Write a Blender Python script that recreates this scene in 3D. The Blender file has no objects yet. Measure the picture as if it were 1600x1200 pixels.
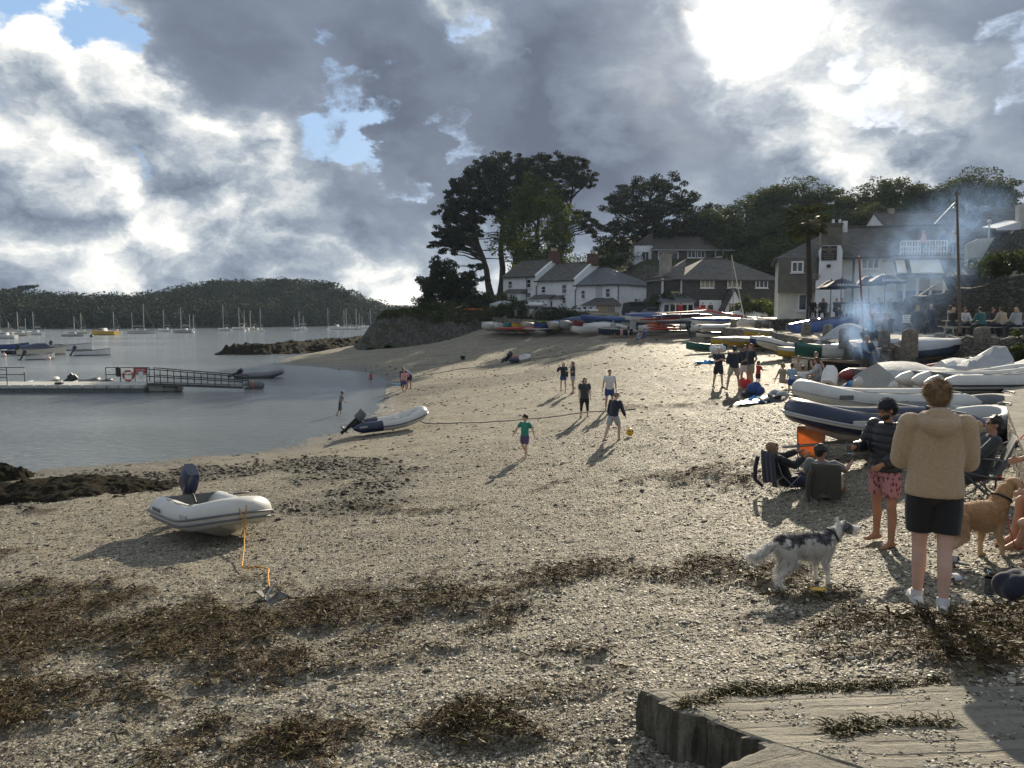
import bpy, bmesh, math, random
import numpy as np
from mathutils import Vector, Matrix, Euler
R = math.radians
rnd = random.Random(7)
scene = bpy.context.scene
# ------------------------------------------------------------------ camera
F = 1200.0; PIT = math.atan(110 / 1200.0); CH = 5.3      # focal length in px of a 1600 px frame, downward pitch, eye height above the water
cam = bpy.data.cameras.new('camera'); camo = bpy.data.objects.new('camera', cam)
scene.collection.objects.link(camo); scene.camera = camo
cam.sensor_width = 36; cam.lens = 27; cam.clip_start = .05; cam.clip_end = 6000
camo.location = (0, 0, CH); camo.rotation_euler = (math.pi / 2 - PIT, 0, 0)
# ------------------------------------------------------------------ light
SUN_AZ = R(17.0); SUN_EL = R(20.5)        # azimuth to the right of straight ahead
sl = bpy.data.lights.new('sun', 'SUN'); so = bpy.data.objects.new('sun', sl); scene.collection.objects.link(so)
sl.energy = 5.0; sl.angle = R(.6); sl.color = (1.0, .88, .68)
sd = Vector((math.sin(SUN_AZ) * math.cos(SUN_EL), math.cos(SUN_AZ) * math.cos(SUN_EL), math.sin(SUN_EL)))
so.rotation_euler = sd.to_track_quat('Z', 'Y').to_euler()
scene.view_settings.view_transform = 'Standard'; scene.view_settings.look = 'None'
scene.view_settings.exposure = 0.48; scene.view_settings.gamma = 1.0
scene.cycles.max_bounces = 6; scene.cycles.diffuse_bounces = 2; scene.cycles.glossy_bounces = 3
scene.cycles.transparent_max_bounces = 6; scene.cycles.transmission_bounces = 3; scene.cycles.volume_bounces = 0
scene.cycles.use_denoising = True
scene.cycles.sample_clamp_indirect = 4.0
scene.cycles.volume_max_steps = 96; scene.cycles.volume_step_rate = 2.0
scene.cycles.caustics_reflective = False; scene.cycles.caustics_refractive = False
def pix_dir(px, py):
 a = (px - 800) / F; b = (600 - py) / F
 return Vector((a, math.cos(PIT) + b * math.sin(PIT), -math.sin(PIT) + b * math.cos(PIT)))
def at(px, py, Y):                         # the point seen at a photo pixel, Y metres ahead
 d = pix_dir(px, py); return Vector((0, 0, CH)) + d * (Y / d.y)
def atz(px, py, z):                        # the point seen at a photo pixel, at height z
 d = pix_dir(px, py); return Vector((0, 0, CH)) + d * ((z - CH) / d.z)
# ------------------------------------------------------------------ world: physical sky under a broken cloud deck
W = bpy.data.worlds.new('World'); scene.world = W; W.use_nodes = True
class NT:
 def __init__(s, tree): s.t = tree; s.n = tree.nodes; s.l = tree.links
 def new(s, typ, **kw):
  n = s.n.new(typ)
  for k, v in kw.items():
   if k in n.inputs: s.put(n.inputs[k], v)
   else: setattr(n, k, v)
  return n
 def put(s, sock, v):
  if isinstance(v, bpy.types.NodeSocket): s.l.new(v, sock)
  else: sock.default_value = v
 def m(s, op, a, b=0.0, c=0.0, clamp=False):
  n = s.n.new('ShaderNodeMath'); n.operation = op; n.use_clamp = clamp
  s.put(n.inputs[0], a); s.put(n.inputs[1], b); s.put(n.inputs[2], c); return n.outputs[0]
 def v(s, op, a, b=(0, 0, 0)):
  n = s.n.new('ShaderNodeVectorMath'); n.operation = op
  s.put(n.inputs[0], a); s.put(n.inputs[1], b)
  return n.outputs['Value' if op in ('DOT_PRODUCT', 'LENGTH') else 'Vector']
 def scale(s, a, k):
  n = s.n.new('ShaderNodeVectorMath'); n.operation = 'SCALE'; s.put(n.inputs[0], a); s.put(n.inputs[3], k); return n.outputs[0]
 def noise(s, vec, scale, detail=4, rough=.5, dist=0.0, lac=2.0, col=False):
  n = s.n.new('ShaderNodeTexNoise')
  if vec is not None: s.put(n.inputs['Vector'], vec)
  s.put(n.inputs['Scale'], scale); n.inputs['Detail'].default_value = detail
  n.inputs['Roughness'].default_value = rough; n.inputs['Distortion'].default_value = dist; n.inputs['Lacunarity'].default_value = lac
  return n.outputs['Color' if col else 'Fac']
 def vor(s, vec, scale, feature='F1', out='Distance', rand=1.0):
  n = s.n.new('ShaderNodeTexVoronoi'); n.feature = feature
  if vec is not None: s.put(n.inputs['Vector'], vec)
  s.put(n.inputs['Scale'], scale); n.inputs['Randomness'].default_value = rand; return n.outputs[out]
 def ramp(s, fac, stops, interp='LINEAR'):
  n = s.n.new('ShaderNodeValToRGB'); n.color_ramp.interpolation = interp
  e = n.color_ramp.elements
  while len(e) < len(stops): e.new(.5)
  for i, (p, c) in enumerate(stops):
   e[i].position = p; e[i].color = (c, c, c, 1) if isinstance(c, (int, float)) else (*c[:3], 1)
  s.put(n.inputs[0], fac); return n.outputs[0]
 def step(s, x, lo, hi, a=0.0, b=1.0, smooth=True):
  n = s.n.new('ShaderNodeMapRange'); n.interpolation_type = 'SMOOTHSTEP' if smooth else 'LINEAR'
  for i, q in enumerate((x, lo, hi, a, b)): s.put(n.inputs[i], q)
  return n.outputs[0]
 def mix(s, f, a, b, blend='MIX'):
  n = s.n.new('ShaderNodeMix'); n.data_type = 'RGBA'; n.blend_type = blend; n.clamp_factor = True
  def c(q): return (*q[:3], 1) if isinstance(q, (tuple, list)) else q
  s.put(n.inputs[0], f); s.put(n.inputs[6], c(a)); s.put(n.inputs[7], c(b)); return n.outputs[2]
 def add(s, xs):
  o = xs[0]
  for q in xs[1:]: o = s.m('ADD', o, q)
  return o
w = NT(W.node_tree); w.n.clear()
tc = w.new('ShaderNodeTexCoord').outputs['Generated']
D = w.v('NORMALIZE', tc)
sky = w.new('ShaderNodeTexSky'); sky.sky_type = 'NISHITA'; sky.sun_disc = False
sky.sun_elevation = SUN_EL; sky.sun_rotation = SUN_AZ; sky.air_density = 1.2; sky.dust_density = 1.5
sep = w.new('ShaderNodeSeparateXYZ', Vector=D)
zc = w.m('MAXIMUM', sep.outputs[2], 0.0)
# clouds drawn on the sky direction, a little flattened
cp = w.v('MULTIPLY', D, (1.0, 1.0, 1.6))
wob = w.v('SUBTRACT', w.noise(cp, 5.0, 6, .6, col=True), (.5, .5, .5))
SHX = tuple(Vector((sd.x * .4, 0, sd.z)).normalized() * .05)
DW = w.v('NORMALIZE', w.v('ADD', D, w.scale(wob, .30)))
def lobe(px, py, deg, amt, deg0=0.0):      # one cloud mass: a soft lobe about its direction, its outline broken by the warp
 d = pix_dir(px, py).normalized()
 return w.step(w.v('DOT_PRODUCT', DW, tuple(d)), math.cos(R(deg)), math.cos(R(deg0)), 0.0, amt)
cpw = w.v('ADD', cp, w.scale(wob, .16))
def cloud_h(vec):
 a = w.noise(vec, 2.6, 8, .64)
 b = w.vor(vec, 7.5); c = w.vor(vec, 18.0)
 return w.add([a, w.m('MULTIPLY', w.m('MULTIPLY', b, b), -.26), w.m('MULTIPLY', w.m('MULTIPLY', c, c), -.12), .08])
h1 = cloud_h(cpw); h2 = cloud_h(w.v('ADD', cpw, SHX))
dark = w.add([lobe(420, 90, 12, 1.0), lobe(760, 190, 14, 1.2, 4), lobe(620, 330, 8, .5), lobe(1000, 230, 11, 1.0), lobe(1520, 90, 10, 1.2), lobe(1190, 265, 6, .5), lobe(200, 330, 7, .7), lobe(20, 310, 6, .5), lobe(900, 40, 6, .6), lobe(570, 370, 5, .6), lobe(260, 60, 7, .5)])
lite = w.add([lobe(240, 200, 9, .8), lobe(60, 170, 10, .75), lobe(1180, 30, 18, .55), lobe(1300, 170, 9, .75), lobe(755, 50, 4.5, 1.0), lobe(90, 30, 7, .6), lobe(300, 440, 12, .55), lobe(100, 390, 9, .35), lobe(630, 460, 8, 1.0), lobe(700, 330, 5, .4), lobe(560, 310, 4, .8), lobe(945, 135, 4.5, .9), lobe(620, 20, 5, .5), lobe(1500, 200, 8, .5), lobe(380, 290, 6, .5)])
gap = w.add([lobe(605, 262, 3.4, 1), lobe(440, 215, 3.2, .5), lobe(185, 85, 3.6, 1), lobe(1362, 175, 3.0, 1), lobe(705, 5, 3.4, .9), lobe(1300, 60, 4, .6), lobe(505, 190, 4, .7), lobe(20, 20, 4, .6), lobe(565, 235, 3, .7)])
cov = w.add([h1, w.m('MULTIPLY', gap, -.21)])
mask = w.step(cov, .24, .34)
rim = w.m('MULTIPLY', w.m('SUBTRACT', h1, h2), 3.3)
rimk = w.m('MULTIPLY', rim, w.step(w.m('SUBTRACT', dark, lite), -.4, .9, 1.0, .16))
soft = w.step(dark, .2, 1.0, 1.0, .35)
lum = w.add([.40, rimk, w.m('MULTIPLY', w.m('SUBTRACT', .44, h1), w.m('MULTIPLY', soft, 1.0)), w.m('MULTIPLY', lite, .25), w.m('MULTIPLY', dark, -.24), w.m('MULTIPLY', gap, .18)])
lum = w.m('ADD', lum, w.step(zc, .0, .14, .12, 0.0))
ccol = w.ramp(lum, [(0.0, (.105, .125, .17)), (.25, (.18, .215, .275)), (.5, (.32, .36, .41)), (.78, (.60, .615, .61)), (1.0, (.88, .86, .79))])
blue = w.mix(.15, (2.4, 3.9, 6.2), sky.outputs[0])
col = w.mix(mask, blue, w.scale(ccol, 10.0))
# the sun burning through thin cloud
sdot = w.v('DOT_PRODUCT', D, tuple(sd))
g1 = w.step(sdot, math.cos(R(5.2)), math.cos(R(1.0)), 0, 1)
g2 = w.step(sdot, math.cos(R(15)), 1.0, 0, 1)
thin = w.step(h1, .30, .50, 1.2, .30)
gl = w.m('ADD', w.m('MULTIPLY', g1, w.m('MULTIPLY', thin, 26.0)), w.m('MULTIPLY', w.m('POWER', g2, 2.0), w.m('MULTIPLY', thin, 2.2)))
col = w.v('ADD', col, w.scale((1.0, .95, .84), gl))
bg = w.new('ShaderNodeBackground', Color=col, Strength=.1)
wo = w.new('ShaderNodeOutputWorld'); w.l.new(bg.outputs[0], wo.inputs[0])
W.cycles.sampling_method = 'MANUAL'; W.cycles.sample_map_resolution = 512
# ------------------------------------------------------------------ mesh helpers
def col_link(o): scene.collection.objects.link(o); return o
def tag(o, label=None, cat=None, group=None, kind=None):
 if label: o['label'] = label
 if cat: o['category'] = cat
 if group: o['group'] = group
 if kind: o['kind'] = kind
 return o
def empty(name, loc=(0, 0, 0), rz=0.0, label=None, cat=None, group=None, kind=None):
 o = bpy.data.objects.new(name, None); col_link(o); o.location = loc; o.rotation_euler = (0, 0, rz); o.empty_display_size = .2
 return tag(o, label, cat, group, kind)
def link_mesh(name, me, parent=None, mats=()):
 o = bpy.data.objects.new(name, me); col_link(o)
 for m in mats: me.materials.append(m)
 if parent: o.parent = parent
 return o
def np_mesh(name, V, Fq, mats, parent=None, midx=None, smooth=False, attrs=None):
 """V (n,3); Fq (m,k) faces all with k corners"""
 V = np.ascontiguousarray(V, dtype=np.float32); Fq = np.ascontiguousarray(Fq, dtype=np.int32)
 me = bpy.data.meshes.new(name); k = Fq.shape[1]; m = len(Fq)
 me.vertices.add(len(V)); me.vertices.foreach_set('co', V.ravel())
 me.loops.add(m * k); me.loops.foreach_set('vertex_index', Fq.ravel())
 me.polygons.add(m); me.polygons.foreach_set('loop_start', np.arange(0, m * k, k, dtype=np.int32))
 try: me.polygons.foreach_set('loop_total', np.full(m, k, dtype=np.int32))
 except Exception: pass
 if midx is not None: me.polygons.foreach_set('material_index', np.ascontiguousarray(midx, dtype=np.int32))
 me.polygons.foreach_set('use_smooth', np.full(m, smooth, dtype=bool))
 for an, av in (attrs or {}).items():
  a = me.attributes.new(an, 'FLOAT', 'POINT'); a.data.foreach_set('value', np.ascontiguousarray(av, dtype=np.float32))
 me.update(); me.validate()
 return link_mesh(name, me, parent, mats if isinstance(mats, (list, tuple)) else [mats])
class MB:
 """collects shapes; build() links them as ONE mesh object"""
 def __init__(s): s.v = []; s.f = []; s.mi = []; s.sm = []; s.cur = 0; s.smooth = True; s.M = Matrix.Identity(4)
 def add(s, vs, fs, smooth=None):
  b = len(s.v); M = s.M
  s.v += [tuple(M @ Vector(p)) for p in vs]
  s.f += [tuple(b + i for i in f) for f in fs]
  s.mi += [s.cur] * len(fs); s.sm += [s.smooth if smooth is None else smooth] * len(fs); return s
 def box(s, c, d, rz=0.0, rx=0.0, ry=0.0, bev=0.0, taper=1.0):
  x, y, z = d[0] / 2, d[1] / 2, d[2] / 2; m = Matrix.Translation(c) @ Euler((rx, ry, rz)).to_matrix().to_4x4()
  if bev > 0:
   b = min(bev, x * .9, y * .9, z * .9); vs = []; fs = []
   def ring(xx, yy, zz, bb): return [(-xx + bb, -yy, zz), (xx - bb, -yy, zz), (xx, -yy + bb, zz), (xx, yy - bb, zz), (xx - bb, yy, zz), (-xx + bb, yy, zz), (-xx, yy - bb, zz), (-xx, -yy + bb, zz)]
   rs = [ring(x - b, y - b, -z, b * .4), ring(x, y, -z + b, b), ring(x * taper, y * taper, z - b, b), ring(x * taper - b, y * taper - b, z, b * .4)]
   for r in rs: vs += r
   for k in range(3):
    for i in range(8): fs.append((k * 8 + i, k * 8 + (i + 1) % 8, k * 8 + 8 + (i + 1) % 8, k * 8 + 8 + i))
   fs += [tuple(range(7, -1, -1)), tuple(range(24, 32))]
   return s.add([m @ Vector(p) for p in vs], fs, False)
  vs = [(-x, -y, -z), (x, -y, -z), (x, y, -z), (-x, y, -z), (-x * taper, -y * taper, z), (x * taper, -y * taper, z), (x * taper, y * taper, z), (-x * taper, y * taper, z)]
  return s.add([m @ Vector(p) for p in vs], [(3, 2, 1, 0), (4, 5, 6, 7), (0, 1, 5, 4), (1, 2, 6, 5), (2, 3, 7, 6), (3, 0, 4, 7)], False)
 def tube(s, pts, r, n=8, cap=True, closed=False, rs=None, side=None, flat=1.0):
  """swept ring; r constant or list; flat squashes the ring along its second axis; side fixes the first axis"""
  P = [Vector(p) for p in pts]; N = len(P); r = r if isinstance(r, (list, tuple)) else [r] * N; vs = []
  up = Vector(side) if side is not None else None
  for i, p in enumerate(P):
   t = (P[(i + 1) % N] - P[i - 1]) if closed else (P[min(i + 1, N - 1)] - P[max(i - 1, 0)])
   if t.length < 1e-9: t = Vector((0, 0, 1))
   t.normalize()
   if up is None: up = t.cross(Vector((.31, .17, .93)));  up = up if up.length > .1 else t.cross(Vector((1, 0, 0)))
   a = (up - t * up.dot(t))
   if a.length < 1e-6: a = t.orthogonal()
   a.normalize(); b = t.cross(a)
   if side is None: up = a
   ra = r[i]; ra, rb = (ra if isinstance(ra, (tuple, list)) else (ra, ra * flat))
   for k in range(n):
    q = 2 * math.pi * k / n; vs.append(p + a * (ra * math.cos(q)) + b * (rb * math.sin(q)))
  fs = []
  for i in range(N if closed else N - 1):
   j = (i + 1) % N
   for k in range(n): fs.append((i * n + k, i * n + (k + 1) % n, j * n + (k + 1) % n, j * n + k))
  s.add(vs, fs)
  if cap and not closed: s.add(vs[:n][::-1], [tuple(range(n))], False); s.add(vs[-n:], [tuple(range(n))], False)
  return s
 def capsule(s, p0, p1, r0, r1, n=10, k=3):
  p0, p1 = Vector(p0), Vector(p1); d = (p1 - p0); L = max(d.length, 1e-5); d = d / L; pts = []; rs = []
  for i in range(k + 1):
   q = math.pi / 2 * i / k; pts.append(p0 - d * (r0 * math.cos(q))); rs.append(max(r0 * math.sin(q), r0 * .02))
  for i in range(k + 1):
   q = math.pi / 2 * i / k; pts.append(p1 + d * (r1 * math.sin(q))); rs.append(max(r1 * math.cos(q), r1 * .02))
  return s.tube(pts, rs, n)
 def ball(s, c, r, n=12, m=8, rot=None, closed=True):
  rx, ry, rz = r if isinstance(r, (tuple, list)) else (r, r, r); Mx = (rot or Matrix.Identity(3)); c = Vector(c); vs = [c + Mx @ Vector((0, 0, -rz))]; fs = []
  for i in range(1, m):
   q = math.pi * i / m - math.pi / 2
   for k in range(n): a = 2 * math.pi * k / n; vs.append(c + Mx @ Vector((rx * math.cos(q) * math.cos(a), ry * math.cos(q) * math.sin(a), rz * math.sin(q))))
  vs.append(c + Mx @ Vector((0, 0, rz)))
  for k in range(n): fs.append((0, 1 + (k + 1) % n, 1 + k))
  for i in range(m - 2):
   for k in range(n): a = 1 + i * n; fs.append((a + k, a + (k + 1) % n, a + n + (k + 1) % n, a + n + k))
  a = 1 + (m - 2) * n; t = len(vs) - 1
  for k in range(n): fs.append((a + k, a + (k + 1) % n, t))
  return s.add(vs, fs)
 def loft(s, secs, closed=True, caps=True, smooth=None):
  n = len(secs[0]); vs = [p for q in secs for p in q]; fs = []
  for i in range(len(secs) - 1):
   for k in range(n if closed else n - 1): fs.append((i * n + k, i * n + (k + 1) % n, (i + 1) * n + (k + 1) % n, (i + 1) * n + k))
  s.add(vs, fs, smooth)
  if caps: s.add(list(secs[0])[::-1], [tuple(range(n))], False); s.add(secs[-1], [tuple(range(n))], False)
  return s
 def quad(s, *p): return s.add(p, [tuple(range(len(p)))], False)
 def prism(s, poly, y0, y1):            # polygon in x,z pushed from y0 to y1
  n = len(poly); vs = [(x, y0, z) for x, z in poly] + [(x, y1, z) for x, z in poly]
  return s.add(vs, [tuple(range(n)), tuple(range(2 * n - 1, n - 1, -1))] + [(i, i + n, (i + 1) % n + n, (i + 1) % n) for i in range(n)], False)
 def build(s, name, mats, parent=None, loc=None, rz=None):
  me = bpy.data.meshes.new(name); me.from_pydata(s.v, [], s.f)
  me.polygons.foreach_set('material_index', s.mi); me.polygons.foreach_set('use_smooth', s.sm); me.update()
  o = link_mesh(name, me, parent, mats if isinstance(mats, (list, tuple)) else [mats])
  if loc is not None: o.location = loc
  if rz is not None: o.rotation_euler = (0, 0, rz)
  return o
def remesh(o, vox, smooth=2, weld=None):
 """fuse the overlapping shapes of one mesh into one continuous skin"""
 md = o.modifiers.new('r', 'REMESH'); md.mode = 'VOXEL'; md.voxel_size = vox; md.use_smooth_shade = True
 if smooth: sm = o.modifiers.new('s', 'SMOOTH'); sm.factor = .5; sm.iterations = smooth
 dg = bpy.context.evaluated_depsgraph_get(); me = bpy.data.meshes.new_from_object(o.evaluated_get(dg))
 old = o.data; mats = list(old.materials); o.modifiers.clear(); o.data = me; me.materials.clear()
 for m in mats[:1]: me.materials.append(m)
 me.polygons.foreach_set('use_smooth', [True] * len(me.polygons)); bpy.data.meshes.remove(old); return o
def dup(o, loc=None, rz=None, parent=None, scale=None, label=None, keep=()):
 c = o.copy(); scene.collection.objects.link(c)
 if loc is not None: c.location = loc
 if rz is not None: c.rotation_euler = (c.rotation_euler[0], c.rotation_euler[1], rz)
 if scale is not None: c.scale = scale if isinstance(scale, (tuple, list)) else (scale,) * 3
 if parent is not None: c.parent = parent
 if label: c['label'] = label
 for ch in o.children:
  d = dup(ch, parent=c); d.matrix_parent_inverse = ch.matrix_parent_inverse.copy()
 return c
# ------------------------------------------------------------------ materials
MATS = {}
def newmat(name):
 m = bpy.data.materials.new(name); m.use_nodes = True; t = NT(m.node_tree); b = t.n['Principled BSDF']; MATS[name] = m; return m, t, b
def pm(name, col, rough=.6, var=.2, scale=6.0, bump=0.0, metal=0.0, spec=.5, bscale=None, dirt=0.0, dirtcol=(.12, .10, .07), sheen=0.0, trans=0.0, coat=0.0, detail=5):
 if name in MATS: return MATS[name]
 m, t, b = newmat(name); tc = t.new('ShaderNodeTexCoord').outputs['Object']
 n = t.noise(tc, scale, detail, .6)
 c = t.mix(t.step(n, .3, .7), tuple(x * (1 - var) for x in col), tuple(min(1, x * (1 + var)) for x in col))
 if dirt: c = t.mix(t.m('MULTIPLY', t.step(t.noise(tc, scale * .37, 7, .68), .50, .72), dirt), c, dirtcol)
 t.put(b.inputs['Base Color'], c); b.inputs['Metallic'].default_value = metal
 t.put(b.inputs['Roughness'], t.step(n, .2, .8, max(.02, rough - .08), min(1, rough + .1)))
 b.inputs['Specular IOR Level'].default_value = spec
 if coat: b.inputs['Coat Weight'].default_value = coat
 if sheen: b.inputs['Sheen Weight'].default_value = sheen; b.inputs['Sheen Roughness'].default_value = .5
 if bump:
  bn = t.new('ShaderNodeBump', Height=t.noise(tc, bscale or scale * 4, 6, .65)); bn.inputs['Strength'].default_value = 1; bn.inputs['Distance'].default_value = bump
  t.put(b.inputs['Normal'], bn.outputs[0])
 if trans:
  tr = t.new('ShaderNodeBsdfTranslucent', Color=c); mx = t.new('ShaderNodeMixShader', Fac=trans)
  t.l.new(b.outputs[0], mx.inputs[1]); t.l.new(tr.outputs[0], mx.inputs[2]); t.l.new(mx.outputs[0], t.n['Material Output'].inputs[0])
 return m
def leafmat(name, c1, c2, trans=.35, rough=.6, vscale=.25):
 m, t, b = newmat(name); g = t.new('ShaderNodeNewGeometry'); tc = t.new('ShaderNodeTexCoord').outputs['Object']
 n = t.m('ADD', t.m('MULTIPLY', g.outputs['Random Per Island'], .5), t.m('MULTIPLY', t.noise(tc, vscale, 3, .6), .6))
 c = t.mix(t.step(n, .25, .85), c1, c2); t.put(b.inputs['Base Color'], c); b.inputs['Roughness'].default_value = rough
 b.inputs['Specular IOR Level'].default_value = .25
 tr = t.new('ShaderNodeBsdfTranslucent', Color=t.mix(.5, c, (.10, .13, .02))); mx = t.new('ShaderNodeMixShader', Fac=trans)
 t.l.new(b.outputs[0], mx.inputs[1]); t.l.new(tr.outputs[0], mx.inputs[2]); t.l.new(mx.outputs[0], t.n['Material Output'].inputs[0]); return m
# ------------------------------------------------------------------ value noise on arrays
def _h(ix, iy, seed):
 n = (ix.astype(np.int64) * 374761393 + iy.astype(np.int64) * 668265263 + seed * 974634777) & 0xffffffff
 n = ((n ^ (n >> 13)) * 1274126177) & 0xffffffff; return ((n ^ (n >> 16)) & 0xffff) / 65535.0
def vnoise(x, y, seed=0):
 xi = np.floor(x); yi = np.floor(y); fx = x - xi; fy = y - yi; fx = fx * fx * (3 - 2 * fx); fy = fy * fy * (3 - 2 * fy)
 a = _h(xi, yi, seed); b = _h(xi + 1, yi, seed); c = _h(xi, yi + 1, seed); d = _h(xi + 1, yi + 1, seed)
 return (a * (1 - fx) + b * fx) * (1 - fy) + (c * (1 - fx) + d * fx) * fy
def fbm(x, y, s, o=4, seed=0, g=.5):
 r = 0; a = 1; t = 0
 for i in range(o): r = r + a * vnoise(x / s + 17.3 * i, y / s - 9.1 * i, seed + i); t += a; a *= g; s = s / 2.03
 return r / t
# ------------------------------------------------------------------ the lie of the beach: a thin-plate surface through levelled points
CTL = []
for px, py, z in [(0,1200,1.75),(400,1200,2.1),(800,1200,2.45),(1000,1200,2.7),(1300,1200,3.05),(1600,1200,3.3),(0,1000,1.45),(400,1000,1.7),(800,1000,2.12),(1200,1000,2.6),(1445,955,2.84),(1600,950,2.95),
  (0,850,.8),(300,860,1.02),(600,850,1.4),(900,850,1.8),(1250,920,2.64),(1372,850,2.38),(1600,850,2.75),(0,785,.33),(200,770,.4),(400,770,.62),(620,770,.9),(820,717,1.14),(962,690,1.6),(948,646,1.55),(914,652,1.4),(880,614,1.3),
  (1215,765,2.2),(1120,608,2.1),(1265,618,2.45),(1310,715,2.5),(1480,700,2.75),(1150,760,2.05),(1060,700,1.8),
  (0,742,.0),(150,730,0),(300,715,0),(430,698,0),(520,680,0),(560,662,0),(592,636,0),(607,607,0),(597,592,0),(560,581,0),(500,573,0),(430,569,0),
  (640,600,.4),(700,570,.7),(800,560,1.2),(700,532,1.9),(640,535,1.6),(560,541,1.2),(480,556,.5),(860,531,2.6),(957,531,2.95),(1040,529,3.0),(1000,560,2.4),(1130,545,2.7),(1200,565,2.7),(1400,600,2.8),(1330,640,2.6),
  (0,640,-1.2),(300,620,-1.2),(450,610,-.8),(530,625,-.5),(200,565,-2.2),(300,690,-.5),(0,700,-.8),(380,580,-.8),(360,545,-1.4),(100,540,-3)]:
 p = atz(px, py, z); CTL.append((p.x, p.y, z))
CTL += [(-8, 1, 1.4), (0, 0, 2.9), (6, 0, 3.5), (12, 12, 3.0), (16, 20, 3.0), (-30, 5, .3), (-45, 20, -1.5), (-60, 60, -3), (-70, 110, -3.5), (-45, 135, -2.5), (20, 60, 3.0), (26, 40, 3.0), (30, 20, 3.2), (8, 92, 4.4), (30, 92, 4.6), (-4, 92, 3.6), (-14, 118, 2.2), (40, 110, 4.8), (-20, 135, 1.0), (-30, 150, -1.5), (0, -10, 3.4), (-20, -10, 1.2), (20, -10, 4)]
_c = np.array(CTL); _n = len(_c)
def _U(r2): return np.where(r2 > 0, .5 * r2 * np.log(np.maximum(r2, 1e-12)), 0.0)
# anisotropic metric: far ground is squeezed so that near and far points carry the same weight
def _warp(x, y):
 y = np.asarray(y, float); x = np.asarray(x, float); s = 1.0 / (1 + np.maximum(y, 0) / 25.0); return x * s ** .55, 25.0 * np.log1p(np.maximum(y + 12, .1) / 25.0)
_wx, _wy = _warp(_c[:, 0], _c[:, 1])
_K = _U((_wx[:, None] - _wx[None]) ** 2 + (_wy[:, None] - _wy[None]) ** 2) + np.eye(_n) * 3.0
_P = np.stack([np.ones(_n), _wx, _wy], 1)
_A = np.block([[_K, _P], [_P.T, np.zeros((3, 3))]]); _s = np.linalg.solve(_A, np.concatenate([_c[:, 2], np.zeros(3)]))
def Hs(x, y):
 x = np.asarray(x, float); y = np.asarray(y, float); sh = np.broadcast(x, y).shape; wx, wy = _warp(np.broadcast_to(x, sh).ravel(), np.broadcast_to(y, sh).ravel()); out = np.zeros(len(wx))
 for i in range(0, len(wx), 20000):
  a, b = wx[i:i+20000], wy[i:i+20000]
  out[i:i+20000] = _U((a[:, None] - _wx) ** 2 + (b[:, None] - _wy) ** 2) @ _s[:_n] + _s[_n] + a * _s[_n+1] + b * _s[_n+2]
 return out.reshape(sh)
def H(x, y): return float(Hs(np.array([x]), np.array([y]))[0])
def G(px, py):                             # where the line of sight of a photo pixel meets the beach
 d = pix_dir(px, py); t = np.geomspace(2.0, 150.0, 500) / d.y
 z = CH + d.z * t - Hs(d.x * t, d.y * t); k = np.argmax(z < 0)
 if z[k] >= 0: k = len(t) - 1
 k = max(k, 1); a = z[k-1] / (z[k-1] - z[k] + 1e-9); tt = t[k-1] + (t[k] - t[k-1]) * a
 x, y = d.x * tt, d.y * tt; return Vector((x, y, H(x, y)))
def seg_dist(X, Y, pts):
 """distance of points to a polyline of (x, y, r), divided by the local r"""
 best = np.full(X.shape, 1e9)
 for (x0, y0, r0), (x1, y1, r1) in zip(pts[:-1], pts[1:]):
  dx, dy = x1 - x0, y1 - y0; L = dx * dx + dy * dy + 1e-9
  t = np.clip(((X - x0) * dx + (Y - y0) * dy) / L, 0, 1)
  best = np.minimum(best, np.hypot(X - x0 - t * dx, Y - y0 - t * dy) / (r0 + (r1 - r0) * t))
 return best
def band(pts): return [(G(px, py).x, G(px, py).y, r) for px, py, r in pts]
WEED = [band(b) for b in (
 [(0,975,1.5),(150,1000,1.7),(300,1010,1.8),(450,990,1.6),(600,965,1.15),(720,950,.7),(850,912,.65),(960,885,.7),(1060,875,.6),(1160,893,.45),(1230,905,.3)],
 [(0,1100,.7),(120,1100,.55),(250,1080,.3),(380,1035,.35),(600,1010,.3),(780,985,.25)],
 [(420,1170,.25),(560,1150,.28),(700,1150,.3),(800,1160,.25)],
 [(1380,960,.3),(1470,975,.6),(1600,985,.8)], [(1310,1035,.25),(1450,1020,.4),(1600,1020,.4)],
 [(1020,745,.5),(1130,742,.9),(1190,748,.6)], [(1250,930,.25),(1310,945,.3),(1340,955,.15)], [(820,1030,.12),(900,1022,.16),(940,1030,.1)],
 [(0,800,.5),(60,800,.3)], [(0,865,.3),(30,860,.15)], [(960,640,.4),(1180,625,.7)],
 [(540,790,.3),(700,800,.2),(880,755,.2)])]
STONY = [band(b) for b in ([(0,780,1.8),(170,755,2.2),(330,740,1.8),(470,722,1.6),(560,740,1.4)], [(330,800,1.0),(520,790,1.3),(620,740,1.0)])]
DARKG = [band([(620,620,3.0),(720,600,5.0),(840,585,4.0)]), band([(1040,590,.8),(1140,640,.8)])]
def weed_amount(X, Y):
 d = np.full(X.shape, 9.0)
 for b in WEED: d = np.minimum(d, seg_dist(X, Y, b))
 n = fbm(X, Y, .8, 6, 3, .62); s = fbm(X * .5 + 4, Y * 1.8, .35, 4, 8, .6); L = np.clip((2.6 - X) / 5, 0, 1) * np.clip((13 - np.hypot(X, Y)) / 6, 0, 1)
 return np.clip((1.25 - d) * .75 + (n - .5) * 3.4 + (s - .5) * 2.2 + .02, 0, 1) * np.clip(2.3 - d, 0, 1) + np.clip((n - .50 + (s - .5) * .6) * 3.5, 0, .7) * L * np.clip(d - 1.3, 0, 1)
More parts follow.
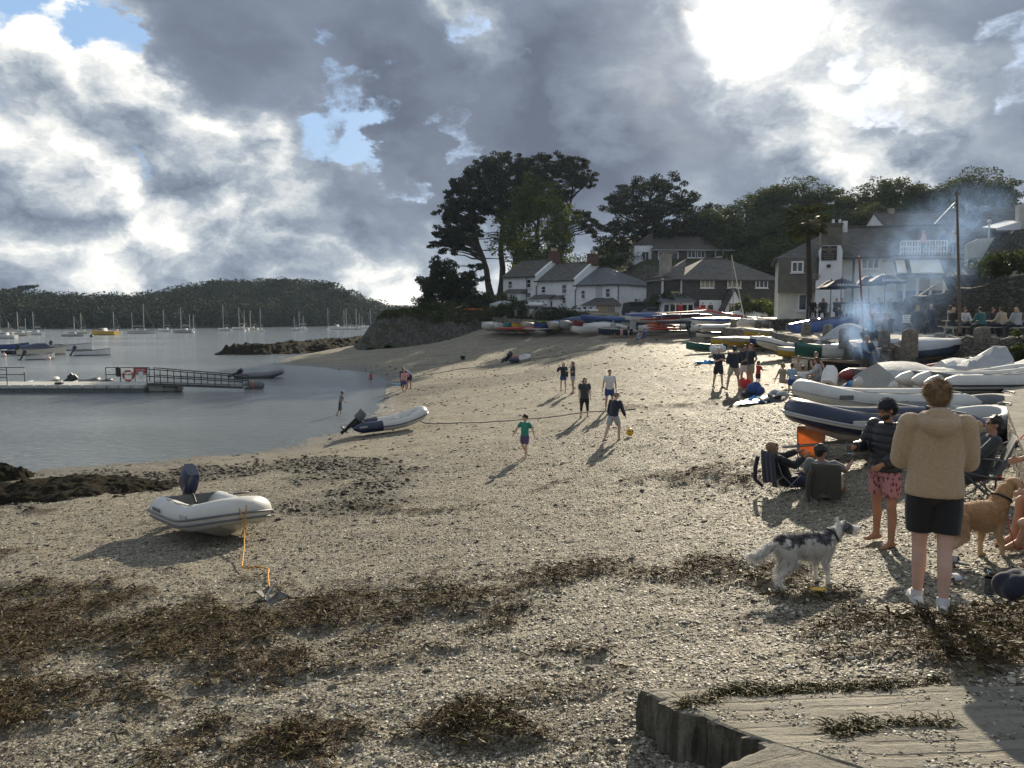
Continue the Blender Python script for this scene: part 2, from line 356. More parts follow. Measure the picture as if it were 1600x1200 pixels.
def band_amount(X, Y, B, seed):
 d = np.full(X.shape, 9.0)
 for b in B: d = np.minimum(d, seg_dist(X, Y, b))
 return np.clip((1.3 - d) * 1.2 + (fbm(X, Y, 1.5, 4, seed) - .5) * 2.0, 0, 1)
# ------------------------------------------------------------------ ground
def ground_mat():
 m, t, b = newmat('shingle'); tc = t.new('ShaderNodeTexCoord').outputs['Object']
 at_ = lambda n: t.new('ShaderNodeAttribute', attribute_name=n).outputs['Fac']
 weed, wet, dark = at_('weed'), at_('wet'), at_('dark')
 sq = t.v('MULTIPLY', tc, (1, 1, 1)); warp = t.v('ADD', sq, t.scale(t.v('SUBTRACT', t.noise(sq, 9, 2, .5, col=True), (.5, .5, .5)), .08))
 st = t.v('MULTIPLY', warp, (.75, 1.3, 1))
 vc = t.vor(st, 34, out='Color'); vd = t.vor(st, 34); vc2 = t.vor(st, 95, out='Color'); vd2 = t.vor(st, 95)
 r1 = t.new('ShaderNodeSeparateColor', Color=vc).outputs[0]; r2 = t.new('ShaderNodeSeparateColor', Color=vc2).outputs[1]
 pal = [(0, (.085, .075, .06)), (.18, (.19, .165, .125)), (.45, (.33, .29, .21)), (.75, (.45, .405, .30)), (.93, (.60, .565, .47)), (1, (.68, .65, .58))]
 c = t.mix(.55, t.ramp(r1, pal), t.ramp(r2, pal))
 n = t.noise(t.v('MULTIPLY', tc, (.35, .9, 1)), 1.0, 7, .7); c = t.mix(t.step(n, .47, .66), c, t.mix(.5, c, (.17, .145, .11)))
 n2 = t.noise(t.v('MULTIPLY', tc, (.7, 2.2, 1)), 2.2, 8, .78)                 # thin trails of dried weed and footmarks
 c = t.mix(t.m('MULTIPLY', t.step(n2, .50, .66), .72), c, (.085, .07, .045))
 c = t.mix(t.m('MULTIPLY', dark, .8), c, t.mix(t.noise(tc, 5, 6, .7), (.03, .027, .022), t.mix(.5, c, (.10, .09, .07))))
 c = t.mix(t.m('MULTIPLY', weed, .85), c, t.mix(t.noise(tc, 22, 5, .7), (.03, .02, .011), (.12, .085, .045)))
 c = t.mix(t.m('MULTIPLY', wet, .6), c, t.mix(.8, c, (.035, .035, .033)))
 t.put(b.inputs['Base Color'], c)
 t.put(b.inputs['Roughness'], t.m('SUBTRACT', t.step(r1, 0, 1, .82, .55), t.m('MULTIPLY', wet, .35)))
 b.inputs['Specular IOR Level'].default_value = .12
 h = t.add([t.m('MULTIPLY', t.m('MULTIPLY', vd, r1), -.9), t.m('MULTIPLY', vd2, -.35), t.m('MULTIPLY', t.noise(tc, 14, 6, .7), 1.0), t.m('MULTIPLY', t.noise(tc, 3.2, 5, .6), 1.6)])
 bn = t.new('ShaderNodeBump', Height=h); bn.inputs['Strength'].default_value = 1; bn.inputs['Distance'].default_value = .045
 t.put(b.inputs['Normal'], bn.outputs[0]); return m
def grid_faces(nr, nc):
 i = np.arange(nr - 1)[:, None] * nc + np.arange(nc - 1)[None]; i = i.ravel(); return np.stack([i, i + 1, i + nc + 1, i + nc], 1)
def ground_z(X, Y, wd):
 z = Hs(X, Y); dist = np.hypot(X, Y)
 a = np.clip(18 / (dist + 6), .25, 1.6)
 z = z + (fbm(X, Y, 3.0, 3, 21) - .5) * .16 + (fbm(X, Y, .45, 4, 31) - .5) * .085 + (fbm(X * .6, Y * 1.5, .12, 3, 41) - .5) * .03 * a
 return z + wd * (.03 + .09 * fbm(X, Y, .35, 4, 51) * 1.0)
nr, nc = 640, 620
rr = np.geomspace(1.3, 175, nr); aa = np.linspace(R(-66), R(66), nc)
RR, AA = np.meshgrid(rr, aa, indexing='ij'); X = RR * np.sin(AA); Y = RR * np.cos(AA) - .6
wd = weed_amount(X, Y); dk = np.maximum(band_amount(X, Y, DARKG, 5) * .8, band_amount(X, Y, STONY, 6))
Z = ground_z(X, Y, wd)
wet = np.clip((.28 - Z) / .25 + (fbm(X, Y, 2.0, 3, 9) - .5) * .8, 0, 1)
ground = np_mesh('beach', np.stack([X, Y, Z], -1).reshape(-1, 3), grid_faces(nr, nc)[:, ::-1], ground_mat(), smooth=True,
 attrs={'weed': wd.ravel(), 'wet': wet.ravel(), 'dark': dk.ravel()})
tag(ground, 'grey and tan shingle beach strewn with dark weed', 'beach', kind='structure')
# the ground behind the viewer, out of the picture
gx, gy = np.meshgrid(np.linspace(-60, 60, 50), np.linspace(-60, 1.2, 30)); mz = np.clip(Hs(gx, np.maximum(gy, -9)), -1, 4.5) - .12 - np.exp(-((gx) ** 2 + (gy) ** 2) / 30) * .5
back = np_mesh('ground', np.stack([gx, gy, mz], -1).reshape(-1, 3), grid_faces(30, 50), MATS['shingle'], smooth=True); tag(back, 'shingle ground behind the slipway', 'ground', kind='structure')
# ------------------------------------------------------------------ water
def water_mat():
 m, t, b = newmat('water'); tc = t.new('ShaderNodeTexCoord').outputs['Object']
 b.inputs['Base Color'].default_value = (.19, .215, .22, 1); b.inputs['Roughness'].default_value = .12; b.inputs['IOR'].default_value = 1.38; b.inputs['Specular IOR Level'].default_value = .8
 s = t.v('MULTIPLY', tc, (.55, 1.0, 1))
 big = t.noise(t.v('MULTIPLY', tc, (.02, .06, 1)), 1.0, 3, .5)
 amp = t.step(big, .35, .65, .55, 1.25)
 h = t.add([t.m('MULTIPLY', t.noise(s, 3.4, 5, .65, .4), .75), t.m('MULTIPLY', t.noise(s, .9, 4, .6), 1.1)])
 bn = t.new('ShaderNodeBump', Height=t.m('MULTIPLY', h, amp)); bn.inputs['Strength'].default_value = 1; bn.inputs['Distance'].default_value = .2
 t.put(b.inputs['Normal'], bn.outputs[0]); return m
wx = np.concatenate([np.linspace(-2500, -200, 12), np.linspace(-190, 190, 60), np.linspace(200, 2500, 12)]); wy = np.concatenate([np.linspace(-200, 10, 6), np.linspace(15, 500, 80), np.linspace(520, 4000, 10)])
wX, wY = np.meshgrid(wx, wy)
water = np_mesh('water', np.stack([wX, wY, 0 * wX + .0], -1).reshape(-1, 3), grid_faces(len(wy), len(wx)), water_mat(), smooth=True)
tag(water, 'grey rippled river water', 'water', kind='structure')
bed = MB(); bed.box((0, 900, -6.2), (5200, 6500, .4)); bo = bed.build('river_bed', pm('mud', (.06, .055, .04), .9)); tag(bo, 'muddy river bed under the water', 'river bed', kind='structure')
# ------------------------------------------------------------------ loose chips, stones and weed lying on the beach
def scatter_pts(n, seed, px0=-80, px1=1680, near=3.2, far=24, power=1.0):
 g = np.random.RandomState(seed); r = near * (far / near) ** (g.rand(n) ** power); a = np.arctan2(px0 - 800, F) + (np.arctan2(px1 - 800, F) - np.arctan2(px0 - 800, F)) * g.rand(n)
 return g, r * np.sin(a), r * np.cos(a)
def gz(x, y): return ground_z(x, y, weed_amount(x, y))
def flakes(name, n, seed, size, far, keep, mat, power=1.0, flat=.25, lift=.35, tilt=.5, px=(-80, 1680), near=3.2, aspect=(.45, 1.0), label=None, cat=None, grow=.035, zf=None):
 g, x, y = scatter_pts(n, seed, px[0], px[1], near, far, power); k = keep(x, y) > g.rand(n); x, y = x[k], y[k]; n = len(x)
 z = (zf or gz)(x, y); ok = z > -.05; x, y, z = x[ok], y[ok], z[ok]; n = len(x); r = np.hypot(x, y)
 s = size * (.35 + 1.3 * g.rand(n) ** 2.2) * (1 + r * grow); asp = aspect[0] + (aspect[1] - aspect[0]) * g.rand(n)
 K = 6; ang = np.arange(K) * 2 * np.pi / K; rad = .7 + .5 * g.rand(n, K); px_ = np.cos(ang) * rad * s[:, None]; py_ = np.sin(ang) * rad * s[:, None] * asp[:, None]
 h = s * flat * (.4 + g.rand(n)); rp = lambda q: np.repeat(q[:, None], K, 1); top = np.stack([px_ * .55, py_ * .55, rp(h)], -1); mid = np.stack([px_ * .95, py_ * .95, rp(h * .45)], -1); bot = np.stack([px_, py_, rp(-h * .6)], -1)
 Vv = np.concatenate([top, mid, bot], 1); th = g.rand(n) * 6.283; tx = (g.rand(n) - .5) * 2 * tilt; ty = (g.rand(n) - .5) * 2 * tilt
 X_, Y_, Z_ = Vv[..., 0], Vv[..., 1], Vv[..., 2]; Z_ = Z_ + X_ * tx[:, None] + Y_ * ty[:, None]; c, s_ = np.cos(th)[:, None], np.sin(th)[:, None]
 Xr = X_ * c - Y_ * s_ + x[:, None]; Yr = X_ * s_ + Y_ * c + y[:, None]; Zr = Z_ + (z + h * lift)[:, None]
 V = np.stack([Xr, Yr, Zr], -1).reshape(-1, 3); b0 = np.arange(n)[:, None, None] * 3 * K
 tri = np.array([(0, i, i + 1) for i in range(1, K - 1)] + sum([[(i + o_, i + K + o_, (i + 1) % K + K + o_), (i + o_, (i + 1) % K + K + o_, (i + 1) % K + o_)] for i in range(K) for o_ in (0, K)], []))
 o = np_mesh(name, V, (b0 + tri[None]).reshape(-1, 3), mat, smooth=size > .03); return tag(o, label, cat, kind='stuff')
def stonemat(name, stops, rough=.6, spec=.4):
 m, t, b = newmat(name); g = t.new('ShaderNodeNewGeometry').outputs['Random Per Island']; tc = t.new('ShaderNodeTexCoord').outputs['Object']
 t.put(b.inputs['Base Color'], t.mix(t.step(t.noise(tc, 30, 4, .6), .4, .8, 0, .35), t.ramp(g, stops), (.08, .07, .055))); b.inputs['Roughness'].default_value = rough; b.inputs['Specular IOR Level'].default_value = spec; return m
chip_m = stonemat('slate_chips', [(0, (.05, .043, .033)), (.35, (.14, .12, .09)), (.62, (.30, .27, .205)), (.86, (.47, .435, .35)), (1, (.75, .72, .64))], .6, .3)
flakes('pebbles', 210000, 11, .0115, 26, lambda x, y: 1 - .8 * weed_amount(x, y), chip_m, .75, tilt=.35, label='small flat slate chips and shell fragments', cat='pebbles')
flakes('stones', 8000, 12, .034, 32, lambda x, y: np.clip(.05 + band_amount(x, y, STONY, 6), 0, 1), stonemat('beach_stones', [(0, (.035, .032, .028)), (.5, (.09, .08, .065)), (.85, (.17, .155, .125)), (1, (.4, .38, .33))], .75, .15), .75, flat=.4, lift=.1, tilt=.3, label='dark loose stones scattered towards the water', cat='stones', grow=.03)
g_ = np.random.RandomState(5)
flakes('weed_scraps', 26000, 15, .03, 75, lambda x, y: np.clip((fbm(x * .5, y * 1.4, 1.1, 4, 91) - .46) * 5, .05, 1), pm('weed_scrap', (.05, .04, .028), .85, .5, 9), .45, flat=.25, lift=.1, tilt=.2, near=9, label='dark scraps of weed and stones dotted over the beach', cat='seaweed', grow=.028)
flakes('shore_rocks', 9000, 13, .055, 30, lambda x, y: np.clip(band_amount(x, y, STONY, 6) * 1.3 - .2, 0, 1) * (y > 14), stonemat('shore_rock', [(0, (.02, .018, .014)), (.7, (.06, .05, .035)), (1, (.15, .13, .09))], .75, .15), .35, flat=.32, lift=.1, tilt=.3, near=11, px=(-60, 700), label='larger dark rocks along the water edge', cat='rocks', grow=.01)
def strands(name, n, seed, L, wdt, far, mat, label, near=3.0, power=.8, keep=None, hgt=.05, px=(-80, 1680), segs=4, zf=None):
 g, x, y = scatter_pts(n, seed, px[0], px[1], near, far, power); wa = (keep or weed_amount)(x, y); k = wa > g.rand(n) * .9 + .08; x, y, wa = x[k], y[k], wa[k]; n = len(x)
 z = (zf or gz)(x, y); r = np.hypot(x, y); l = L * (.4 + g.rand(n)) * (1 + r * .03); w_ = wdt * (.4 + g.rand(n)) * (1 + r * .06)
 th = g.rand(n) * 6.283; bend = (g.rand(n) - .5) * 5; lift = hgt * g.rand(n) * (.4 + wa); pts = []
 cx, cy, cz = x.copy(), y.copy(), z + .005 + lift * g.rand(n) * .8; tw = g.rand(n) * 3.1; bz = (g.rand(n) - .35) * 1.2
 for i in range(segs + 1):
  q = i / segs; wi = w_ * (1 - .8 * abs(q - .45)); t2 = tw + q * 1.6 * (g.rand(n) - .5)
  dx, dy, dz = -np.sin(th) * np.cos(t2) * wi, np.cos(th) * np.cos(t2) * wi, np.abs(np.sin(t2)) * wi
  pts += [np.stack([cx - dx, cy - dy, cz - dz * .2], -1), np.stack([cx + dx, cy + dy, cz + dz], -1)]
  th = th + bend / segs; cx = cx + np.cos(th) * l / segs; cy = cy + np.sin(th) * l / segs; cz = cz + lift * bz * (.6 - q * 1.4)
 V = np.stack(pts, 1).reshape(-1, 3); K = 2 * (segs + 1); b0 = np.arange(n)[:, None, None] * K
 f = np.array([(2 * i, 2 * i + 1, 2 * i + 3, 2 * i + 2) for i in range(segs)])
 return tag(np_mesh(name, V, (b0 + f[None]).reshape(-1, 4), mat), label, 'seaweed', kind='stuff')
weed_m = leafmat('seaweed', (.020, .012, .006), (.16, .105, .05), .0, .75, 1.5); weed2_m = leafmat('kelp', (.022, .018, .006), (.11, .09, .03), .0, .6, 1.2)
for q in (weed_m, weed2_m): q.node_tree.nodes['Principled BSDF'].inputs['Specular IOR Level'].default_value = .12
strands('seaweed', 150000, 21, .085, .0038, 18, weed_m, 'tangled dark brown seaweed in drifts across the shingle', hgt=.06)
strands('bladder_wrack', 24000, 22, .10, .008, 14, weed2_m, 'olive bladder wrack fronds caught in the drifts', hgt=.07)
strands('dry_weed', 60000, 23, .055, .003, 18, pm('dry_weed', (.05, .036, .022), .8), 'thin wisps of dried weed over the shingle', keep=lambda x, y: np.clip((fbm(x * .6, y * 2.2, .5, 4, 77) - .44) * 4, 0, 1) * .8, hgt=.02, power=.7)
# ------------------------------------------------------------------ headland, hillside and the far shore
def sstep(x, a, b): t = np.clip((x - a) / (b - a), 0, 1); return t * t * (3 - 2 * t)
def hill_h(x, y):
 x = np.asarray(x, float); y = np.asarray(y, float)
 n = (fbm(x, y, 6, 4, 61) - .5); n2 = (fbm(x, y, 1.6, 4, 62) - .5)
 front = 95.5 + sstep(x, -6, 2) * 5 + n * 5 - sstep(-x, 8, 16) * 1.0
 ridg = np.abs(fbm(x + y * .7, y * .5 - x * .35, 2.2, 4, 66) - .5) * 2; cl = sstep(y + ridg * 3.0, front - 5.5, front + 1.2) * sstep(x + ridg * 2.5, -26 + n * 4, -12.5 + n * 4)
 top = 5.6 + sstep(y, 100, 118) * (2.4 * sstep(x, -16, -4)) + sstep(x, -4, 6) * -.6 + .2 * n2
 rise = sstep(y, 112, 150) * np.interp(x, [-16, 0, 14, 30, 60, 120], [0, 1, 5, 8, 9, 10]) + sstep(y, 106, 116) * np.interp(x, [0, 12, 20, 60], [0, 1.5, 5.8, 6.5])
 st_ = fbm(x * 1.1 + y * .9, (y - x) * .25, .9, 4, 67, .6); rock = (np.abs(n2) * 1.4 + ridg * 2.2 + (st_ - .4) * 2.6) * cl * (1 - sstep(y, front, front + 2.5))
 base = 1.2
 return base + (top - base) * cl + rise * sstep(x, -12, 2) - rock - (1 - sstep(x, -24, -16)) * 4 - sstep(y, 150, 175) * 3 * sstep(-x, -4, 8)
m, t, b = newmat('headland_ground'); tc = t.new('ShaderNodeTexCoord').outputs['Object']; g = t.new('ShaderNodeNewGeometry').outputs['Normal']
up = t.new('ShaderNodeSeparateXYZ', Vector=g).outputs[2]; n = t.noise(tc, .9, 7, .65); st = t.noise(t.v('MULTIPLY', tc, (2.2, 2.2, .5)), 1.2, 6, .7)
rockc = t.ramp(st, [(.3, (.035, .032, .03)), (.5, (.085, .078, .066)), (.7, (.19, .175, .15))]); grassc = t.ramp(n, [(.3, (.022, .032, .010)), (.6, (.05, .062, .02)), (.8, (.10, .095, .04))])
t.put(b.inputs['Base Color'], t.mix(t.step(t.m('ADD', up, t.m('MULTIPLY', t.m('SUBTRACT', n, .5), .5)), .72, .88), rockc, grassc)); b.inputs['Roughness'].default_value = .9
bn = t.new('ShaderNodeBump', Height=t.m('ADD', t.m('MULTIPLY', st, 1.0), n)); bn.inputs['Strength'].default_value = 1; bn.inputs['Distance'].default_value = .5; t.put(b.inputs['Normal'], bn.outputs[0])
hx = np.concatenate([np.linspace(-30, 10, 230), np.linspace(10.5, 130, 170)]); hy = np.concatenate([np.linspace(90, 112, 130), np.linspace(112.5, 180, 80)]); hX, hY = np.meshgrid(hx, hy)
hill = np_mesh('hillside', np.stack([hX, hY, hill_h(hX, hY)], -1).reshape(-1, 3), grid_faces(len(hy), len(hx)), m, smooth=True); tag(hill, 'rocky headland and wooded hillside rising behind the cottages', 'hillside', kind='structure')
g = np.random.RandomState(12); n_ = 5200; X_ = g.uniform(-17, 0, n_); Y_ = g.uniform(93, 108, n_); Z_ = hill_h(X_, Y_); k = Z_ > 3.4 + fbm(X_, Y_, 2, 3, 5) * 2.4; C_ = np.stack([X_, Y_, Z_ + .12], 1)[k]; g_c = C_
HILLTUFT = g_c
# rock spit running out into the water
sx = np.linspace(-46, -12, 240); sy = np.linspace(78, 142, 220); sX, sY = np.meshgrid(sx, sy)
spit = [(atz(352, 552, .1).x, atz(352, 552, .1).y, 1.4), (atz(400, 545, .6).x, atz(400, 545, .6).y, 4.2), (atz(480, 538, .9).x, atz(480, 538, .9).y, 6.0), (atz(560, 528, 1.2).x, atz(560, 528, 1.2).y, 8), (atz(640, 519, 1.6).x, atz(640, 519, 1.6).y, 10)]
sd_ = seg_dist(sX, sY, spit); sz = (1.15 - sd_) * 1.3 + (fbm(sX, sY, 2.6, 5, 71, .6) - .5) * 2.0 + (np.abs(fbm(sX, sY * 1.4, .8, 3, 72) - .5)) * 1.2 - .2
sz = np.minimum(sz, 1.2 + (fbm(sX, sY, 1.2, 4, 73) - .5) * 1.2)
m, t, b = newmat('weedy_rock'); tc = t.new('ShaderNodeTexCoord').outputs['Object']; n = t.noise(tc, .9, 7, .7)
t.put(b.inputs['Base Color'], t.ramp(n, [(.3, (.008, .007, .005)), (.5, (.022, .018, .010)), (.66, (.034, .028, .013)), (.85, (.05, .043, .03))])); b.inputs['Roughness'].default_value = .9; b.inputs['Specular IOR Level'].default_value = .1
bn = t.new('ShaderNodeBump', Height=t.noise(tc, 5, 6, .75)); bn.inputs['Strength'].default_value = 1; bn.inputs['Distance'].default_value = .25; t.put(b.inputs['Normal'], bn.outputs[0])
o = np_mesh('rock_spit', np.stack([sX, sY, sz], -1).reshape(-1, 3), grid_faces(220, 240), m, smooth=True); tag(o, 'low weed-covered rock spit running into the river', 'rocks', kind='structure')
def outcrop(name, px, py, rx, ry, h, seed, label):
 c = G(px, py); n = 90; u, v_ = np.meshgrid(np.linspace(-1.25, 1.25, n), np.linspace(-1.25, 1.25, n)); r = np.hypot(u, v_)
 wx, wy = c.x + u * rx, c.y + v_ * ry; z = (1 - r ** 2) * h + (fbm(wx, wy, .5, 5, seed, .62) - .5) * h * 1.6 + np.abs(fbm(wx, wy, .22, 3, seed + 3) - .5) * .22
 z = np.where(z > 0, z ** .8, z) if False else z
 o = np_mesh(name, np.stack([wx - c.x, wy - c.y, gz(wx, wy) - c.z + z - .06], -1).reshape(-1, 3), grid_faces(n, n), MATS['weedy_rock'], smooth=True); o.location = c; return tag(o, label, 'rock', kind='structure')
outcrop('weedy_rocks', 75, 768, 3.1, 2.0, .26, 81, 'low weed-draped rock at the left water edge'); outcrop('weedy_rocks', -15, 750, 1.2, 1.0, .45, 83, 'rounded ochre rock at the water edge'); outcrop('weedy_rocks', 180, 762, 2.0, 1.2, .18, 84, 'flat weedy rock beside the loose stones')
FH = [(-80, 448), (0, 456), (60, 458), (110, 462), (180, 461), (260, 457), (300, 447), (340, 441), (400, 440), (440, 438), (500, 440), (540, 452), (570, 466), (600, 474), (630, 487), (650, 496), (700, 500)]
def shoreD(px): return np.interp(px, [-200, 300, 520, 650, 760], [262, 285, 330, 424, 470])
def ridge(px): return np.interp(px, [p for p, _ in FH], [q for _, q in FH])
fp, fd = np.meshgrid(np.linspace(-420, 760, 150), np.linspace(-6, 130, 40)); SD = shoreD(fp) + fd
fX = (fp - 800) / F * SD; fZ = sstep(fd, 0, 62) * np.maximum((490 - ridge(fp)) / F * (shoreD(fp) + 60) + 5.3 - 8.0, 1.2) * np.where(fd > 80, 1 - (fd - 80) / 120, 1) + np.where(fd < 0, -1.5, .5)
o = np_mesh('far_hills', np.stack([fX, SD, fZ], -1).reshape(-1, 3), grid_faces(40, 150), pm('far_ground', (.03, .035, .018), .95), smooth=True); tag(o, 'wooded hill on the far shore', 'hill', kind='structure')
# ------------------------------------------------------------------ foliage
def leaf_cloud(C_, Rr, per, size, seed, shell=.35, flat=0.0, jit=.5):
 """small leaf faces through ellipsoidal clumps: C_ (n,3), Rr (n,3)"""
 g = np.random.RandomState(seed); n = len(C_); N = n * per; c = np.repeat(C_, per, 0); r = np.repeat(Rr, per, 0)
 d = g.normal(size=(N, 3)); d /= np.linalg.norm(d, axis=1)[:, None]; k = (shell + (1 - shell) * g.rand(N) ** .5)[:, None]; p = c + d * r * k
 a = g.normal(size=(N, 3)); a[:, 2] *= (1 - flat); a /= np.linalg.norm(a, axis=1)[:, None] + 1e-9; b_ = np.cross(a, d + g.normal(size=(N, 3)) * jit); b_ /= np.linalg.norm(b_, axis=1)[:, None] + 1e-9
 s = (size * (.5 + g.rand(N)))[:, None]; a = a * s; b_ = b_ * s * (.35 + .35 * g.rand(N))[:, None]
 V = np.stack([p - a, p + b_, p + a * 1.1, p - b_], 1).reshape(-1, 3); return V, np.arange(N * 4).reshape(-1, 4)
bark = pm('bark', (.045, .036, .028), .9, .35, 3, .03)
def limb(mb, p0, p1, r0, r1, seed, wob=.08, n=6, k=6):
 g = random.Random(seed); p0, p1 = Vector(p0), Vector(p1); L = (p1 - p0).length; pts = []; rs = []
 for i in range(k + 1):
  q = i / k; p = p0.lerp(p1, q); w_ = wob * L * math.sin(math.pi * q)
  pts.append(p + Vector((g.uniform(-1, 1), g.uniform(-1, 1), g.uniform(-.2, 1))) * w_ * .6); rs.append(r0 + (r1 - r0) * q)
 mb.tube(pts, rs, n); return pts
def pine(base, clumps, seed, label, lean=(0, 0), r0=.55, cr=(2.0, .85), per=420, leaf=.15, mat=None, group=None, low=.35, nb=0):
 """clumps: world points of the foliage plates"""
 e = empty('pine_tree', base, 0, label, 'tree', group); B = Vector(base); C_ = [Vector(c) - B for c in clumps]; top = max(c.z for c in C_); cx = sum(c.x for c in C_) / len(C_)
 cy = sum(c.y for c in C_) / len(C_); mb = MB(); P = [Vector((0, 0, -.6))]; k = 9; g = random.Random(seed)
 for i in range(1, k + 1):
  q = i / k; P.append(Vector((cx * q ** 1.5 + g.uniform(-.2, .2) + lean[0] * math.sin(math.pi * q), cy * q, top * .93 * q)))
 rs = [r0 * (1.25 if i == 0 else 1 - .82 * i / k) for i in range(k + 1)]; mb.tube(P, rs, 9)
 for i, c in enumerate(C_):
  zz = max(top * low * .8, min(c.z - .3 * math.hypot(c.x - cx, c.y - cy) - 1.0, top * .85)); q = min(.98, max(.05, zz / (top * .93))) * k; j = int(q); p0 = P[j].lerp(P[min(j + 1, k)], q - j)
  if i % 2 == 0 or g.random() < .5: limb(mb, p0, c + Vector((0, 0, -.25)), .14 + .008 * (c - p0).length, .04, seed * 99 + i, .07, 5, 5)
 for i in range(nb):                     # bare dead limbs low on the trunk
  q = g.uniform(.22, .5) * k; j = int(q); p0 = P[j].lerp(P[j + 1], q - j); limb(mb, p0, p0 + Vector((g.choice((-1, -1, 1)) * g.uniform(2.5, 6.5), g.uniform(-2, 2), g.uniform(-.6, 1.0))), .09, .02, seed * 7 + i, .12, 4, 5)
 mb.build('trunk', bark, e); g2 = np.random.RandomState(seed)
 A = np.array([tuple(c) for c in C_]); cr = (cr[0] * 1.15, cr[1] * 1.2); sub = []; rad = []
 for c in A:                              # each plate is a few flat pads
  for q in range(5):
   f = .55 + .5 * g2.rand(); sub.append(c + (g2.rand(3) - .5) * np.array([cr[0] * 1.9, cr[0] * 1.9, cr[1] * 1.3])); rad.append([cr[0] * f * .62, cr[0] * f * .62, cr[1] * f * .62])
 V, Fq = leaf_cloud(np.array(sub), np.array(rad), per // 5, leaf, seed + 5, .2); np_mesh('crown', V, Fq, mat or pine_m, e); return e
pine_m = leafmat('pine_needles', (.010, .016, .010), (.030, .038, .018), .12, .75); dark_m = leafmat('dark_leaves', (.010, .018, .008), (.032, .045, .016), .2)
green_m = leafmat('green_leaves', (.028, .050, .010), (.11, .14, .025), .42); wood_m = leafmat('wood_leaves', (.016, .028, .010), (.060, .075, .022), .32); olive_m = leafmat('olive_leaves', (.03, .042, .012), (.09, .10, .03), .35)
def poly_pts(poly, n, seed, mind, d0, d1):
 """points spread through a region of the crown and through its depth"""
 g = random.Random(seed); xs = [p[0] for p in poly]; ys = [p[1] for p in poly]; out = []; tries = 0
 while len(out) < n and tries < 9000:
  tries += 1; x, y = g.uniform(min(xs), max(xs)), g.uniform(min(ys), max(ys)); ins = False; j = len(poly) - 1
  for i in range(len(poly)):
   if (poly[i][1] > y) != (poly[j][1] > y) and x < (poly[j][0] - poly[i][0]) * (y - poly[i][1]) / (poly[j][1] - poly[i][1]) + poly[i][0]: ins = not ins
   j = i
  if ins and all((x - a) ** 2 + ((y - b) * 1.5) ** 2 > mind ** 2 for a, b, _ in out): out.append((x, y, g.uniform(d0, d1)))
 return [at(*p) for p in out]
PB = lambda px, Y, dz=0: (float((px - 800) / F * Y), Y, float(hill_h((px - 800) / F * Y, Y)) + dz)
pine(PB(768, 122), poly_pts([(688, 398), (682, 350), (698, 310), (712, 285), (742, 268), (752, 300), (752, 340), (740, 372), (712, 392)], 66, 1, 7, 118, 126), 1, 'tall dark pine leaning seaward, leftmost of the headland pines', (-.6, 0), .55, (1.25, .55), 560, .16, nb=9)
pine(PB(782, 124), poly_pts([(735, 268), (765, 247), (800, 243), (826, 250), (822, 290), (800, 330), (765, 345), (748, 320)], 54, 2, 9, 120, 129), 2, 'tallest dark pine in the middle of the headland group', (.3, 0), .6, (1.35, .7), 560, .14, nb=7)
pine(PB(797, 126), poly_pts([(815, 262), (825, 248), (858, 244), (878, 250), (880, 300), (862, 330), (830, 330), (808, 345), (790, 360)], 49, 3, 9, 121, 131), 3, 'dark pine standing close behind the bright broadleaf tree', (.2, 0), .5, (1.4, .75), 560, .14)
pine(PB(868, 125), poly_pts([(866, 256), (885, 246), (908, 250), (926, 274), (924, 288), (904, 292), (885, 284), (868, 272)], 22, 4, 8, 122, 129) + poly_pts([(888, 326), (915, 332), (926, 350), (922, 360), (896, 358)], 10, 5, 7, 122, 126) + poly_pts([(860, 300), (890, 300), (880, 325), (860, 320)], 7, 9, 8, 122, 127), 4, 'open-crowned pine at the right of the headland group', (.8, 0), .42, (1.15, .5), 480, .14, nb=4)
pine(PB(1000, 122), poly_pts([(935, 378), (938, 345), (952, 320), (975, 295), (1005, 279), (1045, 279), (1066, 290), (1080, 312), (1110, 330), (1110, 372), (1050, 385), (1010, 372), (975, 392), (948, 393)], 75, 6, 10, 118, 130), 6, 'broad dark pine standing apart behind the grey upper house', (.2, 0), .6, (1.6, .85), 620, .15, nb=2)
pine(PB(722, 104), poly_pts([(742, 400), (765, 425), (770, 440), (735, 438), (715, 425)], 6, 8, 9, 103, 108), 8, 'small ragged pine below the headland pines', (0, 0), .2, (.9, .45), 300, .13)
def broadleaf(name, base, h, rx, label, seed, mat, size=.22, clumps=70, per=80, group=None, trunk=.30, ry=None, droop=.0, cat='tree'):
 e = empty(name, base, 0, label, cat, group); g = np.random.RandomState(seed); mb = MB(); r0 = .035 * h + .05
 mb.tube([(0, 0, -.5), (.05 * h * (g.rand() - .5), 0, h * trunk), (.1 * (g.rand() - .5) * h * .5, 0, h * .85)], [r0 * 1.2, r0 * .8, r0 * .2], 8)
 cz = h * (trunk + (1 - trunk) * .5); rz = h * (1 - trunk) * .5; d = g.normal(size=(clumps, 3)); d /= np.linalg.norm(d, axis=1)[:, None]
 k = (.45 + .55 * g.rand(clumps) ** .6)[:, None]; lump = (.78 + .5 * g.rand(clumps))[:, None]; ry = ry or rx
 C_ = np.array([0, 0, cz]) + d * k * lump * np.array([rx, ry, rz]); C_[:, 2] = np.maximum(C_[:, 2], h * trunk * .7)
 for i in range(7): limb(mb, (0, 0, h * (trunk + .08 * i)), C_[i * 3 % clumps], r0 * .4, .02, seed + i, .1, 5, 4)
 mb.build('trunk', bark, e); cr = rx * (.20 + .16 * g.rand(clumps)); V, Fq = leaf_cloud(C_, np.stack([cr, cr, cr * .8], 1), per, size, seed, .3)
 np_mesh('crown', V, Fq, mat, e); return e
def HB(px, Y, dz=0): return PB(px, Y, dz)
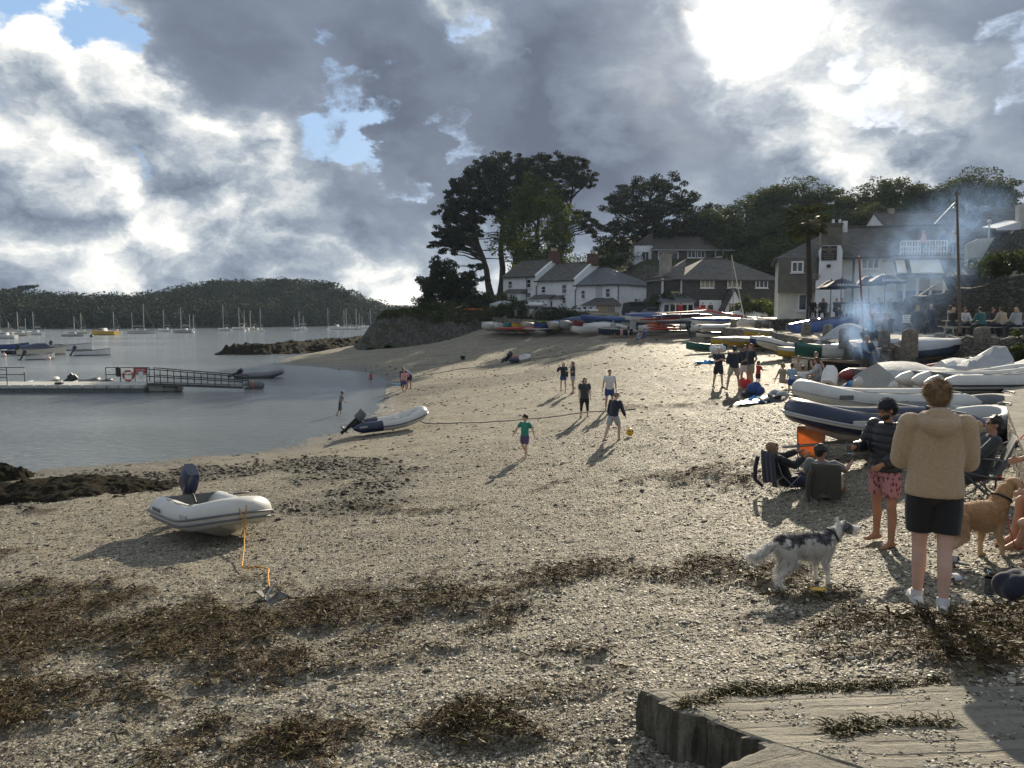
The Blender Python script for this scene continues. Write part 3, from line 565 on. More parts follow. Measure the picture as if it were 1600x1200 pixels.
broadleaf('broadleaf_tree', HB(838, 119.5), 17.0, 5.6, 'bright green rounded tree behind the cottages, in front of the pines', 31, green_m, .2, 150, 130, trunk=.1)
broadleaf('evergreen_tree', HB(690, 100), 6.4, 2.6, 'dark round evergreen at the cliff edge, left of the pines', 32, dark_m, .16, 70, 150, trunk=.08)
broadleaf('evergreen_tree', HB(722, 102), 4.2, 2.2, 'lower dark evergreen beside the round cliff-edge one', 33, dark_m, .16, 50, 130, trunk=.08)
for i, (px, Y, h, r_, mt, lb) in enumerate([(745, 99, 2.2, 2.6, dark_m, 'clipped dark hedge mound below the pines'), (772, 99, 2.4, 2.2, wood_m, 'clipped hedge mound left of the end cottage'), (805, 93, 2.6, 1.7, wood_m, 'small bushy tree against the end cottage wall'), (668, 99, 1.6, 2.0, wood_m, 'low wind-cut scrub on the cliff edge'), (765, 94, 1.6, 1.5, olive_m, 'pale shrub beside the parked small car'), (880, 91, 1.4, 2.6, dark_m, 'dark shrubs along the wall of the middle cottage'), (850, 91.5, 1.0, 1.2, olive_m, 'low bush by the white porch'), (700, 97.5, .9, 2.4, olive_m, 'rough grass and scrub on the cliff top'),
  (920, 118, 5.0, 4.5, olive_m, 'pale green tree behind the red chimney'), (955, 116, 4.2, 4.0, wood_m, 'dark hedge behind the white cottage roofs'), (890, 116, 5.5, 3.5, green_m, 'yellow-green bush right of the bright tree'), (1045, 86, 3.4, 2.0, wood_m, 'feathery dark shrub in front of the slate-hung house'), (1000, 104, 2.0, 2.0, olive_m, 'shrub below the upper house balcony'), (1188, 76, 2.6, 2.1, green_m, 'rounded flowering shrub between slate house and inn'), (1165, 77, 2.8, 1.6, olive_m, 'pink-flowered bush left of the green shrub')]):
 Y_ = Y; x = (px - 800) / F * Y; z = float(hill_h(x, Y)) if Y > 95 else max(H(x, Y), 4.0 if Y < 80 else 4.4)
 broadleaf('shrub', (x, Y, z), h, r_, lb, 40 + i, mt, .12, 40, 90, trunk=.04, ry=min(r_, 1.6) if r_ > 2.2 else None, cat='shrub')
ORD = 'first second third fourth fifth sixth seventh eighth ninth tenth eleventh twelfth thirteenth fourteenth fifteenth sixteenth seventeenth'.split()
V, Fq = leaf_cloud(HILLTUFT, np.tile([.22, .22, .32], (len(HILLTUFT), 1)), 14, .14, 77, 0, 0); tag(np_mesh('rough_grass', V, Fq, olive_m), 'rough grass and scrub over the headland top', 'grass', kind='stuff')
protos = [broadleaf('woodland_tree', (0, 0, 0), h, r_, 'broad dark green tree of the dense wood on the hillside', 70 + i, wood_m if i % 2 else olive_m, .24, 95, 95, 'trees of the hillside wood', trunk=.22) for i, (h, r_) in enumerate([(13, 5.2), (14, 5.8), (12, 4.8), (15, 6.0)])]
spots = [(1120, 124, 306), (1160, 130, 290), (1200, 134, 268), (1238, 136, 262), (1275, 134, 272), (1312, 138, 283), (1345, 136, 282), (1372, 134, 262), (1402, 136, 258), (1440, 138, 276), (1472, 134, 262), (1505, 132, 248), (1540, 134, 256), (1562, 138, 290), (1595, 134, 300), (1640, 132, 285), (1690, 134, 260),
   (1135, 120, 335), (1180, 121, 322), (1225, 122, 306), (1268, 121, 310), (1310, 122, 305), (1355, 121, 300), (1400, 122, 302), (1445, 121, 312), (1490, 120, 300), (1530, 121, 305), (1580, 120, 318), (1620, 118, 300),
   (1150, 112, 372), (1190, 111, 362), (1235, 111, 350), (1285, 110, 345), (1335, 111, 335), (1385, 111, 345), (1435, 110, 340), (1485, 109, 338), (1535, 108, 345), (1585, 107, 350), (1105, 126, 318), (1080, 132, 322)]
for i, (px, Y, yt) in enumerate(spots):
 p = protos[i % 4]; o = p if i < 4 else dup(p); x = (px - 800) / F * Y; zt = at(px, yt + 24, Y).z; hh = [13, 14, 12, 15][i % 4]; gzz = float(hill_h(x, Y)); s = max(.62, min(1.35, (zt - gzz) / hh))
 row = 0 if i < 17 else 1 if i < 29 else 2; k_ = i - (0, 17, 29)[row]; o['label'] = ORD[k_] + ' tree from the left ' + ('along the skyline of the hillside wood', 'in the middle tier of the hillside wood', 'in the lowest tier of the hillside wood, behind the roofs')[row]
 o.location = (x, Y, zt - hh * s * 1.0); o.scale = (1.05 * max(s, .8), 1.05 * max(s, .8), s); o.rotation_euler = (0, 0, i * 2.4)
# the far wood: one mass of crowns over the hill across the river, with the few trees that stand clear of it
g = np.random.RandomState(3); n = 1150; fpx = g.uniform(-260, 720, n); fdd = g.uniform(0, 1, n) ** 1.1 * 96; fDD = shoreD(fpx) + fdd
fzz = sstep(fdd, 0, 62) * np.maximum((490 - ridge(fpx)) / F * (shoreD(fpx) + 60) + 5.3 - 8.0, 1.2) * np.where(fdd > 80, 1 - (fdd - 80) / 120, 1) + .5
cr = g.uniform(3.6, 7.0, n); C_ = np.stack([(fpx - 800) / F * fDD, fDD, fzz + cr * .55], -1); Rr = np.stack([cr, cr, cr * .82], -1)
V, Fq = leaf_cloud(C_, Rr, 300, .5, 9, .9, .5)
farw_m = leafmat('far_leaves', (.008, .018, .008), (.026, .044, .016), .05, .9, .11)
o = np_mesh('far_wood', V, Fq, farw_m); tag(o, 'dense dark wood covering the far shore', 'wood', kind='stuff')
for i, (px, yt, r_, lb) in enumerate([(30, 440, 5.5, 'flat-topped pine standing above the far wood at the left'), (345, 431, 5, 'clump-topped pine above the far ridge at the left of the hill'), (372, 433, 4, 'round-headed pine on the far ridge beside the clump-topped one'), (440, 431, 5, 'dark pine at the highest point of the far ridge'), (505, 436, 5, 'open pine on the falling end of the far ridge'), (530, 446, 5, 'spreading pine lowest on the right of the far ridge')]):
 Y = 350.0; c = at(px, yt + 12, Y); base = c - Vector((0, 0, 12)); cl = [c + Vector((random.Random(i * 9 + k).uniform(-r_, r_), random.Random(i * 7 + k + 3).uniform(-3, 3), random.Random(i * 5 + k).uniform(-1.6, 1.2))) for k in range(9)]
 pine(tuple(base), cl, 90 + i, lb, (0, 0), .9, (2.2, 1.0), 110, .5, farw_m)
# ------------------------------------------------------------------ building materials
def slate_mat(name, c1, c2, rough=.5):
 m, t, b = newmat(name); uv = t.new('ShaderNodeTexCoord').outputs['Object']
 s = t.new('ShaderNodeSeparateXYZ', Vector=uv); v = t.new('ShaderNodeCombineXYZ', X=s.outputs[0], Y=t.m('ADD', s.outputs[2], t.m('MULTIPLY', s.outputs[1], .25)), Z=0.0).outputs[0]
 br = t.new('ShaderNodeTexBrick', Vector=v, Scale=1.0, Color1=(*c1, 1), Color2=(*c2, 1), Mortar=(.02, .02, .022, 1)); br.inputs['Brick Width'].default_value = .42; br.inputs['Row Height'].default_value = .17; br.inputs['Mortar Size'].default_value = .012
 n = t.noise(uv, .8, 6, .65); c = t.mix(t.m('MULTIPLY', t.step(n, .5, .72), .55), br.outputs[0], (.13, .125, .09))
 t.put(b.inputs['Base Color'], c); b.inputs['Roughness'].default_value = rough; b.inputs['Specular IOR Level'].default_value = .35
 bn = t.new('ShaderNodeBump', Height=t.m('ADD', br.outputs[1], t.noise(v, 9, 3, .6))); bn.inputs['Strength'].default_value = .6; bn.inputs['Distance'].default_value = .03; t.put(b.inputs['Normal'], bn.outputs[0]); return m
slate1 = slate_mat('roof_slate', (.09, .10, .12), (.15, .16, .18)); slate2 = slate_mat('old_slate', (.075, .07, .065), (.14, .13, .115), .65); hung = slate_mat('hung_slate', (.05, .048, .048), (.09, .085, .082), .7)
whitew = pm('whitewash', (.80, .82, .84), .8, .07, 1.4, .01, dirt=.22, dirtcol=(.36, .36, .33), detail=7); cream = pm('cream_render', (.62, .61, .54), .85, .12, 1.2, .02, dirt=.3, dirtcol=(.36, .34, .28), detail=7)
grender = pm('grey_render', (.13, .125, .105), .9, .25, 1.6, .03, dirt=.4, dirtcol=(.06, .06, .05)); brown_r = pm('brown_boards', (.085, .07, .07), .8, .2, 2); whitep = pm('white_paint', (.74, .75, .76), .45, .06, 3); dkp = pm('dark_paint', (.025, .027, .03), .5, .2, 4)
brickm = pm('red_brick', (.11, .048, .036), .85, .35, 7, .02, dirt=.3); conc = pm('concrete', (.30, .28, .24), .85, .25, 2.2, .02, dirt=.4, dirtcol=(.13, .12, .09), detail=8); woodm = pm('weathered_wood', (.14, .10, .07), .75, .3, 5, .01); plyw = pm('plywood', (.36, .26, .16), .7, .15, 3)
m, t, b = newmat('window_glass'); b.inputs['Base Color'].default_value = (.02, .024, .028, 1); b.inputs['Roughness'].default_value = .08; b.inputs['Specular IOR Level'].default_value = .8; glassm = m
def rubble(name, c1, c2, mort, sc=4.2, depth=.06):
 m, t, b = newmat(name); tc = t.new('ShaderNodeTexCoord').outputs['Object']; tc2 = t.v('MULTIPLY', tc, (1, 1, 1.7)); w_ = t.v('ADD', tc2, t.scale(t.noise(tc, 3, 3, .6, col=True), .25))
 c = t.new('ShaderNodeSeparateColor', Color=t.vor(w_, sc, out='Color')).outputs[0]; e = t.vor(w_, sc, 'DISTANCE_TO_EDGE')
 cc = t.mix(c, c1, c2); cc = t.mix(t.step(t.noise(tc, 7, 6, .7), .45, .75), cc, tuple(x * .45 for x in c1)); cc = t.mix(t.step(e, .01, .07, 1, 0), cc, mort)
 cc = t.mix(t.m('MULTIPLY', t.step(t.noise(tc, .7, 5, .65), .52, .7), .6), cc, (.07, .075, .035))
 t.put(b.inputs['Base Color'], cc); b.inputs['Roughness'].default_value = .9
 bn = t.new('ShaderNodeBump', Height=t.add([t.step(e, 0, .14), t.m('MULTIPLY', t.noise(tc, 12, 5, .7), .7)])); bn.inputs['Strength'].default_value = 1; bn.inputs['Distance'].default_value = depth; t.put(b.inputs['Normal'], bn.outputs[0]); return m
rub1 = rubble('rubble_wall', (.16, .145, .115), (.33, .30, .25), (.09, .08, .065)); rub2 = rubble('dark_rubble', (.07, .065, .055), (.15, .14, .12), (.045, .042, .036), 3.4, .12); granite = pm('granite', (.17, .155, .125), .9, .4, 7, .03, detail=8, dirt=.5, dirtcol=(.07, .07, .045))
paving = pm('paving', (.33, .30, .24), .9, .25, 1.5, .01, detail=8, dirt=.4, dirtcol=(.17, .15, .11))
# ------------------------------------------------------------------ houses
class House:
 def __init__(s, name, label, P, phi, L, Dp, z0, ze, zr, wall, roofm, roof='gable', oh=.3, cat='house', hipl=None, hipr=None, group=None):
  s.e = empty(name, (P[0], P[1], z0), phi, label, cat, group); s.P = Vector((P[0], P[1], z0)); s.phi = phi; s.L = L; s.D = Dp; s.z0 = z0; s.ze = ze - z0; s.zr = zr - z0
  s.ax = Vector((math.cos(phi), math.sin(phi), 0)); s.ay = Vector((-math.sin(phi), math.cos(phi), 0)); E, Z, h = s.ze, s.zr, Dp / 2
  hl = (h if roof == 'hip' else 0) if hipl is None else hipl; hr = (h if roof == 'hip' else 0) if hipr is None else hipr
  mb = MB(); b = -1.5; V = [(0, 0, b), (L, 0, b), (L, Dp, b), (0, Dp, b), (0, 0, E), (L, 0, E), (L, Dp, E), (0, Dp, E)]
  mb.add(V, [(0, 1, 5, 4), (1, 2, 6, 5), (2, 3, 7, 6), (3, 0, 4, 7)], False)
  if not hl: mb.add([(0, 0, E), (0, Dp, E), (0, h, Z - .05)], [(0, 2, 1)], False)
  if not hr: mb.add([(L, 0, E), (L, Dp, E), (L, h, Z - .05)], [(0, 1, 2)], False)
  s.wall = mb.build('wall', wall, s.e); sl = (Z - E) / h; ey = -oh; ez = E - oh * sl; th = .12
  x0, x1 = (-oh if hl else -.12), (L + oh if hr else L + .12); r0, r1 = (hl if hl else x0), (L - hr if hr else x1)
  def slab(pts):
   up = [Vector(p) + Vector((0, 0, .03)) for p in pts]; dn = [p - Vector((0, 0, th)) for p in up]; n = len(pts)
   return up + dn, [tuple(range(n)), tuple(range(2 * n - 1, n - 1, -1))] + [(i, i + n, (i + 1) % n + n, (i + 1) % n) for i in range(n)]
  rb = MB()
  for pts in ([(x0, ey, ez), (x1, ey, ez), (r1, h, Z), (r0, h, Z)], [(x1, Dp + oh, ez), (x0, Dp + oh, ez), (r0, h, Z), (r1, h, Z)]): v_, f_ = slab(pts); rb.add(v_, f_, False)
  if hl: v_, f_ = slab([(x0, Dp + oh, ez), (x0, ey, ez), (hl, h, Z)]); rb.add(v_, f_, False)
  if hr: v_, f_ = slab([(x1, ey, ez), (x1, Dp + oh, ez), (L - hr, h, Z)]); rb.add(v_, f_, False)
  s.roof = rb.build('roof', roofm, s.e); rt = MB(); rt.tube([(r0, h, Z + .07), (r1, h, Z + .07)], .09, 6); rt.build('ridge_tiles', slate2, s.roof)
  gt = MB(); gt.box(((x0 + x1) / 2, ey - .05, ez - .09), (x1 - x0, .11, .09)); s.gut = gt.build('gutter', dkp, s.e)
 def loc(s, px, py, face='front', off=0.0):
  """photo pixel to facade coordinates"""
  d = pix_dir(px, py); o = Vector((0, 0, CH))
  n = {'front': -s.ay, 'right': s.ax, 'left': -s.ax}[face]; p = s.P + (s.ax * s.L if face == 'right' else Vector((0, 0, 0))) + n * off
  t = (p - o).dot(n) / d.dot(n); q = o + d * t - s.P; return Vector((q.dot(s.ax), q.dot(s.ay), q.z))
 def win(s, x0, y0, x1, y1, nx=2, nz=2, face='front', glass=None, frame=None, fw=.07, label=None, name='window', off=0, sill=True, parent=None):
  a, c = s.loc(x0, y1, face, off), s.loc(x1, y0, face, off); w_ = abs((c.x - a.x) if face == 'front' else (c.y - a.y)); h = c.z - a.z; m = (a + c) / 2
  if face == 'front': rot, m = 0, Vector((m.x, -off, m.z))
  elif face == 'right': rot, m = math.pi / 2, Vector((s.L + off, m.y, m.z))
  else: rot, m = -math.pi / 2, Vector((-off, m.y, m.z))
  mb = MB(); mb.box((0, -.03, h / 2 - fw / 2), (w_, .09, fw)); mb.box((0, -.03, -h / 2 + fw / 2), (w_, .09, fw))
  for sx in (-1, 1): mb.box((sx * (w_ / 2 - fw / 2), -.03, 0), (fw, .09, h - 2 * fw))
  for i in range(1, nx): mb.box((-w_ / 2 + w_ * i / nx, -.02, 0), (fw * .75, .06, h - 2 * fw))
  for i in range(1, nz): mb.box((0, -.025, -h / 2 + h * i / nz), (w_ - 2 * fw, .05, fw * .7))
  f = mb.build(name, frame or whitep, parent or s.e, m, rot); q = MB(); q.box((0, -.006, 0), (w_ - fw, .012, h - fw)); q.build('pane', glass or glassm, f)
  if sill: q = MB(); q.box((0, -.07, -h / 2 - .05), (w_ + .16, .14, .07)); q.build('sill', frame or whitep, f)
  if label: f['label'] = label
  return f
 def boxpart(s, name, mat, c, d, parent=None, label=None, bev=0, rz=0):
  mb = MB(); mb.box(c, d, rz, bev=bev); o = mb.build(name, mat, parent or s.e)
  if label: o['label'] = label
  return o
def pots(h, ch, x0, x1, y, z, n, mat, hh=.45):
 mb = MB()
 for i in range(n): x = x0 + (x1 - x0) * (i + .5) / n; mb.tube([(x, y, z), (x, y, z + hh)], [.12, .10], 8)
 mb.build('chimney_pots', mat, ch)
potm = pm('terracotta', (.30, .20, .11), .8)
th = R(-35); cs, sn = math.cos(th), math.sin(th)
corner = at(967, 497, 98.0)
def onrow(u): return Vector((corner.x - cs * u, corner.y - sn * u, 0))
C3 = House('cottage', 'white cottage with a hipped slate roof and boarded porch, nearest the beached boats', onrow(6.5), th, 6.5, 11.0, corner.z, 9.14, 11.5, whitew, slate1, 'gable', hipr=4.6)
C2 = House('cottage', 'middle white cottage of the row, between the two chimneys', onrow(12.6), th, 6.1, 9.2, corner.z + .2, 9.85, 12.2, whitew, slate2)
C1 = House('cottage', 'farthest white cottage of the row, with a tree against its porch', onrow(18.1), th, 5.5, 9.0, corner.z + .6, 10.5, 12.8, whitew, slate2)
for q in ((908, 453, 915, 467), (946, 450, 954, 465)): C3.win(*q, 1, 2, fw=.09)
C3.boxpart('blind_window', pm('grey_wash', (.50, .52, .54), .8), (3.6, -.02, 3.4), (1.0, .05, 1.4))
for q in ((846, 447, 853, 458), (878, 444, 886, 459), (878, 465, 885, 474)): C2.win(*q, 1, 2, fw=.09)
for q in ((794, 439, 801, 451), (823, 436, 830, 450), (823, 457, 830, 465), (808, 458, 813, 466)): C1.win(*q, 1, 2, fw=.09)
for C_, nm in ((C2, whitew), (C1, whitew)):   # raised white gable parapet on the near end
 mb = MB(); L, Dp, E, Z = C_.L, C_.D, C_.ze, C_.zr; sl = (Z - E) / (Dp / 2)
 mb.add([(L - .02, -.3, E - 1.4), (L - .02, Dp / 2, Z - 1.2), (L - .02, Dp, E - 1), (L - .02, -.3, E - .3 * sl + .22), (L - .02, Dp / 2, Z + .22), (L - .02, Dp, E + .22), (L + .32, -.3, E - 1.4), (L + .32, Dp / 2, Z - 1.2), (L + .32, Dp, E - 1), (L + .32, -.3, E - .3 * sl + .22), (L + .32, Dp / 2, Z + .22), (L + .32, Dp, E + .22)],
  [(0, 1, 4, 3), (1, 2, 5, 4), (6, 9, 10, 7), (7, 10, 11, 8), (3, 4, 10, 9), (4, 5, 11, 10), (0, 3, 9, 6), (0, 6, 7, 1), (2, 8, 11, 5)], False); mb.build('gable_parapet', nm, C_.e)
for C_, n, pm_ in ((C1, 6, pm('yellow_pots', (.42, .33, .18), .8)), (C2, 2, potm)):
 L, Z, Y = C_.L, C_.zr, C_.D / 2; mb = MB(); mb.box((L + .1, Y, Z + .3), (.8, 1.7, 1.5)); mb.box((L + .1, Y, Z + 1.1), (.95, 1.85, .15)); ch = mb.build('chimney', brickm, C_.roof); mb = MB()
 for i in range(n): y = Y - .75 + 1.5 * (i + .5) / n; mb.tube([(L + .1, y, Z + 1.15), (L + .1, y, Z + 1.6)], [.12, .10], 8)
 mb.build('chimney_pots', pm_, ch)
# porches
def porch(Hs_, x0, y0, x1, ybase, dep, rh, mat, roofm, wins, label, hip=True, boards=None):
 a, c = Hs_.loc(x0, ybase, off=dep), Hs_.loc(x1, y0, off=dep); w_ = c.x - a.x; h = c.z - a.z; e = MB(); e.box(((a.x + c.x) / 2, -dep / 2, a.z + h / 2 - .5), (w_, dep - .02, h + 1)); p = e.build('porch', mat, Hs_.e); p['label'] = label
 r = MB(); o = .22; i = w_ * .25 if hip else 0
 r.add([(a.x - o, -dep - o, c.z), (c.x + o, -dep - o, c.z), (c.x + o, -.01, c.z), (a.x - o, -.01, c.z), (a.x + i - (0 if hip else o), -.01, c.z + rh), (c.x - i + (0 if hip else o), -.01, c.z + rh)], [(0, 1, 5, 4), (1, 2, 5), (3, 0, 4), (3, 2, 1, 0), (2, 3, 4, 5)], False); r.build('porch_roof', roofm, p)
 for q in wins: Hs_.win(*q, off=dep, sill=False, parent=p, name='porch_window')
 for (bx0, by0, bx1, by1, bm) in boards or []:
  a2, c2 = Hs_.loc(bx0, by1, off=dep), Hs_.loc(bx1, by0, off=dep); m2 = MB(); m2.box(((a2.x + c2.x) / 2, -dep - .04, (a2.z + c2.z) / 2), (c2.x - a2.x, .06, c2.z - a2.z)); m2.build('board', bm, p)
 return p
porch(C3, 908, 477, 962, 497, 1.6, 1.0, whitew, slate2, [(911, 479, 917, 491, 1, 1), (920, 479, 926, 493, 1, 1)], 'white porch with a plywood-boarded opening', boards=[(932, 477, 948, 493, plyw), (949, 477, 961, 494, pm('shutter', (.24, .21, .17), .7))])
porch(C2, 828, 467, 856, 484, 1.6, .6, whitew, slate2, [(831, 470, 835, 480, 1, 1), (839, 470, 843, 480, 1, 1), (848, 470, 851, 481, 1, 1)], 'white glazed porch under a lean-to roof', False)
porch(C2, 858, 467, 874, 484, 1.0, .5, whitew, slate2, [(860, 470, 864, 483, 1, 1)], 'small white door porch', False)
porch(C1, 786, 458, 812, 480, 1.6, .6, whitew, slate2, [(789, 461, 793, 471, 1, 1), (797, 461, 801, 471, 1, 1)], 'white porch half hidden by a bush', False)
for C_, x in ((C3, .12), (C2, .1), (C3, 6.4), (C1, 4.0)):
 mb = MB(); mb.tube([(x, -.09, -.2), (x, -.09, C_.ze - .1)], .055, 6); mb.build('downpipe', dkp, C_.e)
mb = MB(); mb.tube([(6.5, 4.6, 2.35), (6.7, 4.6, 2.35)], .13, 10); mb.build('vent', dkp, C3.e)
# slate-hung house below the wood
cB = at(1064, 497, 86.0)
B1 = House('slate_house', 'long dark slate-hung house with three white upper windows', (cB.x, cB.y), R(9), 11.6, 8.6, cB.z, at(1064, 434, 86).z, at(1100, 404, 90).z, hung, slate2, 'hip', oh=.35)
B1.boxpart('wing_wall', hung, (-1.2, 2.6, 1.9), (2.4, 4.6, 5.3)); mb = MB(); E = B1.ze
mb.add([(-2.8, -.1, E - .35), (.2, -.1, E - .02), (.2, 5.2, E - .02), (-2.8, 5.2, E - .35), (2.2, 4.3, B1.zr + .02), (-2.8, -.1, E - .45), (.2, -.1, E - .1)], [(0, 1, 4), (0, 4, 3), (0, 5, 6, 1), (3, 4, 2)], False); mb.build('wing_roof', slate2, B1.e)
for q in ((1094, 436, 1116, 450), (1136, 436, 1158, 450), (1180, 436, 1200, 450)): f = B1.win(*q, 3, 1, fw=.10)
B1.win(1095, 472, 1113, 491, 3, 1); B1.boxpart('white_panel', whitew, (3.4, -.04, .9), (2.6, .06, 2.2))
B1.boxpart('balcony_shade_box', pm('recess_shade', (.02, .022, .025), .6), (-1.1, .2, 3.1), (1.7, .25, 1.9)); mb = MB(); mb.box((-2.2, .1, 3.1), (.18, .3, 2.6)); mb.build('balcony_post', cream, B1.e); mb = MB(); mb.box((-.05, .06, 3.1), (.16, .3, 2.6)); mb.build('balcony_post', cream, B1.e)  # solid dark box: the shade inside the open balcony is put into its colour
mb = MB(); mb.box((-1.2, .03, 2.5), (2.0, .04, .9)); mb.build('balcony_glass', glassm, B1.e)
mb = MB(); mb.box((-1.1, -1.1, .3), (3.4, 2.1, 3.0)); p = mb.build('conservatory', whitep, B1.e); p['label'] = 'white glazed conservatory with a small slate roof'
mb = MB(); mb.add([(-3.2, -2.5, 1.75), (.9, -2.5, 1.75), (.9, .05, 1.75), (-3.2, .05, 1.75), (-2.6, -.3, 2.6), (.3, -.3, 2.6)], [(0, 1, 5, 4), (1, 2, 5), (3, 0, 4), (3, 2, 1, 0), (2, 3, 4, 5)], False); mb.build('conservatory_roof', slate1, p)
for i in range(5): mb = MB(); mb.box((-2.5 + i * .68, -2.17, .55), (.50, .03, 1.8)); mb.build('conservatory_window', glassm, p)
a = B1.loc(1128, 492, off=1.4); c = B1.loc(1168, 452, off=1.4); mb = MB(); xm = (a.x + c.x) / 2; w_ = (c.x - a.x) / 2 * .72; hh = c.z - a.z
mb.prism([(xm - w_, a.z - .5), (xm + w_, a.z - .5), (xm + w_, a.z + hh * .28), (xm, c.z - .15), (xm - w_, a.z + hh * .28)], -1.4, -.01); p = mb.build('gabled_porch', whitew, B1.e)
mb = MB()
for sx in (-1, 1): mb.add([(xm, -1.6, c.z), (xm, 0, c.z), (xm + sx * w_ * 1.35, 0, a.z + hh * .05), (xm + sx * w_ * 1.35, -1.6, a.z + hh * .05), (xm, -1.6, c.z + .13), (xm, 0, c.z + .13), (xm + sx * w_ * 1.42, 0, a.z + hh * .08), (xm + sx * w_ * 1.42, -1.6, a.z + hh * .08)], [(0, 1, 2, 3), (4, 7, 6, 5), (0, 3, 7, 4), (2, 1, 5, 6), (3, 2, 6, 7)], False)
mb.build('porch_roof', slate2, p); B1.win(1137, 473, 1152, 491, 3, 1, off=1.4, sill=False, parent=p, name='porch_door')
ch = MB(); ch.box((-1.2, 2.0, B1.zr - 1.0), (1.1, 1.1, 2.4)); ch.box((-1.2, 2.0, B1.zr + .25), (1.25, 1.25, .15)); co = ch.build('chimney', conc, B1.e); pots(B1, co, -1.6, -.8, 2.0, B1.zr + .3, 2, potm, .3)
# upper house on the slope
cU = at(1020, 428, 116.0)
U1 = House('upper_house', 'dark boarded house with wide picture windows on the slope above', (cU.x, cU.y), R(2), 11.9, 8.0, cU.z, at(1020, 389, 116).z, at(1020, 371, 120).z, brown_r, slate2, 'gable', oh=.35)
U1.win(1028, 393, 1060, 408, 1, 1, fw=.14); U1.win(1074, 391, 1087, 403, 2, 1, fw=.1); U1.win(1089, 391, 1102, 403, 2, 1, fw=.1); U1.win(1117, 390, 1131, 402, 1, 1, fw=.14)
U1.boxpart('lower_wall', cream, (2.3, -.12, .4), (4.4, .2, 2.0)); U1.boxpart('garage_shade_box', dkp, (3.0, -.26, .35), (2.2, .1, 1.6)); U1.boxpart('fascia', whitep, (6.0, -.42, U1.ze - .22), (12.3, .06, .12)); U1.boxpart('gable_board', whitep, (-.16, 3.6, U1.ze + .3), (.1, 7.6, .3))  # the garage opening is a dark box coloured as the shade inside
mb = MB(); mb.box((-1.3, 2.5, 2.2), (2.6, 3.0, 4.2)); mb.build('side_bay', whitew, U1.e); U1.win(1003, 393, 1014, 407, 2, 1, off=-1.0); mb = MB(); mb.prism([(-2.9, 4.2), (.1, 4.2), (.1, 6.2)], 1.0, 4.2); mb.build('side_roof', slate2, U1.e)
mb = MB(); mb.box((-3.6, .8, -.9), (5.4, 3.2, .2)); mb.box((-3.6, .85, -2.2), (5.0, 2.8, 2.5)); mb.build('balcony', cream, U1.e); mb = MB()
for i in range(12): mb.box((-6.2 + i * .47, -.75, -.3), (.05, .05, 1.0))
mb.box((-3.6, -.75, .22), (5.4, .07, .07)); mb.build('balcony_rail', dkp, U1.e); mb = MB(); mb.tube([(-.5, -.3, 1.1), (-.5, -.42, 1.1)], [.4, .45], 12); mb.build('satellite_dish', whitep, U1.e)
# the inn: rendered corner block, sign on the chimney breast, long slated wing
cP = at(1215, 497, 64.0)
I1 = House('inn', 'large white and grey rendered inn with a dark painted name board on its chimney breast', (cP.x, cP.y), R(-17), 16.5, 9.5, 4.9, at(1316, 399, 63).z, at(1330, 357, 67).z, cream, slate2, 'gable', oh=.4, cat='inn', hipl=4.6)
mb = MB(); a = I1.loc(1215, 458); c = I1.loc(1275, 404); mb.box(((a.x + c.x) / 2, -.35, (a.z + c.z) / 2), (c.x - a.x, .7, c.z - a.z)); ob = mb.build('grey_upper_storey', grender, I1.e)
I1.win(1236, 408, 1256, 426, 2, 1, off=.72, fw=.12); I1.win(1246, 459, 1262, 486, 1, 1, name='french_door', fw=.12)
a = I1.loc(1277, 497, off=.9); c = I1.loc(1317, 383, off=.9); w_ = c.x - a.x; xm = (a.x + c.x) / 2; mb = MB(); zt = c.z
mb.prism([(xm - w_ * .62, -1), (xm + w_ * .62, -1), (xm + w_ * .62, zt * .52), (xm + w_ * .5, zt * .54), (xm + w_ * .5, zt * .93), (xm + w_ * .40, zt), (xm - w_ * .40, zt), (xm - w_ * .5, zt * .93), (xm - w_ * .5, zt * .54), (xm - w_ * .62, zt * .52)], -.9, .2); br_ = mb.build('chimney_breast', whitew, I1.e)
zt2 = I1.loc(1300, 352, off=.9).z; mb = MB(); mb.box((xm, -.1, (zt + zt2) / 2), (w_ * .92, 1.5, zt2 - zt + .1)); mb.box((xm, -.1, zt2 + .1), (w_, 1.65, .16)); ch = mb.build('chimney', grender, I1.e); pots(I1, ch, xm - .1, xm + .9, -.1, zt2 + .15, 2, pm('metal_cowl', (.55, .55, .55), .3, metal=.8), .4)
I1.boxpart('chimney_end', whitew, (xm + w_ * .62, .3, zt2 - .05), (.35, .8, .9))
a = I1.loc(1283, 407, off=.92); c = I1.loc(1308, 384, off=.92); sg = MB(); sg.box(((a.x + c.x) / 2, -.95, (a.z + c.z) / 2), (c.x - a.x, .06, c.z - a.z)); sb = sg.build('sign_board', pm('sign_navy', (.018, .016, .03), .5), br_)
goldm = pm('sign_gold', (.45, .38, .24), .6)
def text_mesh(name, body, size, mat, parent, loc, rot, extr=.004, align='CENTER', bold=0):
 cu = bpy.data.curves.new(name, 'FONT'); cu.body = body; cu.size = size; cu.extrude = extr; cu.align_x = align; cu.align_y = 'CENTER'; cu.offset = bold
 o = bpy.data.objects.new(name, cu); col_link(o); dg = bpy.context.evaluated_depsgraph_get(); me = bpy.data.meshes.new_from_object(o.evaluated_get(dg)); bpy.data.objects.remove(o)
 o = link_mesh(name, me, parent, ()); o.data.materials.clear(); o.data.materials.append(mat); o.location = loc; o.rotation_euler = rot; return o
sx, sz_ = (a.x + c.x) / 2, (a.z + c.z) / 2; sh_ = c.z - a.z
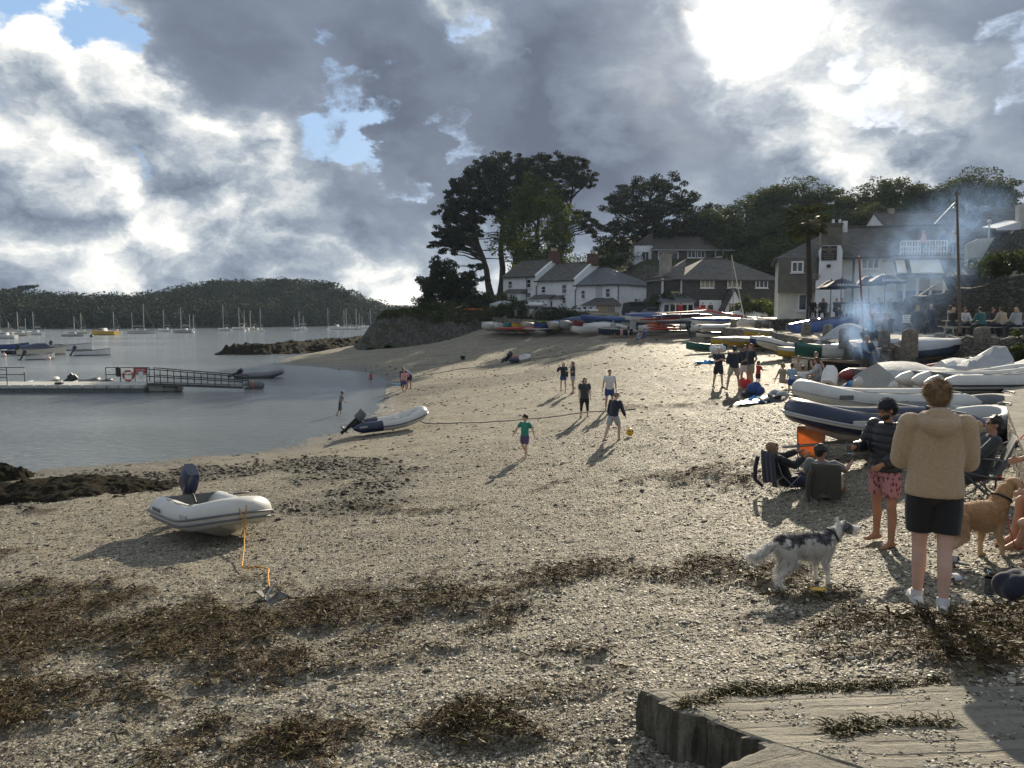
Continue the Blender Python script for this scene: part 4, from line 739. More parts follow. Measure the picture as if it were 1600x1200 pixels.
for q, (tx, s_) in enumerate([('THE', .13), ('FERRYBOAT', .20), ('INN', .17), ('BAR & KITCHEN', .11), ('ALES  WINES  SPIRITS', .09), ('OPEN ALL DAY', .10)]): text_mesh('lettering', tx, s_, goldm, sb, (sx, -.985, sz_ + sh_ * (.40 - q * .155)), (math.pi / 2, 0, 0))
I1.boxpart('wall_lamp', dkp, (sx, -1.0, sz_ - sh_ * .5 - .45), (.3, .3, .25), bev=.05)
I1.win(1345, 403, 1375, 421, 3, 1, fw=.11); mb = MB(); pA = I1.loc(1326, 398); mb.tube([(pA.x, -.35, pA.z), (pA.x + .35, -.2, pA.z - .15), (pA.x + .4, -.1, pA.z - .6), (pA.x + .4, -.1, .6), (pA.x + .9, -.1, .3)], .07, 6); mb.build('downpipe', dkp, I1.e)
I1.win(1382, 450, 1398, 480, 2, 1, name='french_door'); mb = MB(); q = I1.loc(1276, 434, off=.95); mb.tube([(q.x - .25, -.97, q.z), (q.x + .25, -.97, q.z), (q.x + .25, -.97, q.z + .25), (q.x - .25, -.97, q.z + .25)], .03, 6, closed=True); mb.build('bracket', goldm, I1.e)
cH = at(1382, 352, 92.0)
H4 = House('back_house', 'plain grey-roofed house behind the inn roof', (cH.x, cH.y), R(-2), 9.6, 6, cH.z - 2.5, cH.z, at(1400, 331, 94).z, whitew, slate2, 'gable'); mb = MB(); mb.box((2, 3, H4.zr + .1), (.6, .6, .9)); mb.build('chimney', conc, H4.roof)
# veranda wing with glass roof panels and a roof terrace
cV = at(1402, 497, 50.0); V1 = empty('veranda_wing', (cV.x, cV.y, 4.7), R(-14), 'slate-roofed veranda with two glaring roof lights and a white-railed terrace above', 'veranda')
def vl(px, py, off=0.0):
 ax = Vector((math.cos(R(-14)), math.sin(R(-14)), 0)); ay = Vector((-ax.y, ax.x, 0)); P = Vector((cV.x, cV.y, 4.7)); d = pix_dir(px, py); o = Vector((0, 0, CH)); pp = P + ay * off
 t = (pp - o).dot(ay) / d.dot(ay); q = o + d * t - P; return Vector((q.dot(ax), q.dot(ay), q.z))
e0, e1 = vl(1400, 432), vl(1537, 424); r0_, r1_ = vl(1408, 412, 2.6), vl(1528, 399, 2.6)
mb = MB(); mb.box(((e0.x + e1.x) / 2, 2.9, 1.1), (e1.x - e0.x - .6, 3.4, 4.2)); mb.build('wall', cream, V1)
mb = MB(); ez, rz_ = (e0.z + e1.z) / 2, (r0_.z + r1_.z) / 2; X0, X1 = e0.x, e1.x
mb.add([(X0, -.1, ez), (X1, -.1, ez), (X1 - .5, 2.6, rz_), (X0 + .4, 2.6, rz_), (X0, -.1, ez - .14), (X1, -.1, ez - .14), (X1 - .5, 2.6, rz_ - .14), (X0 + .4, 2.6, rz_ - .14), (X1, 4.6, ez)], [(0, 1, 2, 3), (7, 6, 5, 4), (0, 4, 5, 1), (1, 5, 6, 2), (3, 7, 4, 0), (1, 8, 2)], False); rf = mb.build('roof', slate2, V1)
m, t, b = newmat('glare_glass'); b.inputs['Base Color'].default_value = (.86, .82, .68, 1); b.inputs['Roughness'].default_value = .25; b.inputs['Metallic'].default_value = .3; tc = t.new('ShaderNodeTexCoord').outputs['Object']; bn = t.new('ShaderNodeBump', Height=t.noise(tc, 3, 4, .6)); bn.inputs['Distance'].default_value = .06; t.put(b.inputs['Normal'], bn.outputs[0])  # sun glare on the panes is painted in as a pale cream base colour
for (u0, u1) in ((.02, .13), (.19, .55)):
 mb = MB(); w_ = X1 - X0; pts = []
 for (u, v_) in ((u0, .06), (u1, .06), (u1 + .07, .97), (u0 + .07, .97)): pts.append((X0 + w_ * u, -.1 + 2.7 * v_, ez + (rz_ - ez) * v_ + .06))
 mb.quad(*pts); mb.add([(p[0], p[1], p[2] - .05) for p in pts] + pts, [(0, 1, 5, 4), (1, 2, 6, 5), (2, 3, 7, 6), (3, 0, 4, 7)], False); mb.build('roof_light', m, rf)
mb = MB(); mb.box(((X0 + X1) / 2, 2.6, rz_ + .12), (w_ - .6, .25, .4)); mb.build('fascia', dkp, V1)
mb = MB(); mb.box(((X0 + X1) / 2, 3.9, rz_ + .16), (w_ - .6, 3.0, .2)); fl = mb.build('terrace_floor', pm('decking', (.2, .17, .14), .8), V1); TZ = 4.7 + rz_ + .26
mb = MB(); rx0, rx1 = X0 + .8, X0 + w_ * .72
for i in range(17): x = rx0 + (rx1 - rx0) * i / 16; mb.tube([(x, 2.75, rz_ + .25), (x, 2.75, rz_ + 1.25)], .028 if i % 2 else .04, 5)
for zz in (.55, .9, 1.27): mb.tube([(rx0, 2.75, rz_ + zz), (rx1, 2.75, rz_ + zz)], .03, 5)
mb.build('railing', whitep, V1)
for i in range(6): x = X0 + .6 + (w_ - 1.2) * i / 5; mb = MB(); mb.box((x, .35, .9), (.14, .14, 3.9)); mb.build('post', whitep, V1)
for i in range(5): x = X0 + 1.1 + (w_ - 2.2) * i / 4; mb = MB(); mb.box((x, 1.17, 1.3), (1.3, .05, 1.6)); mb.build('window', glassm, V1)
mb = MB(); mb.tube([(X1 - 2.6, -.05, ez - .5), (X1 - 2.6, -.05, ez - .55)], .3, 12); mb.build('lamp_globe', whitep, V1)
# white building at the right edge
cW = at(1514, 450, 46.0)
mb = MB(); W1 = empty('white_building', (cW.x, cW.y, 5.0), R(-6), 'white rendered building with a swept parapet at the right edge', 'building')
W1m = House('tmp', 'x', (0, 0), 0, 1, 1, 0, 1, 2, cream, slate2) if False else None
def wl(px, py, off=0.0):
 ax = Vector((math.cos(R(-6)), math.sin(R(-6)), 0)); ay = Vector((-ax.y, ax.x, 0)); P = Vector((cW.x, cW.y, 5.0)); d = pix_dir(px, py); o = Vector((0, 0, CH)); pp = P + ay * off; t = (pp - o).dot(ay) / d.dot(ay); q = o + d * t - P; return (q.dot(ax), q.z)
out = [wl(1512, 480), wl(1512, 381), wl(1530, 373), wl(1552, 371), wl(1572, 369), wl(1580, 364), wl(1587, 355), wl(1592, 343), wl(1592, 320), wl(1600, 318), (wl(1700, 318)[0], wl(1600, 318)[1]), (wl(1700, 318)[0], -2), (wl(1512, 480)[0], -2)]
mb.prism(out, 0, .4); mb.build('wall', cream, W1)
mb = MB(); a, b2 = wl(1500, 379, 1), wl(1596, 326, 1); mb.add([(a[0], .5, a[1]), (a[0] + 10, .5, a[1]), (b2[0] + 4, 4.5, b2[1] + .6), (b2[0], 4.5, b2[1] + .6), (a[0], .5, a[1] - .2), (a[0] + 10, .5, a[1] - .2), (b2[0] + 4, 4.5, b2[1] + .4), (b2[0], 4.5, b2[1] + .4)], [(0, 1, 2, 3), (7, 6, 5, 4), (0, 4, 5, 1), (3, 7, 4, 0)], False); mb.build('roof', slate2, W1)
a = wl(1555, 357); b2 = wl(1594, 346); mb = MB(); mb.add([(a[0], -.1, a[1]), (b2[0], -.1, b2[1]), (b2[0], 1.6, b2[1] + .25), (a[0], 1.6, a[1] + .25), (a[0], -.1, a[1] - .12), (b2[0], -.1, b2[1] - .5)], [(0, 1, 2, 3), (4, 5, 1, 0)], False); mb.build('canopy', whitep, W1)
mb = MB(); mb.tube([(wl(1542, 350)[0], -.3, wl(1542, 372)[1]), (wl(1542, 350)[0], -.3, wl(1542, 348)[1])], .05, 6); mb.ball((wl(1542, 350)[0], -.3, wl(1542, 347)[1]), .12); mb.build('lamp', whitep, W1)
mb = MB(); mb.box((wl(1550, 403)[0], -.03, wl(1550, 403)[1]), (3.4, .05, .05)); mb.build('string_course', conc, W1)
# ------------------------------------------------------------------ raised quay road, its walls and the inn terrace
PZ = 4.0
def PZf(D): return PZ + .42 * min(1, max(0, (D - 38) / 37))
def qpt(px, py):                           # where a line of sight meets the sloping quay road
 lo, hi = 20.0, 100.0
 for _ in range(40):
  mid = (lo + hi) / 2
  if at(px, py, mid).z > PZf(mid): lo = mid
  else: hi = mid
 return at(px, py, lo)
def pth(px, py): p = atz(px, py, PZ); return p
edge = [(15, 88), (20.5, 76)] + [tuple(qpt(px, py)[:2]) for px, py in ((1140, 512), (1206, 516), (1258, 526), (1330, 534), (1390, 544))] + [tuple(at(1440, 540, 33.2)[:2]), tuple(at(1530, 540, 31.5)[:2]), tuple(at(1612, 540, 30)[:2]), (32, 26)]
mb = MB(); n = len(edge); vs = []; fs = []
for i, (x, y) in enumerate(edge): vs += [(x, y, PZf(y)), (x + (16 if i > 3 else 20 + (3 - i) * 8), y + (34 if i > 1 else 22), PZf(y) + (.45 if i < 4 else .6))]
for i in range(n - 1): fs.append((2 * i, 2 * i + 1, 2 * i + 3, 2 * i + 2)[::-1])
mb.add(vs, fs, False); o = mb.build('quay_road', paving); tag(o, 'pale sunlit quay road above the beach', 'road', kind='structure')
def wallrun(name, pts, z0, z1, th, mat, label, cat='wall', seed=0, bumpy=.0, cope=None, step=.35):
 """a rough-topped masonry wall along a line of points"""
 P = [Vector((*p[:2], 0)) for p in pts]; zz = z1 if isinstance(z1, (list, tuple)) else [z1] * len(P); z00 = z0 if isinstance(z0, (list, tuple)) else [z0] * len(P); q = []; g = random.Random(seed)
 for i in range(len(P) - 1):
  L = (P[i + 1] - P[i]).length; m_ = max(1, int(L / step))
  for k in range(m_): f = k / m_; q.append((P[i].lerp(P[i + 1], f), z00[i] + (z00[i + 1] - z00[i]) * f, zz[i] + (zz[i + 1] - zz[i]) * f))
 q.append((P[-1], z00[-1], zz[-1])); secs = []
 for i, (p, a, b_) in enumerate(q):
  d = (q[min(i + 1, len(q) - 1)][0] - q[max(i - 1, 0)][0]).normalized(); nrm = Vector((d.y, -d.x, 0)); h = b_ + g.uniform(-bumpy, bumpy)
  w_ = lambda: g.uniform(-bumpy, bumpy) * .5
  secs.append([p + nrm * (th / 2 + .06 + w_()) + Vector((0, 0, a)), p + nrm * (th / 2 + w_()) + Vector((0, 0, (a + h) / 2)), p + nrm * (th / 2 + w_()) + Vector((0, 0, h - .05)), p + nrm * (th * .3) + Vector((0, 0, h)), p - nrm * (th * .3) + Vector((0, 0, h)), p - nrm * (th / 2) + Vector((0, 0, h - .05)), p - nrm * (th / 2) + Vector((0, 0, a))])
 mb = MB(); mb.loft(secs, closed=False, smooth=False); o = mb.build(name, mat); return tag(o, label, cat)
wallrun('sea_wall', edge[:8], 2.0, [PZf(q[1]) - .02 for q in edge[:8]], .5, rub1, 'low rubble wall holding the quay road behind the boats', seed=1, bumpy=.03)
wallrun('quay_wall', edge[6:], 2.3, [PZ + .06, PZ + .25, PZ + .35, PZ + .45, PZ + .5], .55, rub1, 'tall rough stone wall with upright coping stones below the picnic tables', seed=2, bumpy=.09, step=.22)
def postm(px, pyb, w=.42, h=.8, seed=0, label='', D=None):
 p = at(px, pyb, D) if D else qpt(px, pyb); mb = MB(); g = random.Random(seed); k = w / .42
 for a in [0]:
  secs = []
  for zz, s in ((-.3, 1.04), (0, 1.02), (h * .5, 1.0), (h * .82, .95), (h * .94, .75), (h, .35)): secs.append([(w / 2 * s * (math.cos(q) * 1.0) * (1.1 + g.uniform(-.05, .05)), w / 2 * s * math.sin(q) * (1 + g.uniform(-.06, .06)), zz) for q in [i * math.pi / 5 + .3 for i in range(10)]])
  mb.loft(secs)
 o = mb.build('granite_post', granite, None, p); return tag(o, label, 'post', 'granite posts along the quay edge')
PL = ['rounded granite post at the sea end of the quay edge', 'granite post behind the black-tubed inflatable mast', 'granite post right of the leaning mast', 'squat granite post in front of the blue upturned hull', 'granite post below the tilted blue boat', 'granite post in front of the dark tilted boat', 'granite post beside the people sitting in the smoke', 'lone granite post before the sunlit road', 'broad leaning granite post where the tall wall starts', 'rounded granite post on the tall wall below the picnic tables']
for i, (px, pyb, w_, h_, D_) in enumerate([(1146, 511, .5, .8, None), (1184, 513, .5, .75, None), (1207, 514, .5, .7, None), (1233, 517, .5, .7, None), (1259, 524, .55, .9, None), (1293, 528, .55, .9, None), (1318, 534, .45, .8, None), (1381, 542, .45, .85, None), (1421, 545, .6, .95, None), (1468, 530, .5, .35, 33), (1534, 533, .62, .75, 31.4)][:11]):
 postm(px, pyb, w_ * .9, h_ * .78, i, PL[min(i, 9)] if i < 9 else ('short post stub set in the tall wall' if i == 9 else PL[9]), D_)
# inn terrace wall and floor
tw = [at(1212, 500, 52)[:2], at(1300, 500, 50.5)[:2], at(1372, 500, 49)[:2], at(1398, 500, 48)[:2]]
wallrun('terrace_wall', tw, 3.2, 4.95, .5, rub2, 'stone retaining wall in front of the inn terrace', seed=4, bumpy=.03)
mb = MB(); mb.add([(*p, 4.9) for p in tw] + [(tw[-1][0] + 3, tw[-1][1] + 14, 4.9), (tw[0][0] + 3, tw[0][1] + 14, 4.9)], [(0, 1, 2, 3, 4, 5)], False); o = mb.build('terrace', paving); tag(o, 'paved inn terrace', 'terrace', kind='structure'); TERR = 4.9
rw = [at(1398, 500, 47)[:2], at(1440, 500, 44)[:2], at(1500, 500, 42)[:2], at(1560, 500, 40.5)[:2], at(1700, 500, 39)[:2]]
wallrun('rock_wall', rw, 3.6, [at(1398, 488, 47).z, at(1440, 462, 44).z, at(1500, 452, 42).z, at(1560, 436, 40.5).z, at(1680, 420, 39).z], 1.4, rub2, 'dark rough retaining wall rising behind the picnic tables', seed=5, bumpy=.16, step=.5)
mb = MB(); a = at(1545, 440, 42); g = random.Random(4); secs = []
for i in range(9): y = 41 + i * .8; secs.append([(a.x + (i * .25) + g.uniform(-.1, .1), y, 4.5), (a.x + .5 + g.uniform(-.3, .3), y, at(1545, 425, 42).z), (a.x + 1.6 + g.uniform(-.3, .3), y, at(1570, 405, 42).z + g.uniform(-.2, .2)), (a.x + 2.6, y, at(1590, 360, 42).z + g.uniform(-.3, .3)), (a.x + 7, y, at(1590, 330, 42).z)])
mb.loft(secs, closed=False, caps=False, smooth=False); mb.v  # cliff-like bank
o = mb.build('stone_bank', rub2); tag(o, 'dark stone buttress at the right edge beside the white building', 'wall')
broadleaf('ivy', (at(1575, 425, 41.2).x, 41.2, at(1575, 428, 41.2).z), 1.1, 1.5, 'yellow-green bush on top of the dark retaining wall', 131, olive_m, .08, 40, 90, trunk=.02, cat='shrub')
broadleaf('shrub', (at(1600, 600, 30).x, 29.6, 3.0), 1.9, .6, 'green creeper hanging on the quay wall at the right edge', 132, green_m, .06, 40, 90, trunk=.02, cat='shrub')
# stone ramp below the cottages, left of the boats
wallrun('slip_wall', [at(772, 510, 93)[:2], at(815, 512, 91)[:2], at(862, 515, 89)[:2], at(905, 515, 87)[:2]], 1.2, [4.9, 4.6, 4.0, 3.5], .6, rub1, 'sloping masonry ramp wall below the end cottage', seed=6, bumpy=.03)
mb = MB(); p = [at(772, 510, 93), at(905, 515, 87)]; mb.add([(p[0].x, 93, 4.88), (at(815, 512, 91).x, 91, 4.58), (at(862, 515, 89).x, 89, 3.98), (p[1].x, 87, 3.45), (p[1].x + 14, 90, 4.0), (p[1].x + 14, 104, 4.72), (p[0].x + 2, 104, 5.0), (p[0].x - .5, 97, 5.0)], [tuple(range(8))], False); o = mb.build('ramp', paving); tag(o, 'pale ramp and boat standing below the cottages', 'ramp', kind='structure')
wallrun('cliff_wall', [at(648, 490, 96.5)[:2], at(690, 490, 96)[:2], at(728, 490, 95.6)[:2]], 3.4, [at(648, 485, 96).z, at(690, 486, 96).z, at(728, 489, 96).z], .5, rub1, 'grey retaining wall along the top of the headland cliff', seed=7, bumpy=.03)
# ------------------------------------------------------------------ boats
def paint(name, c, rough=.35, var=.08): return pm(name, c, rough, var, 2.5, dirt=.15, dirtcol=tuple(x * .45 + .02 for x in c), coat=.15)
K = dict(white=paint('boat_white', (.68, .68, .66)), cream=paint('boat_cream', (.60, .56, .45)), grey=pm('hypalon_grey', (.40, .41, .41), .5, .08, 3, dirt=.2), lgrey=pm('hypalon_pale', (.56, .56, .53), .5, .06, 3, dirt=.2, dirtcol=(.3, .28, .24)), dgrey=pm('hypalon_dark', (.12, .125, .13), .5, .1, 3),
 navy=paint('boat_navy', (.010, .018, .055)), black=pm('boat_black', (.012, .013, .015), .45, .2, 5), blue=paint('boat_blue', (.02, .06, .21)), sky=paint('boat_sky', (.10, .28, .48)), red=paint('boat_red', (.42, .03, .025)), orange=paint('boat_orange', (.58, .11, .02)), yellow=paint('boat_yellow', (.60, .36, .03)), teal=paint('boat_teal', (.02, .20, .24)), green=paint('boat_green', (.02, .11, .09)), lime=paint('board_lime', (.30, .62, .12)),
 wood=pm('varnished_wood', (.27, .15, .06), .4, .3, 6), pink=paint('boat_pink', (.62, .45, .45)), tarp=pm('tarp_grey', (.36, .37, .38), .6, .1, 3, .02), tarpw=pm('tarp_white', (.62, .62, .60), .5, .06, 3, .02), tarpb=pm('tarp_blue', (.03, .065, .16), .5, .15, 3, .02), tarpt=pm('tarp_tan', (.27, .23, .17), .6, .12, 3, .02), tarpn=pm('tarp_navy', (.03, .04, .08), .5, .15, 3, .02),
 rope=pm('rope_orange', (.55, .27, .04), .8), ropeg=pm('rope_grey', (.30, .28, .23), .9), chrome=pm('galvanised', (.42, .43, .44), .4, .1, 5, metal=.8), tyre=pm('tyre_rubber', (.02, .02, .02), .8), redw=pm('red_plastic', (.35, .02, .02), .5), maroon=paint('rib_maroon', (.22, .03, .03)))
def lerp(a, b, t): return a + (b - a) * t
def outboard(parent, y, z, col, s=1.0, tilt=0.0, lab=None, x=0.0, rz=0.0):
 e = MB(); e.M = Matrix.Translation((x, y, z)) @ Matrix.Rotation(rz, 4, 'Z') @ Matrix.Rotation(-tilt, 4, 'X') @ Matrix.Scale(s, 4)
 e.loft([[(a * (.5 + .5 * k2), b * 1 + .02 - yy, zz) for a, b in ((-.10, .16), (.10, .16), (.15, .08), (.16, -.10), (.10, -.20), (-.10, -.20), (-.16, -.10), (-.15, .08))] for zz, k2, yy in ((.08, .75, 0), (.14, 1, 0), (.34, 1, 0), (.44, .88, .02), (.49, .5, .04))])
 c = e.build('outboard_motor', col, parent); M0 = e.M
 e = MB(); e.M = M0; e.box((0, 0, -.16), (.11, .17, .52), bev=.03); e.box((0, 0, -.52), (.05, .13, .30), bev=.01); e.capsule((0, .14, -.60), (0, -.18, -.60), .03, .045, 8); e.box((0, -.02, -.73), (.015, .14, .16)); e.box((0, -.05, -.42), (.16, .30, .015)); e.box((0, .12, .02), (.18, .08, .22))
 e.build('motor_leg', K['black'], c); e = MB(); e.M = M0
 for k in range(3): q = k * 2.094; e.ball((.055 * math.cos(q), -.21, -.60 + .055 * math.sin(q)), (.045, .008, .03), 6, 4, Matrix.Rotation(q, 3, 'Y') @ Matrix.Rotation(.5, 3, 'X'))
 e.build('propeller', K['dgrey'], c); e = MB(); e.M = M0; e.tube([(0, .14, .10), (0, .34, .14), (.03, .55, .16)], .018, 6); e.build('tiller', K['black'], c)
 return c
def wheel(parent, c, r, w, rim=None, axis='X', name='wheel'):
 mb = MB(); n = 18; secs = []
 for k in range(8): a = 2 * math.pi * k / 8; secs.append((math.cos(a) * w / 2, r - w * .45 + math.sin(a) * w * .45))
 vs = []; fs = []
 for i in range(n):
  a = 2 * math.pi * i / n
  for (dx, rr) in secs: vs.append((c[0] + dx, c[1] + rr * math.cos(a), c[2] + rr * math.sin(a)))
 for i in range(n):
  for k in range(8): fs.append((i * 8 + k, i * 8 + (k + 1) % 8, ((i + 1) % n) * 8 + (k + 1) % 8, ((i + 1) % n) * 8 + k))
 mb.add(vs, fs); o = mb.build(name, K['tyre'], parent); mb = MB(); mb.tube([(c[0] - w * .22, c[1], c[2]), (c[0] + w * .22, c[1], c[2])], r * .62, 14); mb.tube([(c[0] - w * .45, c[1], c[2]), (c[0] + w * .45, c[1], c[2])], r * .18, 8); mb.build('rim', rim or K['redw'], o); return o
def trolley(label, loc, yaw, L, W, wr=.2, rim=None, group='launching trolleys under the boats'):
 e = empty('launch_trolley', loc, yaw, label, 'trolley', group); mb = MB(); z = wr + .06
 mb.tube([(-W * .3, L * .2, z), (-.06, L * .8, z), (0, L * 1.02, z - .05)], .03, 6); mb.tube([(W * .3, L * .2, z), (.06, L * .8, z)], .03, 6); mb.tube([(-W * .45, L * .38, wr), (W * .45, L * .38, wr)], .03, 6)
 mb.box((0, L * .22, z + .04), (W * .8, .12, .06)); mb.build('frame', K['chrome'], e)
 for s in (-1, 1): wheel(e, (s * W * .45, L * .38, wr), wr, wr * .5, rim)
 return e
def inflatable(label, loc, yaw, L=3.0, W=1.55, tr=.21, col='lgrey', bowlift=.30, stripe='black', stripe2=None, hull=None, pitch=0.0, roll=0.0, motor=None, mtilt=.9, seats=2, cover=None, patch=None, text=None, cone='black', cat='inflatable dinghy', group='inflatable dinghies', name='inflatable_dinghy', lift=0.0, detail=1, band=None, vk=.20, mrz=0.0, msc=1.0, sternc=None):
 e = empty(name, (loc[0], loc[1], loc[2] + lift), 0, label, cat, group); e.rotation_euler = Euler((pitch, roll, yaw), 'XYZ'); col = K[col]; w = W / 2 - tr; n = 12; P = []; rs = []
 zt = lambda y: tr + vk * .6 + bowlift * max(0, (y / L - .45) / .55) ** 2
 ys = [-.24, -.06, .16] + [L * q for q in (.2, .32, .44, .56, .66)]; yb = L * .70; right = [(w, y) for y in ys]
 arc = [(w * math.cos(a) ** .8 if math.cos(a) > 0 else 0, yb + (L - tr - yb) * math.sin(a)) for a in [math.pi / 2 * k / 8 for k in range(9)]]
 path = right + arc + [(-x, y) for x, y in reversed(right + arc[:-1])]; pts = [Vector((x, y, zt(y))) for x, y in path]
 rr = [tr * .16, tr * .66, tr * .97] + [tr] * (len(pts) - 6) + [tr * .97, tr * .66, tr * .16]; mb = MB(); mb.tube(pts, rr, 16); t = mb.build('tube', col, e)
 if sternc:
  mb = MB(); mb.tube([p + Vector((0, 0, 0)) for p in pts[:5]], [x * 1.012 for x in rr[:5]], 16); mb.build('stern_panel', K[sternc], t); mb = MB(); mb.tube(pts[-5:], [x * 1.012 for x in rr[-5:]], 16); mb.build('stern_panel', K[sternc], t)
 c0 = sum(pts, Vector()) / len(pts); out = []
 for i, p in enumerate(pts):
  d = (pts[min(i + 1, len(pts) - 1)] - pts[max(i - 1, 0)]); d.z = 0; d.normalize(); out.append(Vector((d.y, -d.x, 0)))
 if stripe:
  for (dz, m_) in ((-.02, stripe), (-.11 * tr / .21, stripe2)):
   if m_: mb = MB(); mb.tube([p + o_ * (math.sqrt(max(r_ ** 2 - dz ** 2, 0)) + .002) + Vector((0, 0, dz)) for p, o_, r_ in zip(pts[1:-1], out[1:-1], rr[1:-1])], .022 if m_ == stripe else .016, 6, flat=1.6, side=(0, 0, 1)); mb.build('rubbing_strake', K[m_], t)
 if band: mb = MB(); mb.tube([p + o_ * (r_ * .93) + Vector((0, 0, -.055)) for p, o_, r_ in zip(pts[1:-1], out[1:-1], rr[1:-1])], .03, 6, side=(0, 0, 1), flat=1.0, rs=None); mb.build('side_band', K[band], t)
 # hull bottom
 secs = []
 for q in (.05, .25, .5, .7, .85, .96):
  y = L * q - (tr if q > .9 else 0); ww = w * (1 if q < .72 else max(.12, 1 - ((q - .72) / .27) ** 1.6)); z1 = zt(y) - tr * .55; kk = z1 - vk * (1 if q < .8 else .7)
  secs.append([(-ww, y, z1), (-ww * .55, y, lerp(z1, kk, .62)), (0, y, kk), (ww * .55, y, lerp(z1, kk, .62)), (ww, y, z1), (0, y, z1 + .03)])
 mb = MB(); mb.loft(secs, smooth=False); mb.build('hull', K[hull] if hull else K['white'], e)
 mb = MB(); mb.box((0, .24, zt(0) + .02), (2 * w, .05, .44), bev=.01); mb.build('transom', K['dgrey'] if detail else K['white'], e)
 if cover:
  secs = []; g = random.Random(int(L * 100))
  for k in range(11):
   q = k / 10; y = -.05 + (L + .02) * q; ww = (W / 2 + .03) * (1 if q < .6 else math.sqrt(max(.03, 1 - ((q - .6) / .42) ** 2))); z = zt(min(y, L)) + tr * .2; hp = .24 + .10 * math.sin(q * 9) + g.uniform(-.05, .06)
   secs.append([(-ww * 1.02, y, z - tr * .8), (-ww, y, z + tr * .3), (-ww * .6, y, z + tr * .75 + hp * .3 + g.uniform(-.03, .03)), (0, y, z + tr + hp + g.uniform(-.03, .04)), (ww * .6, y, z + tr * .75 + hp * .3 + g.uniform(-.03, .03)), (ww, y, z + tr * .3), (ww * 1.02, y, z - tr * .8)])
  mb = MB(); mb.loft(secs, closed=False, caps=False); mb.add(secs[0], [tuple(range(7))], False); mb.build('cover', K[cover], e)
 else:
  for k in range(seats): y = L * (.34 + .25 * k); mb = MB(); mb.box((0, y, zt(y) + tr * .45), (2 * w + .1, .22, .03), bev=.008); mb.build('seat', K['white'] if detail else K['grey'], e)
 if detail:
  for s in (-1, 1):
   mb = MB(); gp = [Vector((s * (w + .05), L * (.22 + .1 * k), zt(L * (.22 + .1 * k)) + tr * (.98 if k % 2 == 0 else 1.05))) for k in range(6)]; mb.tube(gp, .011, 5); mb.build('grab_line', K['ropeg'], t)
  mb = MB(); mb.tube([Vector((-.14, L - tr * .6, zt(L) + tr * .9)), Vector((-.1, L - tr * .2, zt(L) + tr * 1.0)), Vector((.1, L - tr * .2, zt(L) + tr * 1.0)), Vector((.14, L - tr * .6, zt(L) + tr * .9))], .018, 6); mb.build('handle', K['dgrey'], t)
 if patch:
  for s in (-1, 1): mb = MB(); y = L * patch[1]; mb.box((s * (W / 2 - .005), y, zt(y) + .03), (.03, patch[2], .10), bev=.01); mb.build('patch', K[patch[0]], t)
 if text:
  for s in (-1, 1): text_mesh('lettering', text[0], text[1], K[text[2]], t, (s * (W / 2 + (.004 if len(text) < 4 else .012)), L * (text[3] if len(text) > 3 else .22), zt(L * .3) + .06), (math.pi / 2, 0, s * math.pi / 2), .003, bold=.002)
 if motor: outboard(e, -.02, zt(0) + .28, K[motor], msc, mtilt, rz=mrz)
 return e
